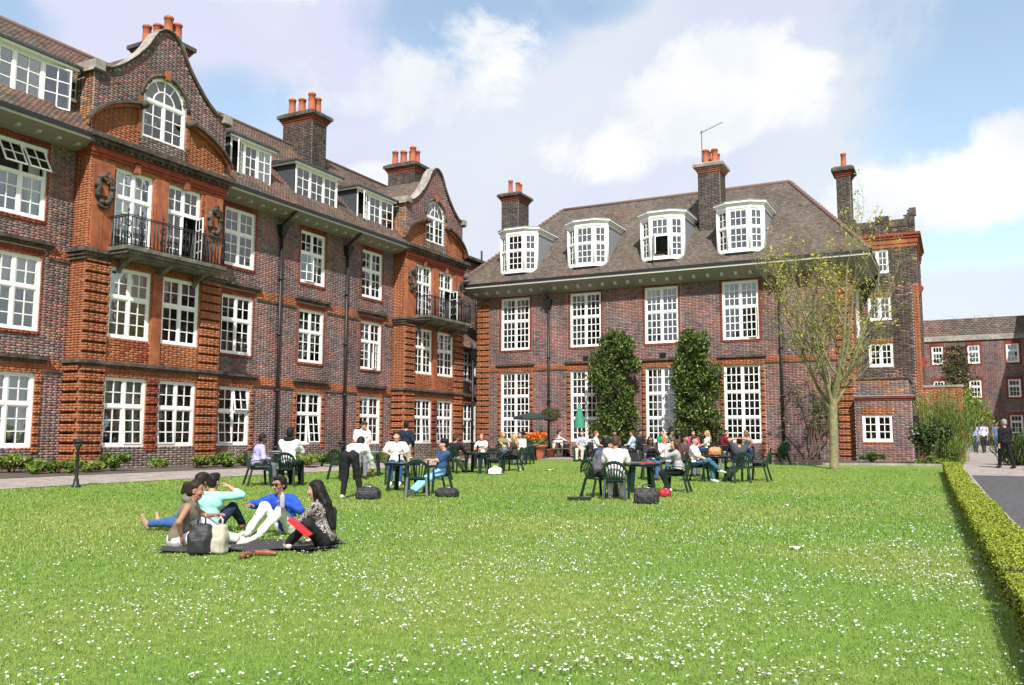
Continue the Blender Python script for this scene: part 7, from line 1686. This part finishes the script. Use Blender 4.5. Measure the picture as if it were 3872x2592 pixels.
# ---- people near the hall ------------------------------------------------------------------------------------
far_ = [(2120, 1728, 90, 'man in cream shirt and black trousers on the bench by the white bin', 'light', 'dark', 'short', (.62, .58, .48), 'roll', BLACK, False, 'table'),
 (2200, 1745, 200, 'man in striped grey shirt sitting below the closed parasol', 'fair', 'red', 'short', (.35, .38, .43), 'short', (.55, .5, .4), False, 'lap'),
 (2225, 1728, 180, 'person in royal blue top behind the striped shirt', 'light', 'brown', 'short', (.03, .05, .45), 'short', GREY, False, 'table'),
 (2262, 1748, 100, 'red faced man in white tee seen above the grey jacket', 'fair', 'red', 'crop', WHITE, 'short', JEAN, False, 'lap'),
 (2325, 1742, 190, 'person with dark curls in brown coat under the first magnolia', 'tan', 'dark', 'mop', (.09, .06, .045), 'long', BLACK, False, 'lap'),
 (2385, 1745, -70, 'man in pale blue shirt facing the first magnolia', 'light', 'brown', 'short', (.45, .52, .68), 'long', GREY, False, 'lap'),
 (2425, 1735, 150, 'dark jacketed person behind the man in pale blue', 'tan', 'black', 'short', (.02, .02, .025), 'long', BLACK, False, 'lap'),
 (2505, 1742, 180, 'person in emerald green top between the magnolias', 'light', 'black', 'short', (.01, .22, .10), 'short', BLACK, True, 'lap'),
 (2545, 1738, 90, 'dark haired person in grey top under the second magnolia', 'tan', 'black', 'short', (.12, .12, .13), 'short', GREY, False, 'lap'),
 (2625, 1745, 175, 'man in blue and red top with sunglasses near the second magnolia', 'light', 'dark', 'short', (.30, .05, .12), 'short', (.05, .08, .2), False, 'lap'),
 (2668, 1748, -80, 'blonde girl in white top talking near the second magnolia', 'fair', 'blonde', 'long', (.7, .68, .64), 'short', JEAN, True, 'lap'),
 (2750, 1745, 180, 'person in dark red jumper below the last tall window', 'light', 'black', 'short', (.13, .012, .02), 'long', BLACK, False, 'lap'),
 (2825, 1748, 190, 'girl with loose blonde hair below the last tall window', 'fair', 'blonde', 'long', (.5, .4, .32), 'short', JEAN, True, 'lap'),
 (2010, 1730, 0, 'man in white shirt with his back turned beside the topiary', 'light', 'brown', 'short', WHITE, 'short', GREY, False, 'table'),
 (2045, 1733, -20, 'person in white top with dark straps behind the tulips', 'tan', 'dark', 'short', WHITE, 'short', BLACK, True, 'lap'),
 (1985, 1738, 60, 'person in charcoal shirt sitting under the open parasol', 'dark', 'black', 'crop', (.06, .05, .05), 'long', BLACK, False, 'table'),
 (2480, 1728, 170, 'person in white blouse before the third tall window', 'fair', 'dark', 'long', (.6, .6, .62), 'short', GREY, True, 'lap'),
 (2715, 1735, 170, 'person in pale shirt beside the second magnolia trunk', 'light', 'dark', 'short', (.5, .5, .5), 'short', BLACK, False, 'lap')]
def short_label(lb):
    for wd_ in (' on ', ' below', ' behind', ' under', ' facing', ' before', ' beside', ' near', ' talking', ' between', ' seen', ' sitting'): lb = lb.split(wd_)[0]
    return lb
for (px_, py_, dg, lb, skn, hr, hs_, tcl, slv, lg, fem, ar) in far_:
    seated(px_, py_, dg, lb, 'green chair under the '+short_label(lb), arms=ar, skin=skn, hair=hr, hstyle=hs_, top=(tcl, slv), legs=(lg, 'long'), female=fem, h=.02)
put(TP2, xy(2000, 1742), .2, 'grey topped table under the open parasol', 'table', 'round garden tables'); put(TP, xy(2235, 1742), .2, 'green table under the closed parasol', 'table', 'round garden tables'); put(TP, xy(2470, 1748), .2, 'green table between the two magnolias', 'table', 'round garden tables'); put(TP, xy(2720, 1752), .2, 'green table below the last tall window', 'table', 'round garden tables')
chair(xy(2700, 1772), facing(10), 'green chair behind the orange brown handbag'); chair(xy(2950, 1757), facing(-30), 'empty dark chair by the foot of the second hall pipe')
# walkers on the path
person('person in lilac shirt walking up the shaded path', xy(3690, 1712), facing(40), skin='light', hair='brown', hstyle='long', top=((.45, .42, .66), 'short'), legs=((.18, .2, .36), 'long'), female=True, h=.02, feet=((-.1, .2, .08), (.1, -.18, .1)))
person('man in pale violet shirt walking beside the lilac shirt', xy(3722, 1714), facing(10), skin='light', hair='dark', hstyle='short', top=((.5, .48, .68), 'roll'), legs=(BLACK, 'long'), h=.02, feet=((-.1, -.2, .09), (.1, .2, .08)))
person('person in blue top and jeans standing in the shade', xy(3770, 1712), facing(170), skin='tan', hair='dark', hstyle='short', top=((.10, .13, .30), 'short'), legs=(JEAN, 'long'), h=.02)
person('man in dark suit walking along the path', xy(3808, 1774), facing(-10), skin='light', hair='grey', hstyle='crop', top=((.014, .013, .013), 'long'), legs=((.01, .01, .011), 'long'), h=.018, feet=((-.1, .25, .08), (.1, -.22, .10)))  # dark suit, its coat colour lowered further for the shade around him
print('people', time.time()-T0)
# ---- terrace things ------------------------------------------------------------------------------------------
def lamp(c, lb):
    rt = empty('garden_lamp', (c[0], c[1], g(*c)), label=lb, cat='lamp', group='low garden lamps'); m_ = MB(); m_.lathe([(.10, 0), (.10, .03), (.07, .06), (.055, .16), (.04, .22), (.034, .85), (.05, .87), (.05, .89)], (0, 0, 0), 12); m_.build('post', 'black_iron', rt, False)
    m_ = MB(); m_.lathe([(.05, .89), (.085, .93), (.095, .985), (.085, 1.03)], (0, 0, 0), 14); m_.build('lamp_globe', 'lead_dark', rt, False); m_ = MB(); m_.lathe([(.14, 1.02), (.13, 1.04), (.06, 1.075), (.015, 1.09), (.015, 1.13), (.0, 1.14)], (0, 0, 0), 14); m_.build('lamp_cap', 'black_iron', rt, False)
lamp(xy(287, 1843), 'low black garden lamp beside the path under the balcony bay'); lamp(xy(1290, 1805), 'low black garden lamp behind the bending man')
ps = at(2010, 1732); pr_ = empty('parasol', (ps.x, ps.y, ps.z), label='open dark green parasol over a far table', cat='parasol'); m_ = MB(); m_.tube([(0, 0, 0), (0, 0, 2.35)], .022, 8); m_.build('pole', 'black_iron', pr_, False); m_ = MB()
n = 8; rim = [(0.95*math.cos(t*2*math.pi/n), 0.95*math.sin(t*2*math.pi/n), 1.98) for t in range(n)]; m_.add([(0, 0, 2.22)]+rim+[(p[0], p[1], p[2]-.12) for p in rim], [(0, 1+i, 1+(i+1) % n) for i in range(n)]+[(1+i, 1+(i+1) % n, 9+(i+1) % n, 9+i) for i in range(n)]); m_.build('canopy', mat('parasol_green', (.025, .04, .04), .8, trans=.1), pr_, False); m_ = MB()
for p in rim: m_.bar((0, 0, 2.18), (p[0]*.98, p[1]*.98, 1.95), .018)
m_.build('ribs', 'black_iron', pr_, False); m_ = MB(); m_.lathe([(.24, 0), (.24, .07), (.05, .12)], (0, 0, 0), 14); m_.build('base', 'grey_stone', pr_, False)
ps = at(2192, 1738); pr_ = empty('closed_parasol', (ps.x, ps.y, ps.z), label='closed green parasol standing before a tall window', cat='parasol'); m_ = MB(); m_.tube([(0, 0, 0), (0, 0, 2.62)], .022, 8); m_.build('pole', 'black_iron', pr_, False); V = []
for k, (z, rr) in enumerate(((1.45, .23), (1.7, .21), (2.0, .16), (2.3, .10), (2.55, .04))):
    for i in range(24): a = 2*math.pi*i/24; q = rr*(1+.22*math.sin(i*math.pi/1.5+k*.3)); V.append((q*math.cos(a), q*math.sin(a), z))
m_ = MB(); m_.add(V, [(k*24+i, k*24+(i+1) % 24, (k+1)*24+(i+1) % 24, (k+1)*24+i) for k in range(4) for i in range(24)], True); m_.build('canopy', mat('parasol_mint', (.05, .26, .17), .8, trans=.1), pr_, False); m_ = MB(); m_.lathe([(.24, 0), (.24, .07), (.05, .12)], (0, 0, 0), 14); m_.build('base', 'grey_stone', pr_, False)
pt = at(2030, 1736); pl = empty('tulip_planter', (pt.x, pt.y, pt.z), label='big terracotta planter crammed with orange tulips', cat='planter'); m_ = MB(); m_.lathe([(.30, 0), (.32, .03), (.36, .2), (.40, .52), (.50, .55), (.52, .64), (.50, .66), (.44, .64), (.42, .56)], (0, 0, 0), 22); m_.build('pot', 'terracotta', pl, False); m_ = MB(); m_.lathe([(.0, .58), (.43, .58)], (0, 0, 0), 22, False); m_.build('earth', 'soil', pl, False)
n = 420; a = rng.uniform(0, 6.28, n); rr = .5*np.sqrt(rng.random(n)); C = np.stack([rr*np.cos(a), rr*np.sin(a), .70+.22*rng.random(n)], 1); link('leaves', leaf_mesh('leaves', C, .2, leaf_cols(n, (.14, .22, .06), .2), 'leaf', .25, up=1.5), pl, False)
n = 260; a = rng.uniform(0, 6.28, n); rr = .52*np.sqrt(rng.random(n)); C = np.stack([rr*np.cos(a), rr*np.sin(a), .95+.26*rng.random(n)], 1); link('tulip_heads', leaf_mesh('tulip_heads', C, .12, leaf_cols(n, (.80, .14, .015), .15, (.85, .25, .02), .3), 'leaf', .9, up=1.2), pl, False)
tq = at(2052, 1733); tb_ = empty('topiary', (tq.x+.1, tq.y+.7, tq.z), label='clipped ball topiary on a bare stem in a pot', cat='topiary'); m_ = MB(); m_.tube([(0, 0, .3), (.02, 0, 1.0), (0, .01, 1.85)], [.03, .025, .025], 7); m_.build('stem', 'bark_brown', tb_, False); m_ = MB(); m_.lathe([(.2, 0), (.26, .38), (.29, .40), (.27, .42), (.1, .40)], (0, 0, 0), 16); m_.build('pot', 'terracotta', tb_, False)
n = 2600; d = rng.normal(0, 1, (n, 3)); d /= np.linalg.norm(d, axis=1, keepdims=True); C = d*np.array([.50, .50, .36])*(.72+.28*rng.random((n, 1)))+[0, 0, 2.1]; link('foliage', leaf_mesh('foliage', C, .06, leaf_cols(n, (.06, .085, .025), .3, (.13, .15, .05), .2), 'leaf', .5), tb_, False)
bn = at(2108, 1729); wb = empty('white_bin', (bn.x, bn.y, bn.z), label='waist high rounded white bin with red trim at the hall wall', cat='bin'); m_ = MB(); m_.lathe([(.25, 0), (.27, .05), (.28, .75), (.27, .86), (.22, .92), (.1, .94)], (0, 0, 0), 22); m_.build('drum', 'white_cloth', wb, False); m_ = MB(); m_.lathe([(.275, .84), (.285, .86), (.26, .89), (.23, .915)], (0, 0, 0), 22, False); m_.build('trim', 'red_card', wb, False)
def bench(c, rz, lb):
    rt = empty('picnic_bench', (c[0], c[1], g(*c)), rz, label=lb, cat='bench'); m_ = MB()
    for k in range(5): m_ = MB(); m_.box(-.85, .85, -.36+.145*k, -.23+.145*k, .70, .74); m_.build('top_plank', 'bark_brown', rt, False)
    for y in (-.75, .62): m_ = MB(); m_.box(-.85, .85, y, y+.24, .42, .46); m_.build('seat_plank', 'bark_brown', rt, False)
    for x in (-.65, .65):
        m_ = MB(); m_.bar((x, -.25, .70), (x, -.6, 0), .05, .09); m_.bar((x, .25, .70), (x, .6, 0), .05, .09); m_.bar((x+.06, -.72, .40), (x+.06, .80, .40), .05, .08); m_.build('leg_frame', 'bark_brown', rt, False)
def cup(c, z, lb, col='paper', h_=.11, r_=.038, name='cup'):
    m_ = MB(); m_.lathe([(r_*.75, 0), (r_, h_), (r_*1.08, h_), (r_*1.08, h_+.012), (r_*.5, h_+.016)], (0, 0, 0), 12); o = m_.build(name, col); o.location = (c[0], c[1], z); tag(o, lb, 'cup' if name == 'cup' else 'bottle')
mat('bottle_green', (.02, .10, .04), .15); mat('cola', (.06, .015, .01), .15)
for (tx, ty, items) in ((1075, 1800, (('paper', -.15, .1, 'white paper cup on the table before the lilac shirt', .11, .038, 'cup'), ('clear_plastic', .12, -.05, 'clear bottle on the table before the lilac shirt', .22, .03, 'bottle'))),
    (1520, 1858, (('paper', .18, .12, 'white paper cup on the mop haired man\'s table', .11, .038, 'cup'), ('cola', -.2, .15, 'small cola bottle on the mop haired man\'s table', .19, .028, 'bottle'))),
    (1400, 1795, (('paper', -.1, 0, 'paper cup on the table beside the standing man', .11, .038, 'cup'), ('clear_plastic', .1, .08, 'clear bottle on the table beside the standing man', .24, .03, 'bottle'))),
    (1800, 1790, (('bottle_green', 0, .1, 'green bottle on the table of the girl in white', .24, .032, 'bottle'), ('paper', .2, -.1, 'paper cup on the table of the girl in white', .11, .038, 'cup'))),
    (2425, 1862, (('clear_plastic', .05, .2, 'clear bottle beside the open laptop', .22, .03, 'bottle'), ('paper', .28, .15, 'paper cup beside the red notebook', .11, .038, 'cup'))),
    (2705, 1815, (('paper', .3, 0, 'paper cup beside the orange brown handbag', .11, .038, 'cup'),))):
    c = xy(tx, ty); zt = g(*c)+.731
    for (cl_, dx, dy, lb, h_, r_, nm) in items: cup((c[0]+dx, c[1]+dy), zt, lb, cl_, h_, r_, nm)
bench(xy(2160, 1731), R(10), 'wooden picnic bench between the white bin and the closed parasol')
print('done', time.time()-T0)
